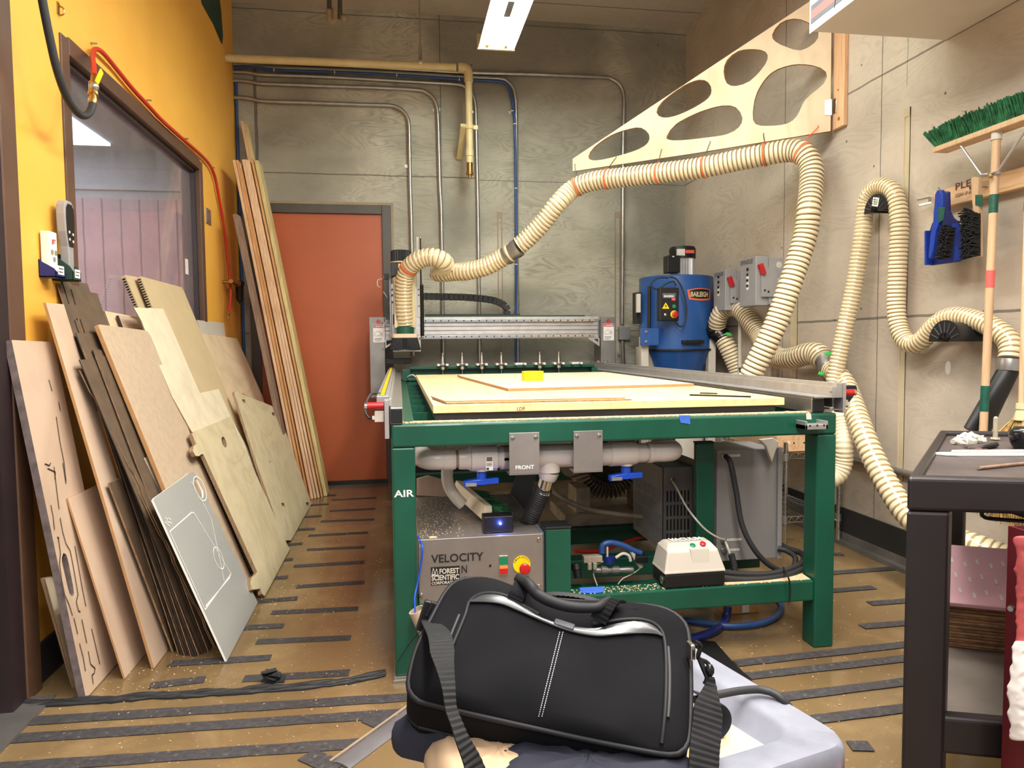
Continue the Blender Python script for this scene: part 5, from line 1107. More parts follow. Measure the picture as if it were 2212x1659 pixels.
for (k, mt, hh) in ((.115, 'green_btn', .003), (.152, 'red', .009)):
    m = MB(); m.lathe((sx0+k, sy0+.036, zt_+.086), (0, -.45, 1), [(0, .0105), (hh, .0105), (hh+.002, .008)], 16); m.build('push_button', mt, vsw, smooth=40)
text('VACUUM', (sx0+.045, sy0+.062, zt_+.0972), (1, 0, 0), (0, .95, .1), .028, 'white', vsw, width=.12, bold=.03)
m = MB(); m.lathe((sx0-.001, sy0+.03, sz0+.024), (-1, 0, 0), [(0, .014), (.002, .014), (.0025, .01)], 18); m.build('knockout', 'steel', vsw, smooth=30)
m = MB(); m.tube(cr([fY(x, y, Y) for x, y, Y in ((1556,1236,2.37),(1600,1240,2.38),(1660,1240,2.38),(1710,1228,2.40),(1735,1212,2.45),(1730,1195,2.5),(1700,1185,2.55),(1690,1178,2.6))], .01), .011, 12); m.build('thick_cable', 'rubber', vsw, smooth=60)
m = MB(); m.tube(cr([fY(x, y, Y) for x, y, Y in ((1556,1247,2.35),(1600,1252,2.35),(1660,1250,2.35),(1715,1238,2.38),(1737,1222,2.44),(1736,1205,2.5))], .01), .011, 12); m.build('thick_cable', 'rubber', vsw, smooth=60)
m = MB(); q = fY(1703, 1210, 2.36); zz = [(1692,1225,2.4),(1700,1240,2.3),(1706,1260,2.3),(1706,1290,2.3),(1704,1302,2.3)]; m.tube(cr([fY(*z) for z in zz], .01), .003, 6); m.build('cable_tie', 'black', vsw)
# ring blower
bl = thing('ring_blower', 'dusty finned ring blower standing under the middle of the machine', 'vacuum pump', (.79, 3.35, .25)); bc = V((fY(1318, 1000, 3.35).x, 3.35, fY(1318, 1000, 3.35).z)); R0 = .19
m = MB(); m.lathe(bc+V((0, .05, 0)), (0, 1, 0), [(0, .08), (.01, R0*.95), (.06, R0), (.12, R0*.9), (.14, .1), (.3, .09)], 40); m.build('housing', 'pump', bl, smooth=40)
m = MB()
for i in range(46):
    t = 2*math.pi*i/46; d_ = V((math.cos(t), 0, math.sin(t))); tn = V((-math.sin(t), 0, math.cos(t)))
    m.prism([bc+d_*.10+V((0, .045, 0)), bc+d_*.125+V((0, -.02, 0)), bc+d_*(R0*.9)+V((0, -.0, 0)), bc+d_*(R0*1.02)+V((0, .05, 0))], tn, .0035)
m.build('cooling_fins', 'pump', bl)
m = MB(); m.lathe(bc+V((0, .05, 0)), (0, -1, 0), [(0, .1), (.06, .098), (.07, .085), (.072, .03)], 32); m.build('cover', 'rubber', bl, smooth=40)
m = MB(); m.lathe(bc+V((-.19, .06, -.02)), (.5, .6, 0), [(0, .05), (.02, .062), (.07, .062), (.09, .05)], 24); m.build('port', 'caulk', bl, smooth=40)
m = MB(); m.box((bc.x-.26, 3.2, .247), (bc.x+.3, 3.55, .30)); m.box((bc.x-.2, 3.24, .30), (bc.x-.13, 3.4, .42)); m.box((bc.x+.1, 3.24, .30), (bc.x+.17, 3.4, .42)); m.build('base_frame', 'pump', bl, bevel=.004)
m = MB(); m.tube(cr([fY(x, y, Y) for x, y, Y in ((1180,1040,3.0),(1196,1062,2.95),(1225,1082,2.9),(1270,1100,2.9),(1330,1110,2.9),(1385,1116,2.95))], .01), .0105, 12); m.build('power_cable', 'pump', bl, smooth=60)
# valves and fittings low under the front
av = thing('air_valve', 'brass and steel air valve line with blue actuator under the machine front', 'valve', (.75, 2.5, .25)); Yv = 2.52
def yv(x, y): return fY(x, y, Yv)
a = yv(1280, 1232); q = yv(1372, 1231); m = MB(); m.lathe(a, q-a, [(0, .009), (.015, .011), (.03, .011), (.032, .016), (.055, .016), (.056, .012), (.07, .012), (.072, .015), (.1, .015), (.102, .01), (.13, .012), (.155, .012)], 12); m.build('fitting_line', 'alu_dull', av, smooth=30)
m = MB(); c = yv(1316, 1212); m.lathe(c+V((0, 0, -.006)), (0, 0, 1), [(0, .02), (.024, .02)], 20); m.build('actuator', 'blue_dark', av, smooth=40)
m = MB(); c = yv(1282, 1206); m.box(c-V((.04, .015, .012)), c+V((.03, .015, .012))); m.cyl(c+V((-.02, -.02, -.01)), c+V((-.02, -.02, -.035)), .008, 10); m.cyl(c+V((-.0, -.02, -.01)), c+V((.0, -.02, -.035)), .008, 10); m.build('valve_block', 'pump', av, bevel=.002)
m = MB(); c = yv(1244, 1235); m.lathe(c+V((0, 0, .03)), (.1, -.3, -1), [(0, .018), (.02, .02), (.022, .016), (.05, .015)], 16); m.build('filter_bowl', 'black', av, smooth=40)
m = MB(); c = yv(1381, 1205); m.box(c-V((.02, .03, .012)), c+V((.024, .03, .014))); m.build('solenoid', 'black', av, bevel=.003)
for pts, r_, mt in (([(1303,1213),(1285,1222),(1282,1240),(1290,1265)], .0025, 'grey_sw'), ([(1389,1213),(1382,1228),(1365,1240),(1345,1250),(1335,1262)], .002, 'grey_sw'), ([(1300,1195),(1302,1178),(1318,1172),(1345,1178),(1370,1190),(1385,1195)], .0115, 'blue_hose'), ([(1312,1205),(1312,1180)], .004, 'grey_sw'), ([(1330,1205),(1345,1196),(1358,1200),(1362,1212)], .006, 'grey_sw'), ([(1362,1185),(1372,1205),(1385,1225)], .009, 'grey_sw')):
    m = MB(); m.tube(cr([yv(x, y) for x, y in pts], .008), r_, 8); m.build('air_tube', mt, av, smooth=60)
# lying red tube and frame bits further back on the floor
m = MB(); m.tube(cr([fY(x, y, Y) for x, y, Y in ((1240,1190,2.95),(1300,1190,3.0),(1330,1178,3.05),(1385,1160,3.1),(1440,1145,3.2))], .02), .008, 8); tag(m.build('air_hose', 'red_hose', smooth=60), 'faded red hose lying low under the machine behind the air valve', 'hose')
# blue hoses and block on the floor below the front beam
m = MB(); m.tube(cr([fZ(x, y, .015) for x, y in ((1440,1335),(1500,1343),(1560,1352),(1610,1352),(1650,1345),(1678,1330),(1688,1312),(1680,1295),(1650,1285))], .02), .0125, 12); tag(m.build('air_hose', 'blue_hose', smooth=60), 'thin blue hose looping on the floor below the front beam, right of the bag', 'hose')
m = MB(); m.tube(cr([fZ(1440, 1392, .016), fZ(1500, 1378, .016), fZ(1545, 1362, .016), fY(1567, 1340, 2.6), fY(1572, 1310, 2.62)], .02), .016, 12); tag(m.build('air_hose', 'blue_dark', smooth=60), 'thick dark blue hose rising from the floor to the beam, right of the bag', 'hose')
c = fZ(1590, 1340, 0); wb = thing('wood_block', 'reddish wood block with a white barcode label on the floor under the machine', 'block', (c.x+.04, c.y+.1, 0)); m = MB(); m.box((c.x-.02, c.y+.06, .0005), (c.x+.13, c.y+.15, .09)); m.build('block', 'pine_o', wb, bevel=.002)
m = MB(); m.box((c.x+.055, c.y+.058, .005), (c.x+.085, c.y+.06, .088)); l_ = m.build('barcode_label', 'white', wb); m = MB()
for i in range(9): m.box((c.x+.06, c.y+.0575, .045+.004*i), (c.x+.08, c.y+.058, .047+.004*i+(.001 if i % 3 else 0)))
m.build('barcode', 'ink', l_)
# cardboard tube tied by the leg with a blue wire
ct = thing('cardboard_tube', 'open cardboard tube tied at a slant beside the left leg of the machine', 'tube', (.06, 2.27, .2))
a = fY(900, 1317, 2.26); q = fY(938, 1400, 2.26); n_ = 28; dd = (q-a).normalized(); u1 = dd.cross(V((0, 1, 0))).normalized(); u2 = dd.cross(u1); P = []
for (r_, base) in ((.0265, a), (.0265, q), (.022, q), (.022, a)):
    for i in range(n_): t = 2*math.pi*i/n_; P.append(base+(u1*math.cos(t)+u2*math.sin(t))*r_)
m = MB(); m.add(P, [(k*n_+i, k*n_+(i+1) % n_, ((k+1) % 4)*n_+(i+1) % n_, ((k+1) % 4)*n_+i) for k in range(4) for i in range(n_)]); m.build('tube_wall', 'mdf', ct, smooth=50)
m = MB(); m.tube(cr([fY(x, y, Y) for x, y, Y in ((918,1300,2.29),(925,1335,2.225),(915,1355,2.225),(905,1367,2.228),(885,1390,2.29),(858,1430,2.29))], .01), .0015, 6); m.build('cable_tie', 'black', ct)
m = MB(); m.tube(cr([fY(x, y, Y) for x, y, Y in ((903,1160,2.36),(912,1180,2.30),(910,1215,2.3),(902,1260,2.3),(896,1290,2.28),(897,1325,2.26))], .01), .0032, 8); tag(m.build('data_cable', 'blue_pl', smooth=60), 'thin bright blue cable dropping into the open cardboard tube', 'cable')
# ================================================================== swing arm and hoses
pA = V((2.345, 3.65, 0)); pB = V((1.159, 4.697, 0)); dW = (pB-pA).normalized(); nW = dW.cross(V((0, 0, 1))).normalized(); nW = nW if nW.y < 0 else -nW
W0 = V((2.345, 3.65, 2.24))
def wp(x, y): return fP(x, y, W0, nW)
arm = thing('plywood_bracket', 'big triangular plywood swing arm with six rounded cutouts holding the hose', 'bracket', (2.3, 3.56, 2.2))
cut = lambda pts: [tuple(v) for v in cr([wp(x, y) for x, y in pts], .03, closed=True)]
HL = [[(1271,338),(1283,318),(1320,292),(1360,278),(1385,276),(1402,290),(1400,308),(1380,322),(1345,334),(1300,345),(1278,346)],
 [(1418,243),(1430,220),(1475,186),(1510,172),(1530,178),(1537,195),(1530,212),(1500,232),(1460,250),(1432,254)],
 [(1440,294),(1460,268),(1510,242),(1560,228),(1590,232),(1604,255),(1596,275),(1570,290),(1520,298),(1470,303),(1445,302)],
 [(1563,155),(1570,130),(1595,110),(1630,106),(1654,112),(1658,128),(1645,150),(1620,175),(1590,186),(1570,180)],
 [(1626,245),(1635,200),(1665,158),(1710,140),(1755,141),(1784,155),(1780,180),(1740,215),(1722,250),(1700,267),(1660,272),(1632,268)],
 [(1668,75),(1685,50),(1715,40),(1745,48),(1768,70),(1760,92),(1730,109),(1700,102),(1675,90)]]
m = MB(); m.prism([wp(x, y) for x, y in ((1237,370),(1237,343),(1560,128),(1755,-1),(1797,-29),(1794,283),(1500,331))], -nW, .018, [cut(h) for h in HL], side_mat=1); m.build('wing', ['ply', 'mdf_edge'], arm)
Yp0 = fX(1832, 200, XR).y; xp0 = fY(1823, 200, Yp0).x; Yp1 = fX(1799, 200, xp0).y; zp = fX(1815, 276, XR-.01).z; m = MB(); m.box((xp0, Yp0, zp), (2.3845, Yp1, 3.1)); m.build('post', 'fir', arm, bevel=.003)
m = MB(); h0 = wp(1781, 249); h1 = wp(1794, 214); hh = h1.z-h0.z; m.prism([h0+nW*.002, V((h0.x, h0.y, h1.z))+nW*.002, wp(1797, 214)+nW*.002, wp(1797, 249)+nW*.002], nW, .002); m.box((xp0-.002, Yp1-.04, h0.z), (xp0, Yp1, h1.z)); m.cyl(V((xp0-.005, Yp1, h0.z)), V((xp0-.005, Yp1, h1.z)), .005, 8); hg = m.build('hinge', 'chrome', arm)
m = MB()
for (a_, b_) in ((1785, 220), (1785, 243), (1790, 231)): p = wp(a_, b_)+nW*.004; m.cyl(p, p+nW*.002, .004, 8)
m.build('screw', 'steel', arm)
m = MB(); p = V((xp0, Yp0+.04, zp+.045)); m.cyl(p, p+V((-.004, 0, 0)), .009, 10); p = V((xp0, Yp0+.05, zp+.2)); m.cyl(p, p+V((-.004, 0, 0)), .005, 8); m.build('lag_bolt', 'brass', arm)
# main hose
HR = .06
mh = [(876,700,5.19,0),(873,672,5.17,0),(872,640,5.15,0),(873,610,5.12,0),(880,585,5.08,0),(897,566,5.02,0),(922,556,4.98,0),(944,557,4.96,0),(960,566,4.98,0),(961,578,5.06,0),(950,585,5.14,0),(944,589,5.17,0),(958,590,5.12,0),(980,588,5.07,0),(1010,586,5.0,0),(1050,576,4.93,0),(1080,560,4.88,0),(1105,545,4.83,0),(1135,520,4.78,0),(1170,485,4.72,0),(1205,440,4.66,0),(1240,407,4.66,0),(1285,391,4.57,0),(1340,384,4.46,0),(1400,377,4.34,0),(1460,370,4.22,0),(1530,360,4.09,0),(1600,345,3.97,0),(1660,333,3.87,0),(1705,326,3.79,0),(1735,332,3.72,0),(1752,360,3.67,0),(1753,400,3.63,0),(1748,450,3.58,0),(1742,500,3.58,0),(1725,560,3.58,0),(1705,620,3.58,0),(1680,690,3.6,0),(1655,745,3.62,0),(1625,805,3.66,0),(1605,850,3.7,0),(1590,900,3.75,0)]
P = [fY(x, y, Y) for x, y, Y, _ in mh]
mhose = thing('dust_hose', 'long cream ribbed hose from the machine head, hung under the plywood bracket', 'hose', P[20])
i0 = 17
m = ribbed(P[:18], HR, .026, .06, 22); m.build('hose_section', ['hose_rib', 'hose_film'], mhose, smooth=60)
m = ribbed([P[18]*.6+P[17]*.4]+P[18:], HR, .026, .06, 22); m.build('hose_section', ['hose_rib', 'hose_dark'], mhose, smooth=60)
d_ = (P[18]-P[16]).normalized(); m = MB(); m.lathe(P[17]-d_*.05, d_, [(0, .064), (.02, .0655), (.022, .058), (.06, .058), (.085, .0655), (.11, .064)], 28); m.build('coupling', 'alu_dull', mhose, smooth=40)
m = MB(); c = P[17]+V((.06, -.03, .04)); m.ball(c, .012); m.cyl(c, c+V((0, 0, -.03)), .004, 6); m.build('clamp_screw', 'blue_dark', mhose)
pp_ = cr(P, .02)
def near(px, py):
    return min(range(1, len(pp_)-1), key=lambda i: (lambda c: (1106+FPX*c.x/-c.z-px)**2+(829.5-FPX*c.y/-c.z-py)**2)(ROT.transposed() @ (pp_[i]-CAM)))
for k, (px, py, hx, hy) in enumerate(((1245,405,1243,366),(1312,388,1332,350),(1424,375,1430,334),(1521,362,1535,317),(1652,335,1650,300),(1735,332,1768,284))):
    i = near(px, py); c = pp_[i]; d_ = (pp_[i+1]-pp_[i-1]).normalized(); m = MB(); m.lathe(c-d_*.005, d_, [(0, .0655), (.01, .0655)], 26); u_ = V((0, 0, 1)); m.tube([c+u_*.064+V((0, -.02, 0)), c+u_*.064]+[c+u_*.066], .003, 6)
    m.build('orange_strap', 'orange_tape', mhose, label='orange strap around the hose')
    m = MB(); tp = wp(hx, hy-8)+nW*.012; m.tube([c+V((0, 0, .063)), tp], .0028, 6); tb = tp-nW*.036; m.tube([c+V((0, .02, .062)), tb, tp+V((0, 0, .008))], .0028, 6); m.build('strap_cord', 'slate' if k != 5 else 'orange_tape', mhose)
i = near(876, 578); i = near(883, 580); c = pp_[i]; d_ = (pp_[i+1]-pp_[i-1]).normalized(); m = MB(); m.lathe(c-d_*.008, d_, [(0, .0655), (.016, .0655)], 26); m.build('orange_strap', 'orange_tape', mhose)
def hose(pts, r, label, name='dust_hose', pitch=.022, mats=('hose_rib', 'hose_film'), amp=.06, fn=None):
    P = [(fn or fY)(*p) for p in pts]; t = thing(name, label, 'hose', P[len(P)//2]); m = ribbed(P, r, pitch, amp, 20); m.build('hose_body', list(mats), t, smooth=60); return t, P
def clip(t, c, nm='green_clip'):
    m = MB(); m.obox(c, (.02, 0, -.006), (0, .005, 0), (.004, 0, .008)); m.build(nm, 'lime', t, bevel=.002)
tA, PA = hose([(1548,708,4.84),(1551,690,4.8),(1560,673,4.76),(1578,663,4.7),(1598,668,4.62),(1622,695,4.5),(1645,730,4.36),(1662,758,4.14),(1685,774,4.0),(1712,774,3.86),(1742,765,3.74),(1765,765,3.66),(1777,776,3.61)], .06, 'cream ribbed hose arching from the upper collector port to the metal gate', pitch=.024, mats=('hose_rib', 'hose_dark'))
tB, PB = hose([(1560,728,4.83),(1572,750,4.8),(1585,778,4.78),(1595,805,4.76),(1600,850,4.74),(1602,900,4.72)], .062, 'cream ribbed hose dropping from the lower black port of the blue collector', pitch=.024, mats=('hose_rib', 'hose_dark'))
clip(tB, fY(1574, 722, 4.74))
bk = thing('gate_bracket', 'dark square clamp where two hoses meet behind the bed rail', 'clamp', fY(1610, 802, 4.0)); m = MB(); m.obox(fY(1610, 803, 4.0), (.028, 0, .006), (0, .02, 0), (-.008, 0, .03)); m.build('plate', 'slate', bk, bevel=.002)
# metal blast gate by the right wall
bgt = thing('blast_gate', 'grey metal blast gate elbow with green clips joining three hoses by the right wall', 'pipe fitting', fY(1785, 790, 3.6)); a = fY(1772, 772, 3.64); q = fY(1792, 800, 3.56)
m = MB(); m.tube(cr([a, (a+q)/2+V((.01, 0, .01)), q, q+V((.03, -.02, -.06))], .01), .055, 24); m.build('elbow', 'alu_dull', bgt, smooth=50)
m = MB(); m.obox((a+q)/2+V((.03, -.06, .03)), (.05, 0, 0), (0, .004, 0), (0, 0, .014)); m.build('slide_plate', 'chrome', bgt); m = MB(); m.obox(q+V((.1, -.02, .03)), (.01, 0, .03), (0, .012, 0), (.012, 0, .0)); m.build('lock_bracket', 'steel', bgt)
clip(bgt, fY(1790, 764, 3.52)); clip(bgt, fY(1776, 808, 3.52))
# wall hoses
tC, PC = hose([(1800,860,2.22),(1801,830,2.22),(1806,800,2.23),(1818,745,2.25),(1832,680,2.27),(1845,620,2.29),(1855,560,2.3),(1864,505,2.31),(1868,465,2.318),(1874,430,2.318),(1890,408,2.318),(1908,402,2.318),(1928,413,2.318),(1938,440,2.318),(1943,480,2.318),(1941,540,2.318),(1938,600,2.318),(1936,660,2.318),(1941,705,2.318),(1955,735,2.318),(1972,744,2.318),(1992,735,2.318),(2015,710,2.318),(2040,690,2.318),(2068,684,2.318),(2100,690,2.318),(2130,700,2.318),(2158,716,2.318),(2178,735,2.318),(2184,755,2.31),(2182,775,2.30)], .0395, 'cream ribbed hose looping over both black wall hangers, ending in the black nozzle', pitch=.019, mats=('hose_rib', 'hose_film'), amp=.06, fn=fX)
d_ = V((-.1, 0, -1)); e = PC[-1]; m = MB(); m.lathe(e, d_, [(0, .042), (.012, .044), (.03, .044), (.045, .042)], 24); m.build('clamp_band', 'steel', tC, smooth=40); clip(tC, e+V((.05, -.04, -.02)))
nz = thing('hose_nozzle', 'long black flared floor nozzle on the end of the wall hose', 'nozzle', e); t0 = e+V((-.004, 0, -.04)); t1 = fY(2108, 935, t0.y+.02); ax_ = (t1-t0).normalized(); sd = ax_.cross(V((0, 1, 0))).normalized()
m = MB(); P = []; S = 20
for k, (f_, rx, ry) in enumerate(((0, .036, .036), (.15, .038, .036), (.5, .045, .03), (1, .056, .02))):
    c = t0+(t1-t0)*f_
    for i in range(S): t = 2*math.pi*i/S; P.append(c+sd*math.cos(t)*rx+V((0, 1, 0))*math.sin(t)*ry)
m.add(P, [(k*S+i, k*S+(i+1) % S, (k+1)*S+(i+1) % S, (k+1)*S+i) for k in range(3) for i in range(S)]+[tuple(range(S-1, -1, -1)), tuple(3*S+i for i in range(S))]); m.build('nozzle_body', 'black', nz, smooth=50)
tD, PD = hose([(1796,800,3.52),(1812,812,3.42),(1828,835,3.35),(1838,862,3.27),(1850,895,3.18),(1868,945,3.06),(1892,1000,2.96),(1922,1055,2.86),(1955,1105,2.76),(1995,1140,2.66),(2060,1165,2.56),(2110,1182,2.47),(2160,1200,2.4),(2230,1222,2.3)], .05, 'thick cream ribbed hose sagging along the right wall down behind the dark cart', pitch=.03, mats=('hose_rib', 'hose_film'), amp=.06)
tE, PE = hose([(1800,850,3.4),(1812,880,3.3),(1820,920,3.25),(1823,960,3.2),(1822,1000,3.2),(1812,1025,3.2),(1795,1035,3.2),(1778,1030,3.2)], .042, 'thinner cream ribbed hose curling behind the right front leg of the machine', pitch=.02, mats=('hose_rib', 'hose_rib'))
def hanger(px, py, Y, label, sticker, r0=.088, w_=.17, tilt=0, sf=.9):
    c0 = fX(px, py, XR-w_); Y = c0.y; t = thing('hose_hanger', label, 'hose hanger', V((XR, Y, c0.z))); n_ = 24
    def half(r, k=n_): return [V((0, r*math.cos(math.pi*i/k), r*math.sin(math.pi*i/k))) for i in range(k+1)]
    def loc(p, x): ca, sa = math.cos(tilt), math.sin(tilt); return V((x, c0.y+p.y*ca-p.z*sa, c0.z+p.y*sa+p.z*ca))
    m = MB()
    for (x, th) in ((XR-w_, .006),): m.prism([loc(p, x) for p in half(r0)]+[loc(p, x) for p in reversed(half(r0*.38))], (1, 0, 0), th)
    m.build('flange', 'black', t); m = MB()
    for i in range(1, 8):
        t_ = math.pi*i/8; d_ = V((0, math.cos(t_), math.sin(t_))); a = loc(d_*r0*.45, XR-w_-.001); q = loc(d_*r0*.92, XR-w_-.001); m.beam(a, q, .0022, .003, (1, 0, 0))
    m.build('ribs', 'slate', t)
    m = MB(); m.prism([loc(p, XR-w_+.006) for p in half(r0*sf)]+[loc(p, XR-w_+.006) for p in reversed(half(r0*(sf-.1)))], (1, 0, 0), w_-.006); m.build('saddle', 'black', t, smooth=40)
    m = MB(); m.prism([loc(p, XR-w_+.002) for p in half(r0*.36)]+[loc(p, XR-w_+.002) for p in reversed(half(r0*.24))], (1, 0, 0), w_*.5)
    for i in (1, 3, 5):
        t_ = math.pi*i/6; d_ = V((0, math.cos(t_), math.sin(t_))); m.beam(loc(d_*r0*.24, XR-w_+.01), loc(d_*r0*.4, XR-w_+.01), .006, .016, (1, 0, 0))
    m.build('hub', 'black', t, smooth=40)
    m = MB(); m.prism([loc(p, XR-.004) for p in half(r0*.7)], (1, 0, 0), .003); m.build('wall_plate', 'black', t)
    if sticker:
        m = MB(); a = loc(V((0, -.005, .045)), XR-w_-.0015); m.obox(a, (.0005, 0, 0), (0, .022, .006), (0, -.005, .02)); s = m.build('sticker', 'white', t)
        for k_ in range(3): m = MB(); m.obox(a+V((-.0008, .002, .010-.01*k_)), (.0002, 0, 0), (0, .013, .0035), (0, -.0004, .0016)); m.build('sticker_print', 'ink', s)
    return t
hanger(1890, 457, 0, 'black half round hose hanger with a white sticker, the upper one', True, r0=.082, w_=.118, sf=.5)
hanger(2040, 738, 0, 'black half round hose hanger without sticker, the lower one', False)
# ================================================================== dust collector
dc = thing('dust_collector', 'blue drum dust collector lettered BAILEIGH in the back right corner', 'dust collector', (2.03, 5.08, 0)); cx_, cy_ = 2.03, 5.07; cr_ = .268
m = MB(); m.lathe((cx_, cy_, 1.05), (0, 0, 1), [(0, cr_), (.52, cr_), (.526, cr_-.006), (.53, .05)], 48); drum = m.build('drum', 'blue_mach', dc, smooth=40)
m = MB(); m.lathe((cx_, cy_, 1.04), (0, 0, 1), [(0, cr_+.008), (.012, cr_+.008)], 48); m.build('rim', 'black', dc, smooth=40)
m = MB(); m.lathe((cx_, cy_, 1.04), (0, 0, -1), [(0, cr_-.005), (.42, .09), (.44, .09)], 48); m.build('cone', 'blue_mach', dc, smooth=40)
m = MB(); m.lathe((cx_, cy_, .6), (0, 0, -1), [(0, .2), (.02, .21), (.5, .2)], 32); m.build('collection_drum', 'grey_sw', dc, smooth=40)
m = MB(); m.box((cx_-.25, cy_-.25, .03), (cx_+.25, cy_+.25, .09)); m.build('base_plate', 'black', dc, bevel=.005)
for (sx, sy) in ((-1, -1), (1, -1), (-1, 1), (1, 1)):
    m = MB(); m.cyl((cx_+sx*.2, cy_+sy*.2-.012, .028), (cx_+sx*.2, cy_+sy*.2+.012, .028), .027, 14); m.build('caster', 'black', dc)
for x in (cx_-.335, cx_+.17):
    m = MB(); m.box((x, cy_-.2, .09), (x+.055, cy_-.15, 1.14)); m.build('stand_post', 'grey_sw', dc, bevel=.002)
m = MB(); m.box((cx_-.345, cy_-.245, 1.08), (cx_-.22, cy_-.2, 1.20)); bb = m.build('side_bracket', 'blue_mach', dc, bevel=.002)
for z in (1.105, 1.175):
    m = MB(); m.lathe((cx_-.315, cy_-.245, z), (0, -1, 0), [(0, .01), (.005, .01), (.006, .005)], 10); m.build('bolt', 'chrome', bb)
m = MB(); m.lathe((cx_-.235, cy_-.02, .62), (0, 0, 1), [(0, .075), (.45, .075)], 40); m.build('filter_canister', 'mesh_grey', dc)
m = MB(); m.box((cx_-.30, cy_+.0, 1.24), (cx_-.265, cy_+.1, 1.47)); m.build('rear_panel', 'black', dc, bevel=.003)
m = MB(); m.cyl((cx_-.255, cy_-.14, 1.1), (cx_-.255, cy_-.14, 1.5), .012, 10); m.build('grip_bar', 'black', dc, smooth=50)
mx, my = fY(1474, 560, cy_).x, cy_; n_ = 56; pr = []
for i in range(n_): t = 2*math.pi*i/n_; r_ = .088 if i % 2 else .078; pr.append((mx+r_*math.cos(t), my+r_*math.sin(t), 1.575))
m = MB(); m.prism(pr, (0, 0, 1), .15); mt = m.build('motor', 'alu', dc)
m = MB(); m.lathe((mx, my, 1.715), (0, 0, 1), [(0, .096), (.07, .096), (.085, .088), (.09, .05)], 32); m.build('fan_cover', 'black', mt, smooth=40)
m = MB(); y_ = my-.093; m.box((mx-.075, y_-.004, 1.728), (mx-.02, y_+.02, 1.775)); m.build('rating_label', 'white', mt); m = MB(); m.box((mx-.015, y_-.006, 1.745), (mx+.05, y_+.02, 1.768)); m.build('red_label', 'salmon', mt)
m = MB(); m.box((mx-.165, my-.13, 1.60), (mx-.07, my-.04, 1.725)); m.build('junction_box', 'black', mt, bevel=.006)
m = MB(); m.box((mx-.13, my-.1315, 1.712), (mx-.115, my-.13, 1.72)); m.build('white_tag', 'white', mt)
m = MB(); m.tube(cr([fY(x, y, 4.76) for x, y in ((1444,600),(1425,600),(1409,608),(1407,618),(1420,624),(1440,612),(1455,608),(1460,618))], .01), .006, 8); m.tube(cr([fY(x, y, 4.75) for x, y in ((1447,598),(1462,604),(1476,630),(1483,670),(1478,700),(1468,705),(1460,694))], .01), .006, 8); m.build('power_cord', 'rubber', dc, smooth=50)
a = fY(1425, 693, 4.74); q = fY(1467, 621, 4.74); m = MB(); m.box((a.x, 4.74, a.z), (q.x, 4.80, q.z)); pn = m.build('control_panel', 'black', dc, bevel=.006)
def dp(x, y, Y=4.7395): return fY(x, y, Y)
p = dp(1434, 642); text('BAILEIGH', p, (1, 0, 0), (0, 0, 1), .015, 'white', pn, width=.072, bold=.03)
m = MB(); p0, p1 = dp(1432, 644), dp(1459, 633); m.prism([V((p0.x, 4.7398, p0.z)), V((p1.x, 4.7398, p0.z)), V((p1.x+.006, 4.7398, p1.z)), V((p0.x-.006, 4.7398, p1.z))], (0, -1, 0), .0002); m.build('small_badge', 'slate', pn)
p = dp(1437, 662); m = MB(); m.prism([dp(1430, 667), dp(1446, 667), dp(1438, 653)], (0, -1, 0), .001); w_ = m.build('warning_triangle', 'yellow_pl', pn); m = MB(); m.prism([dp(1439, 657, 4.738), dp(1436, 662, 4.738), dp(1438.5, 662, 4.738), dp(1437, 666, 4.738), dp(1441, 660.5, 4.738), dp(1438.6, 660.5, 4.738)], (0, -1, 0), .0005); m.build('lightning_mark', 'ink', w_)
m = MB(); m.lathe(dp(1455.5, 662), (0, -1, 0), [(0, .014), (.008, .014), (.009, .01)], 18); m.build('push_button', 'green_btn', pn)
m = MB(); m.lathe(dp(1456, 679), (0, -1, 0), [(0, .027), (.004, .027)], 24); eb = m.build('emergency_stop', 'yellow_pl', pn); m = MB(); m.lathe(dp(1456, 679)+V((0, -.004, 0)), (0, -1, 0), [(0, .014), (.014, .014), (.016, .021), (.024, .021), (.027, .014)], 24); m.build('mushroom_button', 'red', eb, smooth=40)
m = MB(); m.lathe(dp(1437, 680), (0, -1, 0), [(0, .01), (.008, .01), (.01, .005)], 12); m.build('toggle_switch', 'chrome', pn)
m = MB(); m.box(dp(1451, 649)+V((0, -.0006, 0)), dp(1459, 644)); m.build('pink_tag', 'salmon', pn)
# curved badge on the drum
def drum_pt(x, y, d=.0):
    p = fY(x, y, cy_-cr_); 
    dx = (p.x-cx_)/(cr_+d); dx = max(-.98, min(.98, dx)); return V((p.x, cy_-math.sqrt(1-dx*dx)*(cr_+d), p.z))
def curved(pxs, d, mat, name, par):
    m = MB(); top, bot = pxs; k = 14; P = []
    for i in range(k+1):
        t = i/k
        for (c0, c1, bow) in ((top[0], top[1], -3), (bot[0], bot[1], 2)):
            x = c0[0]+(c1[0]-c0[0])*t; y = c0[1]+(c1[1]-c0[1])*t+bow*math.sin(math.pi*t); P.append(drum_pt(x, y, d))
    m.add(P, [(2*i, 2*i+1, 2*i+3, 2*i+2) for i in range(k)]); return m.build(name, mat, par)
bd = curved((((1484,626),(1543,624)), ((1488,647),(1542,647))), .003, 'orange_tape', 'badge', drum)
curved((((1489,628),(1539,626)), ((1492,643),(1538,643))), .004, 'ink', 'badge_field', bd)
tx = text('BAILEIGH', (0, 0, 0), (1, 0, 0), (0, 0, 1), .033, 'offwhite', None, width=.148, bold=.04); a = drum_pt(1491, 641, .005)
for v in tx.data.vertices:
    xx = a.x+.0+v.co.x; dx = (xx-cx_)/(cr_+.005); v.co = V((xx, cy_-math.sqrt(max(0, 1-dx*dx))*(cr_+.006), a.z+v.co.z+.002))
tx.parent = bd
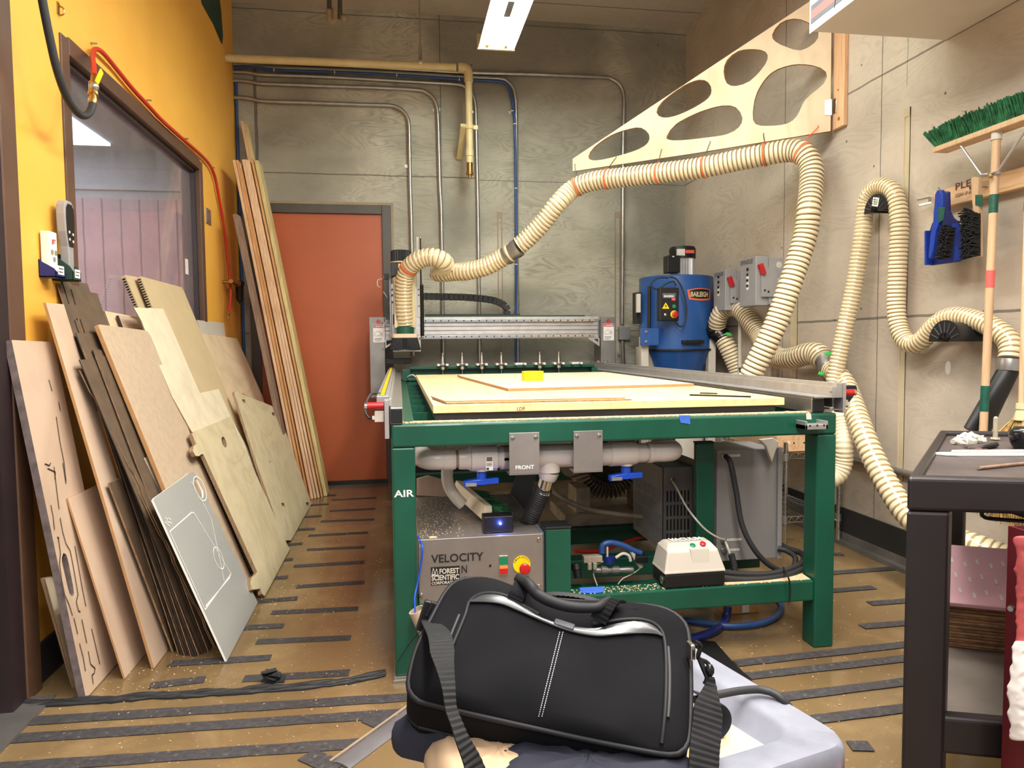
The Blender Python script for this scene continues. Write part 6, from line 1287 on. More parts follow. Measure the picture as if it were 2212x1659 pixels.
for v in tx.data.vertices: v.co -= dc.location
a, q = drum_pt(1475, 739), drum_pt(1517, 738); m = MB(); m.beam(a+V((0, -.03, 0)), q+V((0, -.03, 0)), .02, .026); m.beam(a, a+V((0, -.035, 0)), .02, .026); m.beam(q, q+V((0, -.035, 0)), .02, .026); m.build('drum_handle', 'black', dc, bevel=.003)
m = MB(); p0, p1 = drum_pt(1397, 672), drum_pt(1402, 630); m.box((p0.x-.0, p0.y-.004, p0.z), (p1.x+.012, p0.y+.02, p1.z)); m.build('side_label', 'grey_sw', dc)
# black wye inlet
c0 = V((cx_+.2, cy_-.2, 1.18)); m = MB(); m.tube(cr([c0, fY(1540, 715, 4.86), fY(1548, 704, 4.85), fY(1549, 698, 4.84)], .01), .066, 22); m.tube(cr([c0+V((0, 0, -.03)), fY(1545, 715, 4.86), fY(1556, 724, 4.84), fY(1562, 733, 4.83)], .01), .068, 22); m.build('inlet_wye', 'black_gloss', dc, smooth=50)
# safety switches on the right wall
def safety(xf, ya, yb, za, zb, label, word, rx):
    t = thing('safety_switch', label, 'switch box', (XR, ya, za)); m = MB(); m.box((XR-.1, ya, za), (XR, yb, zb)); m.build('back_box', 'grey_box', t, bevel=.003)
    m = MB(); m.box((xf, ya+.01, za-.005), (XR-.1, yb+.03, zb+.012)); m.build('cover', 'grey_box', t, bevel=.004)
    m = MB(); zc_ = (za+zb)/2; hz = (zb-za); m.prism([(xf+.03, ya+.0, za+.16*hz), (XR-.05, ya, za+.16*hz), (XR-.05, ya, zb-.35*hz), (XR-.06, ya, zb-.25*hz), (xf+.06, ya, zb-.2*hz), (xf+.03, ya, zb-.3*hz)], (0, -1, 0), .012); m.build('side_plate', 'grey_box', t, bevel=.002)
    for (dx, dz_) in ((.05, .3), (.075, .27)):
        m = MB(); m.cyl((xf+dx, ya-.0125, za+dz_*hz), (xf+dx, ya-.0118, za+dz_*hz), .007, 12); m.build('lock_hole', 'vent', t)
    m = MB(); a = V((xf+.028, ya-.014, zb-.07)); m.beam(a+V((.012, 0, -.035)), a+V((-.012, 0, .03)), .028, .03, (0, 1, 0)); m.build('red_lever', 'red', t, bevel=.004)
    text(word, (xf-.001, yb+.02, zb-.028), (0, -1, 0), (0, 0, 1), .028, 'ink', t, width=(yb-ya)*.85)
    m = MB(); m.box((xf-.001, ya+.10, za+.1), (xf, ya+.13, zb-.1)); lb = m.build('label_strip', 'white', t); m = MB()
    for k in range(4): m.box((xf-.002, ya+.102, za+.115+.035*k), (xf-.001, ya+.128, za+.115+.035*k+.018))
    m.build('label_print', 'ink', lb)
    for dz_ in (.15, .5, .85):
        m = MB(); m.lathe((XR-.035, ya, za+dz_*hz), (0, -1, 0), [(0, .02 if dz_ > .2 else .012), (.0015, .02 if dz_ > .2 else .012)], 14); m.build('knockout', 'grey_sw', t)
    m = MB(); m.cyl((XR-.05, ya+.06, za), (XR-.05, ya+.06, .6), .014, 12); m.build('conduit', 'grey_sw', t, smooth=50)
k1, k2 = fX(1664, 575, XR), fX(1664, 672, XR)
safety(2.2, 4.18, 4.37, 1.33, 1.62, 'grey safety switch box lettered SPINDLE, nearer one on the right wall', 'SPINDLE', 0)
safety(2.2, 4.60, 4.76, 1.32, 1.58, 'grey safety switch box partly behind the blue collector, farther one on the right wall', 'VACUUM', 0)
# pipe low on the right wall
a = fX(1700, 958, XR-.02); m = MB(); m.cyl((XR-.02, 4.6, .47), (XR-.02, 1.2, .47), .016, 12); tag(m.build('wall_pipe', 'alu_dull', smooth=50), 'pale horizontal pipe running low along the right wall behind the thick hose', 'pipe')
# ================================================================== wire shelf
ws = thing('wire_shelf', 'low chrome wire shelf against the right wall behind the machine', 'shelf', (2.2, 3.6, 0)); sx_ = (2.035, 2.35); sy_ = (3.53, 4.3)
for x in sx_:
    for y in sy_:
        m = MB(); m.cyl((x, y, 0), (x, y, .56), .0125, 12); q = m.build('post', 'chrome', ws, smooth=50); m = MB()
        for i in range(18): m.cyl((x, y, .08+.026*i), (x, y, .0825+.026*i), .0135, 10)
        m.build('post_groove', 'slate', q)
        for z in (.12, .46): m = MB(); m.lathe((x, y, z), (0, 0, 1), [(0, .018), (.04, .016)], 12); m.build('sleeve', 'steel', ws, smooth=40)
for z in (.155, .50):
    m = MB()
    for x in sx_:
        for dz_ in (0, -.03): m.cyl((x, sy_[0], z+dz_), (x, sy_[1], z+dz_), .003, 6)
    for y in sy_:
        for dz_ in (0, -.03): m.cyl((sx_[0], y, z+dz_), (sx_[1], y, z+dz_), .003, 6)
        for i in range(8):
            a = sx_[0]+(sx_[1]-sx_[0])*i/8; m.tube([V((a, y, z)), V((a+.02, y, z-.03)), V((a+.04, y, z))], .0018, 5)
    for i in range(14):
        a = sx_[0]+(sx_[1]-sx_[0])*(i+.5)/14; m.cyl((a, sy_[0], z), (a, sy_[1], z), .0018, 5)
    for i in range(14):
        for x in sx_:
            a = sy_[0]+(sy_[1]-sy_[0])*i/14; m.tube([V((x, a, z)), V((x, a+.027, z-.03)), V((x, a+.055, z))], .0018, 5)
    m.build('wire_deck', 'chrome', ws)
wd = thing('wooden_crate', 'pine box front standing on the low wire shelf', 'box', (2.1, 3.55, .505)); m = MB(); m.box((2.0, 3.56, .5035), (2.34, 3.58, .60)); m.box((2.0, 4.1, .5035), (2.34, 4.12, .60)); m.box((2.0, 3.58, .5035), (2.02, 4.1, .60)); m.box((2.32, 3.58, .5035), (2.34, 4.1, .60)); m.box((2.02, 3.58, .5035), (2.32, 4.1, .515)); m.build('panels', 'fir_h', wd, bevel=.003)
for x in (2.1, 2.16):
    m = MB(); m.cyl((x, 3.5595, .55), (x, 3.561, .55), .005, 10); m.build('screw_hole', 'vent', wd)
m = MB(); m.box((2.06, 3.559, .545), (2.075, 3.56, .56)); m.build('sticker', 'white', wd)
# ================================================================== tools on the right wall
rail = thing('tool_rail', 'pine board tool rail with burnt lettering on the right wall', 'tool rack', (XR-.02, 2.4, 1.7))
def wr(x, y, X=XR-.04): return fX(x, y, X)
ra = wr(2016, 453); rb = wr(2016, 415); yN = ra.y; z0_, z1_ = ra.z, rb.z
m = MB(); m.box((XR-.04, 1.75, z0_), (XR-.0005, yN, z1_)); m.build('board', 'fir_h', rail, bevel=.002)
p = wr(2063, 411, XR-.0405); text('PLEA', p, (0, -1, 0), (0, 0, 1), .028, 'ink_brown', rail, width=.125, bold=.02); p = wr(2064, 425, XR-.0405); text('CLEAN UP AFTER Y', p+V((0, 0, -.004)), (0, -1, 0), (0, 0, 1), .014, 'ink_brown', rail, width=.125, bold=.01)
def gripper(y):
    m = MB(); z = (z0_+z1_)/2+.01; m.box((XR-.05, y-.012, z-.012), (XR-.04, y+.012, z+.012)); m.beam((XR-.05, y-.01, z), (XR-.10, y-.02, z-.01), .006, .02); m.beam((XR-.05, y+.01, z), (XR-.10, y+.02, z-.01), .006, .02); m.build('spring_clip', 'chrome', rail)
for x, y in ((2131,408),): gripper(wr(x, y).y)
m = MB(); q = V((XR-.03, yN, z0_+.045)); m.box(q+V((-.02, 0, -.012)), q+V((.02, .02, .012))); m.beam(q+V((-.01, .01, .01)), q+V((-.04, .06, .006)), .02, .008); m.beam(q+V((-.01, .01, -.012)), q+V((-.05, .04, -.02)), .02, .01); m.build('end_clip', 'chrome', rail, bevel=.001)
for pts in (((2040,411),(2046,405)),((2110,392),(2118,388))):
    a = wr(*pts[0]); m = MB(); m.tube([a, a+V((-.02, 0, 0)), a+V((-.03, 0, .012))], .002, 6); m.build('nail', 'steel', rail)
# push broom
Xb = 2.2; pbm = thing('push_broom', 'push broom with wide green bristled head standing bristles up by the right wall', 'broom', (Xb, 2.4, 0))
hb = fX(2030, 338, Xb); he = fX(2250, 272, Xb); ht = fX(2158, 299, Xb); zb_ = (hb.z+he.z)/2; yF_, yE = hb.y, hb.y-.62; zt_ = 1.862
m = MB(); m.box((Xb-.035, yE, zt_), (Xb+.035, yF_, zt_+.022)); m.build('head_block', 'handle', pbm, bevel=.004)
m = MB(); m.box((Xb-.03, yE+.01, zt_+.021), (Xb+.025, yF_-.03, zt_+.066))
for i in range(76):
    for j in range(9):
        y = yE+.006+(yF_-yE-.012)*(i+.5)/76; x = Xb-.031+.062*(j+.5)/9
        for _ in range(2):
            f_ = 1 if i < 70 else .9; dx = random.gauss(0, .008)+(x-Xb)*.3; dy = random.gauss(0, .006)+(.05 if i > 66 else 0)*(i-66)/10
            m.cyl((x, y, zt_+.022), (x+dx-.012, y+dy, zt_+.022+random.uniform(.066, .08)*f_), .0035, 4, r2=.0025)
m.build('bristles', 'bristle_g', pbm)['kind'] = 'stuff'
m = MB()
for _ in range(120):
    y = random.uniform(yE+.1, yF_); a = V((Xb-.02+random.gauss(0, .015), y, zt_+.09+random.uniform(0, .012))); m.cyl(a, a+V((random.gauss(0, .012), random.gauss(0, .015), random.gauss(0, .006))), .0012, 3)
m.build('lint', 'caulk', pbm)['kind'] = 'stuff'
fb = V((Xb-.035, ht.y+.0, .58)); tp = V((Xb-.01, ht.y, zt_)); m = MB(); m.cyl(fb, tp, .0142, 16); hd = m.build('handle', 'handle', pbm, smooth=50)
m = MB(); m.cyl(tp+(fb-tp)*.0, tp+(fb-tp)*.022, .018, 14); m.build('ferrule', 'grey_sw', pbm, smooth=50)
def onh(py):
    f_ = min([k/400 for k in range(401)], key=lambda t: abs((lambda c: 829.5-FPX*c.y/-c.z)(ROT.transposed() @ (tp+(fb-tp)*t-CAM))-py)); return tp+(fb-tp)*f_
for (a, q, mt, nm) in ((420,460,'green_tape','green_band'),(834,888,'green_tape','green_band'),(584,622,'salmon','red_label')):
    m = MB(); m.cyl(onh(a), onh(q), .015 if mt != 'salmon' else .0146, 16); m.build(nm, mt, pbm, smooth=50)
bz_ = onh(376); m = MB()
for s_ in (-1, 1): m.tube([bz_+V((-.02, s_*.01, 0)), bz_+V((-.02, s_*.04, .005)), V((Xb-.02, tp.y+s_*.16, zt_-.005))], .0045, 8)
m.cyl(bz_+V((0, 0, -.006)), bz_+V((0, 0, .006)), .019, 14); m.build('brace', 'alu', pbm); m = MB(); m.ball(bz_+V((-.028, -.012, -.012)), .009); m.build('wing_bolt', 'brass', pbm)
# dustpan and its brush
Xd = 2.31
def dpan(x, y, X=Xd): return fX(x, y, X)
dp_ = thing('dustpan', 'blue dustpan hanging from the pine tool rail', 'dustpan', dpan(2060, 480)); m = MB()
m.prism([dpan(x, y) for x, y in ((2044,413),(2054,414),(2055,455),(2062,470),(2074,480),(2078,500),(2078,560),(2072,566),(2013,574),(2012,560),(2012,500),(2018,482),(2030,470),(2040,462),(2042,440))], (-1, 0, 0), .012); m.build('pan', 'blue_dark', dp_, bevel=.004)
m = MB(); m.prism([dpan(x, y, Xd-.012) for x, y in ((2073,482),(2079,500),(2079,560),(2075,566),(2074,500))], (-1, 0, 0), .035); m.prism([dpan(x, y, Xd-.012) for x, y in ((2012,500),(2015,498),(2016,572),(2012,573))], (-1, 0, 0), .035); m.build('side_lip', 'blue_mid', dp_, bevel=.002)
hb_ = thing('hand_brush', 'blue hand brush with black bristles clipped in front of the blue dustpan', 'brush', dpan(2035, 480)); m = MB()
m.prism([dpan(x, y, Xd-.05) for x, y in ((2028,420),(2033,411),(2041,411),(2045,420),(2044,445),(2040,470),(2036,485),(2030,500),(2024,540),(2017,560),(2014,556),(2018,510),(2024,480),(2026,450))], (-1, 0, 0), .02); m.build('handle', 'blue_mid', hb_, bevel=.004)
m = MB(); m.prism([dpan(x, y, Xd-.071) for x, y in ((2027,447),(2042,447),(2038,475),(2027,482))], (-1, 0, 0), .001); m.build('green_tape_band', 'green_tape', hb_)
def bristle(quad, X, dx, n1, n2, par, mat='bristle_k', rr=.004, droop=.02):
    m = MB(); A, B_, C_, D_ = [fX(x, y, X) for x, y in quad]
    for i in range(n1):
        for j in range(n2):
            u, v = (i+.5)/n1, (j+.5)/n2; p = (A*(1-u)+B_*u)*(1-v)+(D_*(1-u)+C_*u)*v; m.cyl(p, p+V((dx+random.gauss(0, .004), random.gauss(0, .006), random.gauss(0, .006)-droop*0)), rr, 4, r2=rr*.7)
    o = m.build('bristles', mat, par); o['kind'] = 'stuff'
bristle(((2044,487),(2066,492),(2054,556),(2034,560)), Xd-.07, -.03, 9, 28, hb_)
bb_ = thing('bench_brush', 'bench brush with dense black bristles and a wooden handle hanging on the rail', 'brush', dpan(2110, 480)); m = MB()
m.prism([dpan(x, y, Xd-.02) for x, y in ((2106,386),(2110,382),(2121,383),(2123,390),(2122,420),(2123,450),(2124,555),(2112,558),(2110,450),(2107,420))], (-1, 0, 0), .02); m.build('handle', 'handle', bb_, bevel=.004)
m = MB(); m.prism([dpan(x, y, Xd-.041) for x, y in ((2107,421),(2123,421),(2123,446),(2107,444))], (-1, 0, 0), .001); m.build('green_tape_band', 'green_tape', bb_)
bristle(((2094,452),(2118,462),(2118,552),(2092,558)), Xd-.035, -.04, 12, 30, bb_, rr=.0045)
# another broom handle and a straw broom at the frame edge
m = MB(); a = fX(2207, 420, 2.22); q = fX(2213, 350, 2.22)
sb_ = thing('straw_broom', 'straw broom with wooden handle at the right frame edge behind the dark cart', 'broom', (2.2, a.y-.02, .8)); yb_ = fX(2208, 700, 2.2).y-.012; zt2 = fX(2209, 340, 2.2).z
m = MB(); m.cyl((2.2, yb_, .86), (2.2, yb_, zt2), .0135, 12); m.build('handle', 'fir', sb_, smooth=50)
m = MB(); zz = fX(2206, 440, 2.2).z; m.cyl((2.2, yb_, zz-.03), (2.2, yb_, zz+.03), .0145, 12); m.build('green_band', 'green_tape', sb_, smooth=50)
m = MB(); m.lathe((2.2, yb_, .87), (0, 0, -1), [(0, .02), (.02, .022), (.022, .019), (.04, .024), (.06, .026)], 14); m.build('binding', 'offwhite', sb_, smooth=40)
m = MB()
for i in range(420):
    t = random.uniform(-1, 1); s_ = random.uniform(-1, 1); a = V((2.2+s_*.012, yb_+t*.02, .82)); m.tube([a, a+V((s_*.02, t*.06, -.07)), a+V((s_*.03+random.gauss(0, .006), t*.13+random.gauss(0, .008), -.38+random.uniform(-.02, .03)))], .0018, 3, caps=False)
m.build('straw', 'straw', sb_)['kind'] = 'stuff'
# ================================================================== overhead panel box
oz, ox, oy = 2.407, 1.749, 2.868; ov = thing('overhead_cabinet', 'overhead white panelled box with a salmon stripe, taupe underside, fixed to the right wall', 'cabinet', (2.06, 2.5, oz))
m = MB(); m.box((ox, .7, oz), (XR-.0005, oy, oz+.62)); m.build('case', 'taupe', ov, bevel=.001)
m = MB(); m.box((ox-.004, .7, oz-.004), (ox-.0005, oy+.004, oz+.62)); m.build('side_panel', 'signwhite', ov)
for (za, zb, mt, nm) in ((.03, .05, 'slate', 'dark_stripe'), (.05, .082, 'salmon', 'red_stripe'), (.082, .105, 'slate', 'dark_stripe')):
    m = MB(); m.box((ox-.0055, .7, oz+za), (ox-.0042, oy, oz+zb)); m.build(nm, mt, ov)
m = MB(); m.box((ox-.007, oy-.001, oz-.006), (ox-.001, oy+.006, oz+.62)); m.build('corner_bead', 'alu', ov)
m = MB()
for yy in (2.7, 2.55): m.beam((ox-.0062, yy, oz+.02), (ox-.0062, yy-.02, oz+.12), .001, .003, (1, 0, 0))
m.build('crack_line', 'ink', ov)
# ================================================================== dark utility cart
FL = V((.952, 1.217, 0)); dF = V((.935, -.355, 0)); BL = V((1.535, 1.835, 0)); FR = FL+dF*.52; BR = BL+dF*.52; ck = thing('utility_cart', 'tall dark brown plastic utility cart at the right edge of the picture', 'cart', (FL.x, FL.y, 0))
def up_(p, z): return V((p.x, p.y, z))
dB = (BL-FL).normalized(); zT = .84; wl = .075
def leg(c, sx, sy):
    a = dF*wl*sx; b_ = dB*.085*sy; m = MB(); P = [c, c+a, c+a+b_, c+b_]; m.prism([up_(p, .1) for p in P], (0, 0, 1), zT-.066-.1); m.build('leg', 'cart_black', ck, bevel=.006)
leg(FL, 1, 1); leg(BL, 1, -1); leg(FR, -1, 1); leg(BR, -1, -1)
for c in (FL, BL, FR, BR):
    q = c+((FL+BR)/2-c)*.12; m = MB(); m.cyl(up_(q, .05)-dF*.015, up_(q, .05)+dF*.015, .05, 20); m.build('caster', 'rubber', ck)
def rim(z, h, name):
    o = [up_(p, z) for p in (FL, FR, BR, BL)]; c = sum(o, V((0, 0, 0)))/4; o = [p+(c-p)*(.012 if z < .5 else 0) for p in o]; i_ = [p+(c-p)*.085 for p in o]; m = MB(); m.prism(o, (0, 0, 1), h, [i_]); m.build(name, 'cart_black', ck, bevel=.008, bseg=3)
    return i_
i_ = rim(zT-.066, .066, 'top_rim'); m = MB(); m.prism([V((p.x, p.y, zT-.03)) for p in i_], (0, 0, 1), .018); m.build('top_tray', 'cart_top', ck)
i2 = rim(.30, .075, 'lower_rim'); m = MB(); m.prism([V((p.x, p.y, .31)) for p in i2], (0, 0, 1), .03); m.build('lower_tray', 'cart_low', ck)
zt3 = zT-.0118
def ct_(x, y, z=zt3): return fZ(x, y, z)
# on top of the cart
a, q = ct_(2033, 985), ct_(2215, 984); m = MB(); dd = (q-a).normalized(); nn = V((-dd.y, dd.x, 0))
m.prism([a-dd*.01+nn*.012, a+dd*.012-nn*.006, a+dd*.03-nn*.01, q-nn*.012, q+nn*.014, a+dd*.02+nn*.012], (0, 0, 1), .008); pk = thing('blister_pack', 'long white and clear blister packet with pink inside on the dark cart', 'packet', a); m.build('packet', 'signwhite', pk, bevel=.003)
m = MB(); m.prism([a+dd*.025+nn*.006+V((0, 0, .008)), a+dd*.025-nn*.004+V((0, 0, .008)), q-nn*.006+V((0, 0, .008)), q+nn*.008+V((0, 0, .008))], (0, 0, 1), .006); m.build('clear_cover', 'film', pk, bevel=.003)
m = MB(); m.prism([a+dd*.08+nn*.004+V((0, 0, .0142)), a+dd*.08-nn*.001+V((0, 0, .0142)), a+dd*.105-nn*.003+V((0, 0, .0142)), a+dd*.108+nn*.005+V((0, 0, .0142))], (0, 0, 1), .001); m.build('pink_print', 'pinkred', pk)
a, q = ct_(2108, 1012, zt3+.004), ct_(2225, 1000, zt3+.004); pl_ = thing('awl', 'thin reddish brown pointed tool lying at the front of the dark cart top', 'tool', a); m = MB(); m.cyl(a+(q-a)*.06, q, .0036, 10); m.build('shaft', 'pine_g', pl_, smooth=50); m = MB(); m.cyl(a, a+(q-a)*.06, .0008, 10, r2=.0036); m.build('tip', 'chrome', pl_)
a, q = ct_(2121, 968, zt3+.007), ct_(2152, 960, zt3+.007); mk = thing('marker_stub', 'short black crayon like stub on the dark cart top', 'marker', a); m = MB(); m.cyl(a, a+(q-a)*.2, .001, 10, r2=.0065); m.cyl(a+(q-a)*.2, q, .0065, 10); m.build('stub_body', 'black', mk, smooth=40)
bg = thing('plastic_bag', 'crumpled clear plastic bag with tubes at the back of the dark cart top', 'bag', ct_(2095, 955)); rnd = random.Random(3)
m = MB()
for i in range(9):
    c = ct_(2078+5*i+rnd.uniform(-3, 3), 956-rnd.uniform(0, 10), zt3+rnd.uniform(.006, .022)); m.ball(c, rnd.uniform(.010, .018), 7, (1, 1, rnd.uniform(.5, 1)))
o = m.build('crumple', 'film', bg)
for v in o.data.vertices: v.co += V((rnd.uniform(-.004, .004), rnd.uniform(-.004, .004), rnd.uniform(-.003, .006)))
m = MB(); a, q = ct_(2058, 954, zt3+.008), ct_(2085, 938, zt3+.02); m.cyl(a, q, .0065, 12); m.build('tube', 'film', bg, smooth=50)
m = MB(); a = ct_(2150, 948, zt3+.004); m.cyl(a, a+V((0, 0, .055)), .006, 12); m.ball(a+V((0, 0, .055)), .006, 10); m.lathe(a, (0, 0, 1), [(0, .012), (.004, .01)], 12); vi = tag(m.build('vial', 'clear', smooth=50), 'upright clear test tube like vial at the back of the dark cart top', 'vial')
m = MB(); c = ct_(2222, 945, zt3+.03); m.lathe(c+V((.0, .0, -.03)), (0, 0, 1), [(0, .03), (.015, .038), (.035, .042), (.045, .04), (.055, .03), (.058, .01)], 28); sg = thing('plug_cap', 'round black rubbery knob cut by the right frame edge on the dark cart', 'knob', c); m.build('cap', 'black_gloss', sg, smooth=50)
m = MB(); c = ct_(2092, 970, zt3+.002); m.tube(cr([c, c+V((.006, .004, .003)), c+V((.003, -.004, .002)), c+V((.01, 0, .001))], .002), .0015, 5); tag(m.build('screw_scrap', 'steel'), 'tiny dark metal curl on the dark cart top beside the white packet', 'scrap')
# under the top: hanging black loop, cardboard pile, pink board
m = MB(); hp_ = [fY(x, y, 1.25) for x, y in ((2215,1098),(2160,1098),(2132,1100),(2120,1108),(2128,1118),(2160,1122),(2215,1126))]; m.tube(cr(hp_, .01), .004, 8); m.beam(fY(2165, 1100, 1.25), fY(2215, 1116, 1.25), .01, .006); tag(m.build('strap_loop', 'black', smooth=50), 'black metal loop handle seen under the dark cart top', 'handle')
zs = .342; cbA = fZ(2040, 1395, zs); cbB = fZ(2190, 1412, zs); dd = (cbB-cbA).normalized(); nn = V((-dd.y, dd.x, 0)); nn = nn if nn.y > 0 else -nn
for i in range(16):
    j = rnd.uniform(-.006, .006); m = MB(); o_ = cbA+nn*(j+.0)+dd*rnd.uniform(-.008, .008); z = zs+.0068*i
    P = [V((p.x, p.y, z)) for p in (o_, o_+dd*.26, o_+dd*.26+nn*.14, o_+nn*.14)]; m.prism(P, (0, 0, 1), .0055, side_mat=1)
    lb = 'lowest brown cardboard sheet in the pile on the lower cart shelf' if i == 0 else ('topmost brown cardboard sheet, right under the pink board' if i == 15 else '%s brown cardboard sheet from the bottom of the pile on the lower cart shelf' % ORD[i]); tag(m.build('cardboard_sheet', ['cardboard', 'hardboard_torn'] if i % 2 else ['cardboard', 'cardboard']), lb, 'cardboard', 'cardboard pile on the lower cart shelf')
zp = zs+.111; A_ = V((cbA.x, cbA.y, zp))-nn*.03-dd*.02; pbd = MB(); T1 = A_+nn*.17+V((0, 0, .10)); pbd.prism([A_, A_+dd*.28, T1+dd*.28, T1], (0, -.55, 1), .012)
pk = thing('foam_board', 'pink foam insulation board with faint white print on the cardboard pile', 'board', A_); pbd.build('board', 'pink_board', pk, bevel=.002); uu = (T1-A_).normalized()
nf = dd.cross(uu).normalized(); nf = nf if nf.z > 0 else -nf
m = MB()
for k in range(9):
    for q_ in range(3): m.obox(A_+dd*(.02+.028*k)+uu*(.03+.05*q_+.012*(k % 2))+V((0, -.55, 1)).normalized()*.0127, dd*.003, uu*.008, nf*.0002)
m.build('faint_print', 'grey_sw', pk)
rb_ = thing('red_box', 'maroon open topped box with crumpled pink film at the right frame edge', 'box', fY(2200, 1500, 1.02)); a = fY(2178, 1136, 1.12)
rx0 = a.x; m = MB(); m.box((rx0, .80, .16), (rx0+.005, 1.12, a.z)); m.box((rx0+.005, 1.115, .16), (rx0+.25, 1.12, a.z)); m.box((rx0+.005, .8, .16), (rx0+.25, 1.115, .165)); m.build('panels', 'red_dark', rb_)
for (nm, mt, ya_, yb_, xa_) in (('crumpled_film', 'pinkred', 1160, 1400, 2190), ('white_bundle', 'signwhite', 1385, 1600, 2184)):
    m = MB(); P = []; nu, nv = 10, 30
    for j_ in range(nv+1):
        for i_ in range(nu+1):
            xx = xa_+9*math.sin(j_/nv*math.pi*1.0-.3)*(-1 if nm[0] == 'w' else .3)+i_*9; p_ = fY(xx, ya_+(yb_-ya_)*j_/nv, 1.05-.03*math.sin(i_/nu*3)); P.append(p_+V((rnd.gauss(0, .0008), .002*math.sin(i_*1.3+j_*.9)+rnd.gauss(0, .002), rnd.gauss(0, .0008))))
    m.add(P, [(j_*(nu+1)+i_, (j_+1)*(nu+1)+i_, (j_+1)*(nu+1)+i_+1, j_*(nu+1)+i_+1) for j_ in range(nv) for i_ in range(nu)]); o = m.build(nm, mt, rb_, smooth=180)
    md = o.modifiers.new('t', 'SOLIDIFY'); md.thickness = .006; md = o.modifiers.new('s', 'SUBSURF'); md.levels = md.render_levels = 1
m = MB(); m.lathe(fY(2186, 1314, 1.09)+V((0, 0, 0)), (-1, -.4, 0), [(0, .006), (.006, .005)], 10); m.build('rivet', 'chrome', rb_)
# ================================================================== grey tray cart in front
CZ = .50; NR = V((.668, .945, 0)); d1 = V((-.263, .965, 0)); d2 = V((-.965, -.263, 0)); CW, CL = .52, .48
gc = thing('tray_cart', 'light grey moulded plastic tray cart under the black bag', 'cart', (NR.x, NR.y, 0))
def cp(u, v, z): p = NR+d2*u+d1*v; return V((p.x, p.y, z))
def rr_(u0, v0, u1, v1, r, z, k=6):
    P = []
    for (cu, cv, a0) in ((u0+r, v0+r, 180), (u1-r, v0+r, 270), (u1-r, v1-r, 0), (u0+r, v1-r, 90)):
        for i in range(k+1): t = math.radians(a0+90*i/k); P.append(cp(cu+r*math.cos(t), cv+r*math.sin(t), z))
    return P
def loft(rings, mat, name, par, cap0=True, cap1=True, bevel=0, smooth=50):
    n = len(rings[0]); m = MB(); m.add([p for r in rings for p in r], [(k*n+i, k*n+(i+1) % n, (k+1)*n+(i+1) % n, (k+1)*n+i) for k in range(len(rings)-1) for i in range(n)]+([tuple(range(n-1, -1, -1))] if cap0 else [])+([tuple((len(rings)-1)*n+i for i in range(n))] if cap1 else []))
    return m.build(name, mat, par, smooth=smooth)
rings = [rr_(.03, .03, CW-.03, CL-.03, .03, CZ-.14), rr_(.008, .008, CW-.008, CL-.008, .04, CZ-.06), rr_(0, 0, CW, CL, .045, CZ-.045), rr_(0, 0, CW, CL, .045, CZ-.01), rr_(.006, .006, CW-.006, CL-.006, .045, CZ),
    rr_(.055, .055, CW-.055, CL-.055, .04, CZ), rr_(.066, .066, CW-.066, CL-.066, .04, CZ-.008), rr_(.085, .085, CW-.085, CL-.085, .03, CZ-.035), rr_(.11, .11, CW-.11, CL-.11, .02, CZ-.038)]
loft(rings, 'cart_grey', 'tray', gc)
for (u, v) in ((.05, .05), (CW-.05, .05), (.05, CL-.05), (CW-.05, CL-.05)):
    m = MB(); a = cp(u, v, .1); m.cyl(a, V((a.x, a.y, CZ-.13)), .028, 14); m.build('leg', 'cart_grey', gc, smooth=50); m = MB(); m.cyl(V((a.x-.012, a.y, .04)), V((a.x+.012, a.y, .04)), .04, 16); m.box((a.x-.018, a.y-.02, .04), (a.x+.018, a.y+.02, .1)); m.build('caster', 'rubber', gc, smooth=40)
m = MB(); m.prism(rr_(.03, .03, CW-.03, CL-.03, .03, .14), (0, 0, 1), .05); m.build('lower_shelf', 'cart_grey', gc)
m = MB(); a = cp(.10, .06, CZ-.07); m.obox(cp(.02, -.008, CZ-.055), d2*.012, d1*.01, V((0, 0, .02))); m.build('latch', 'pinkred', gc, bevel=.004); m = MB(); m.obox(cp(.04, -.006, CZ-.05), d2*.004, d1*.01, V((0, 0, .02))); m.build('latch_pin', 'steel', gc)
pt = thing('aluminium_plate', 'scuffed pale plate lying in the grey tray beside the bag', 'plate', cp(.2, .2, CZ-.03)); m = MB(); m.prism([cp(.105, .08, CZ-.032), cp(.35, .09, CZ-.032), cp(.35, .3, CZ-.032), cp(.12, .33, CZ-.032)], (0, 0, 1), .012); m.build('plate', 'offwhite', pt, bevel=.002)
# black mat on the floor behind the tray cart
m = MB(); m.prism([fZ(x, y, .001) for x, y in ((1420,1400),(1500,1385),(1545,1390),(1580,1430),(1640,1490),(1560,1490),(1450,1470))], (0, 0, 1), .008); tag(m.build('floor_mat', 'black', bevel=.002), 'thin black floor mat sticking out behind the grey tray cart', 'mat')
# cable over the tray cart
P = [fZ(x, y, CZ+h) for x, y, h in ((1500,1512,.02),(1550,1501,.018),(1600,1492,.016),(1645,1490,.012),(1680,1502,.008),(1705,1528,-.01))]+[fZ(1712, 1545, CZ-.08)]
m = MB(); m.tube(cr(P, .01), .0065, 12); tag(m.build('power_cable', 'rubber', smooth=60), 'black cable curving from behind the bag over the grey tray rim', 'cable')
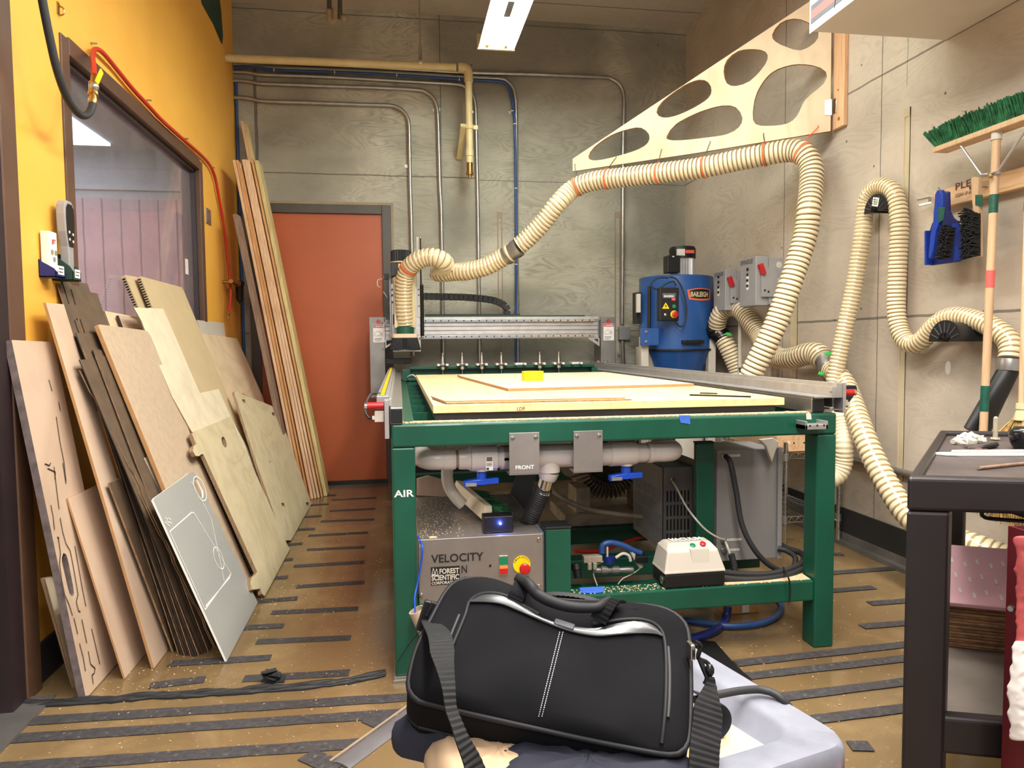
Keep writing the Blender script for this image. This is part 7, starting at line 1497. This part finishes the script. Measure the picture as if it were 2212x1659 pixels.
# ================================================================== black laptop bag
b1, b2, b3 = fY(905, 1515, 1.0), fY(1480, 1628, .89), fY(1195, 1290, 1.14); nB = (b2-b1).cross(b3-b1).normalized(); nB = nB if nB.y < 0 else -nB
bag = thing('laptop_bag', 'large black nylon laptop bag with leatherette trim lying on the grey tray cart', 'bag', (b1+b2)/2)
def bp(x, y, d=0): return fP(x, y, b1, nB)+nB*d
outl = [(905,1515),(888,1500),(882,1480),(885,1455),(900,1400),(935,1330),(962,1280),(985,1258),(1010,1251),(1050,1252),(1085,1262),(1140,1285),(1200,1296),(1300,1303),(1400,1309),(1440,1318),(1465,1332),(1482,1352),(1488,1380),(1491,1430),(1492,1500),(1490,1580),(1484,1610),(1468,1626),(1440,1630),(1300,1604),(1150,1572),(1000,1538)]
ol = [bp(x, y) for x, y in outl]; olr = resample(cr(ol+[ol[0]], .012), .012); cB = sum(olr, V((0, 0, 0)))/len(olr); rnB = random.Random(5)
def ringo(s_, d): return [cB+(p-cB)*s_+nB*d for p in olr]
# puffed front with a soft dent, side gusset and back
n = len(olr); m = MB(); rg = [(1.0, -.105), (1.015, -.09), (1.02, -.05), (1.01, -.012), (1.0, 0), (.985, .005), (.95, .012), (.85, .020), (.6, .024), (.3, .022), (.08, .02)]
P = []
for (s_, d) in rg:
    for i, p in enumerate(olr):
        q = cB+(p-cB)*s_+nB*d
        if d > .008: q += nB*(.004*math.sin(q.x*37+q.z*21)+.003*math.sin(q.y*55-q.x*18))
        elif d < -.02: q += nB*.003*math.sin(i*.3)
        P.append(q)
F = [(k*n+i, k*n+(i+1) % n, (k+1)*n+(i+1) % n, (k+1)*n+i) for k in range(len(rg)-1) for i in range(n)]+[tuple(range(n-1, -1, -1)), tuple((len(rg)-1)*n+i for i in range(n))]
m.add(P, F); body = m.build('bag_body', 'fabric', bag, smooth=70)
m = MB(); m.tube(olr+[olr[0], olr[1]], .0042, 8, caps=False); m.build('piping', 'cord_black', bag, smooth=60)
m = MB(); m.tube([cB+(p-cB)*1.012-nB*.06 for p in olr]+[cB+(olr[0]-cB)*1.012-nB*.06], .003, 8, caps=False); m.build('piping', 'cord_black', bag, smooth=60)
from mathutils.bvhtree import BVHTree
_bv = BVHTree.FromPolygons(P, F)
def surf(x, y, e=0):
    """point on the puffed front"""
    d = ray(x, y).normalized(); hit = _bv.ray_cast(CAM, d)
    return (hit[0] if hit[0] is not None else bp(x, y))+nB*e
def strippy(pts, w0, mat, name, par, e=.002, th=0):
    P = resample(cr([surf(x, y, e) for x, y in pts], .008), .008); m = MB(); m.tube(P, w0, 8); return m.build(name, mat, par, smooth=60)
# front panel seam, zips
strippy([(968,1420),(978,1395),(1005,1330),(1012,1305),(1030,1288),(1060,1283),(1095,1290),(1130,1310),(1165,1330)], .0032, 'cord_black', 'panel_seam', bag)
strippy([(1280,1350),(1330,1342),(1380,1340),(1415,1350),(1432,1372),(1438,1420),(1438,1500),(1434,1560),(1428,1612)], .0032, 'cord_black', 'panel_seam', bag)
strippy([(1443,1400),(1446,1450),(1445,1520),(1442,1555)], .0028, 'rubber', 'zipper', bag); strippy([(960,1420),(972,1380),(992,1330)], .0026, 'rubber', 'zipper', bag)
# leatherette yoke
top = [(1022,1298),(1030,1290),(1050,1284),(1080,1284),(1110,1296),(1140,1318),(1170,1338),(1210,1350),(1250,1358),(1290,1362),(1330,1348),(1370,1343),(1400,1346),(1420,1358),(1430,1374)]
bot = [(1015,1303),(1030,1303),(1060,1304),(1085,1308),(1110,1318),(1140,1331),(1170,1344),(1205,1358),(1245,1370),(1290,1377),(1330,1374),(1370,1371),(1400,1371),(1420,1373),(1431,1378)]
k = 5; m = MB(); P = []
for (a, c) in zip(top, bot):
    for j in range(k+1): P.append(surf(a[0]+(c[0]-a[0])*j/k, a[1]+(c[1]-a[1])*j/k, .003+.002*math.sin(math.pi*j/k)))
m.add(P, [(i*(k+1)+j, (i+1)*(k+1)+j, (i+1)*(k+1)+j+1, i*(k+1)+j+1) for i in range(len(top)-1) for j in range(k)]); yk = m.build('leatherette_yoke', 'leather', bag, smooth=80); md = yk.modifiers.new('s', 'SUBSURF'); md.levels = md.render_levels = 1
strippy(bot, .0016, 'rubber', 'yoke_edge', bag, e=.004)
m = MB(); a, c = surf(1197, 1347, .006), surf(1240, 1361, .006); m.beam(a, c, .011, .004, nB); bl_ = m.build('brand_plate', 'slate', bag, bevel=.002); text('TARGUS', a+(c-a)*.12+nB*.0024-V((0, 0, .002)), (c-a), nB.cross(c-a), .0042, 'grey_sw', bl_, width=.022)
# double stitching
for dx in (0, 7):
    m = MB()
    for i in range(40):
        t = i/40; x = 1209+dx-46*t; y = 1366+185*t; a = surf(x, y, .001); c = surf(x-.6, y+2.6, .001); m.beam(a, c, .0011, .0011, nB)
    m.build('stitching', 'stitch', bag)
# handles
P = [surf(1120, 1262, .015), surf(1140, 1290, .03), surf(1155, 1305, .026), surf(1180, 1322, .028), surf(1215, 1334, .028), surf(1250, 1338, .027), surf(1288, 1336, .026), surf(1300, 1322, .02), surf(1315, 1308, .012)]
m = MB(); m.tube(resample(cr(P, .006), .006), .0085, 12, rf=lambda i: .0075+.0015*math.sin(min(1, i/30)*math.pi)); m.build('handle', 'cord_black', bag, smooth=60)
def ribbon(P, wdt, side, name, mat, par, th=.0025):
    P = resample(cr(P, .004), .004); m = MB(); V_ = []; n = len(P)
    for i, p in enumerate(P):
        s_ = side(i/(n-1)) if callable(side) else V(side); t = (P[min(i+1, n-1)]-P[max(i-1, 0)]).normalized(); s_ = (s_-t*s_.dot(t)).normalized(); u = t.cross(s_); rb = .0006*(1 if i % 2 else -1)
        wv = wdt(i/(n-1)) if callable(wdt) else wdt
        V_ += [p-s_*wv/2-u*th/2, p+s_*wv/2-u*(th/2-rb), p+s_*wv/2+u*(th/2+rb), p-s_*wv/2+u*(th/2+rb)]
    m.add(V_, [(4*i+a, 4*i+4+a, 4*i+4+(a+1) % 4, 4*i+(a+1) % 4) for i in range(n-1) for a in range(4)]+[(3, 2, 1, 0), tuple(4*(n-1)+a for a in range(4))]); return m.build(name, mat, par)
for pts, sd in (([surf(1112, 1300, .006), surf(1122, 1285, .012), surf(1128, 1268, .016), surf(1122, 1258, .012)], 1), ([surf(1290, 1352, .012), surf(1302, 1335, .02), surf(1318, 1316, .02), surf(1340, 1308, .008)], 1)):
    ribbon(pts, .026, (b2-b1), 'handle_tab', 'fabric', bag, .004)
strippy([(1130,1270),(1180,1290),(1240,1302),(1310,1312),(1380,1316)], .006, 'fabric', 'rear_handle_roll', bag, e=-.004)
ribbon([fP(1130, 1275, b1, nB)-nB*.03, fP(1200, 1286, b1, nB)-nB*.02+V((0, 0, .01)), fP(1280, 1300, b1, nB)-nB*.02+V((0, 0, .012)), fP(1350, 1308, b1, nB)-nB*.03], .02, nB, 'rear_handle', 'cord_black', bag, .008)
# shoulder strap, left fall
sL = [bp(935, 1325, -.03)+V((-.01, 0, .01)), fY(948, 1370, 1.02), fY(957, 1420, .96), fY(968, 1480, .92), fY(974, 1530, .90), fY(985, 1560, .885), fY(1000, 1600, .87), fY(1022, 1650, .86), fY(1035, 1700, .85)]
ribbon(sL, lambda t: .02+.014*math.sin(min(1, t*2.2)*math.pi*.5) if t < .5 else .034-.018*math.sin((t-.5)*2*math.pi), lambda t: V((1, -.2+.9*t, 0)), 'shoulder_strap', 'fabric2', bag)
m = MB(); c = bp(934, 1322, -.03)+V((-.008, 0, .014)); m.obox(c, (.008, 0, .024), (0, .006, 0), (.012, 0, -.004)); m.obox(c+V((.006, -.004, .012)), (.006, 0, .012), (0, .005, 0), (.005, 0, -.003)); m.build('strap_buckle', 'black', bag, bevel=.002)
# right hook and strap
h0 = fY(1500, 1405, .99); m = MB(); m.tube(cr([h0+V((0, 0, .014)), h0+V((.01, 0, .006)), h0+V((.006, 0, -.012)), h0+V((.02, -.004, -.02)), h0+V((.022, -.004, -.04))], .004), .0035, 8); m.tube(cr([fY(1512, 1425, .97), fY(1520, 1445, .965), fY(1528, 1465, .96), fY(1523, 1478, .96)], .004), .004, 8); m.ball(fY(1533, 1448, .96), .007, 10, (1, 1, 1.4)); m.build('snap_hook', 'black_gloss', bag, smooth=60)
ribbon([fY(1537, 1462, .955), fY(1536, 1480, .95), fY(1531, 1520, .93), fY(1527, 1570, .91), fY(1522, 1620, .89), fY(1520, 1680, .87), fY(1520, 1720, .86)], lambda t: .008+.034*min(1, t*3.2), (1, .1, 0), 'shoulder_strap', 'fabric2', bag)
m = MB(); m.obox(fY(1492, 1405, 1.0), (.004, 0, 0), (0, .01, 0), (0, 0, .012)); m.build('side_ring', 'chrome', bag, bevel=.002)
# ================================================================== cloth under the bag
def lump(name, mat, label, cat, pts, h, zb, group=None, fn=None):
    """soft cloth heap from a pixel outline at a given height"""
    P0 = [fZ(x, y, zb) for x, y in pts]; P0 = resample(cr(P0+[P0[0]], .01), .012); c = sum(P0, V((0, 0, 0)))/len(P0); n = len(P0); m = MB(); R = []
    for (s_, z) in ((.97, -.012), (1, 0), (.98, h*.35), (.9, h*.7), (.7, h*.95), (.35, h), (.06, h)):
        R += [V((c.x+(p.x-c.x)*s_, c.y+(p.y-c.y)*s_, zb+z+.004*math.sin(i*.9+s_*9)*(1 if z > 0 else 0))) for i, p in enumerate(P0)]
    m.add(R, [(k*n+i, k*n+(i+1) % n, (k+1)*n+(i+1) % n, (k+1)*n+i) for k in range(6) for i in range(n)]+[tuple(range(n-1, -1, -1)), tuple(6*n+i for i in range(n))]); return m.build(name, mat, None, smooth=80)
jk = thing('jacket', 'dark navy jacket with tan lining bunched under the laptop bag', 'jacket', fZ(1000, 1640, .5))
for (nm, mt, pts, h, zb) in (('sleeve', 'navy', ((845,1598),(880,1570),(940,1560),(1000,1580),(1020,1640),(970,1655),(915,1632),(860,1618)), .035, .50), ('tan_lining', 'tan_cloth', ((915,1648),(925,1615),(950,1595),(1020,1585),(1150,1605),(1230,1625),(1260,1680),(1200,1750),(1000,1750),(930,1690)), .03, .502), ('front_fold', 'navy', ((1070,1655),(1085,1632),(1110,1622),(1300,1625),(1480,1650),(1500,1700),(1400,1760),(1100,1740)), .03, .508)):
    o = lump(nm, mt, '', '', pts, h, zb)
    for v in o.data.vertices: v.co -= jk.location
    o.parent = jk
m = MB(); A_ = [fY(x, y, 1.02) for x, y in ((1552,1518),(1575,1522),(1588,1545),(1586,1575),(1565,1600),(1548,1610))]; B2 = [p+V((-.03, .06, 0)) for p in A_]; m.add(A_+B2, [(i, i+1, i+7, i+6) for i in range(5)]); o = m.build('cuff', 'navy', jk, smooth=60); sm = o.modifiers.new('t', 'SOLIDIFY'); sm.thickness = .006; sm2 = o.modifiers.new('s', 'SUBSURF'); sm2.levels = sm2.render_levels = 2
# sawdust flakes on the floor
m = MB(); rs = random.Random(11)
spots = [(530,1370,.25),(345,1478,.1),(640,1250,.3),(1650,1400,.25),(1700,1330,.3),(820,1500,.15),(780,1200,.3),(300,1560,.3),(560,1300,.12),(1840,1560,.2)]
for (x, y, s_) in spots:
    c = fZ(x, y)
    for i in range(70):
        p = c+V((rs.gauss(0, s_), rs.gauss(0, s_), 0)); a = rs.uniform(0, 6.3); l = rs.uniform(.001, .0034)
        if p.x < -1.1 or (p.x > -.1 and p.x < .1 and p.y > 2.2): continue
        m.obox((p.x, p.y, .0022), (math.cos(a)*l, math.sin(a)*l, 0), (-math.sin(a)*l*.45, math.cos(a)*l*.45, 0), (0, 0, .0006))
o = tag(m.build('sawdust', 'dust'), 'pale sawdust and wood chips scattered over the ochre floor', 'sawdust'); o['kind'] = 'stuff'
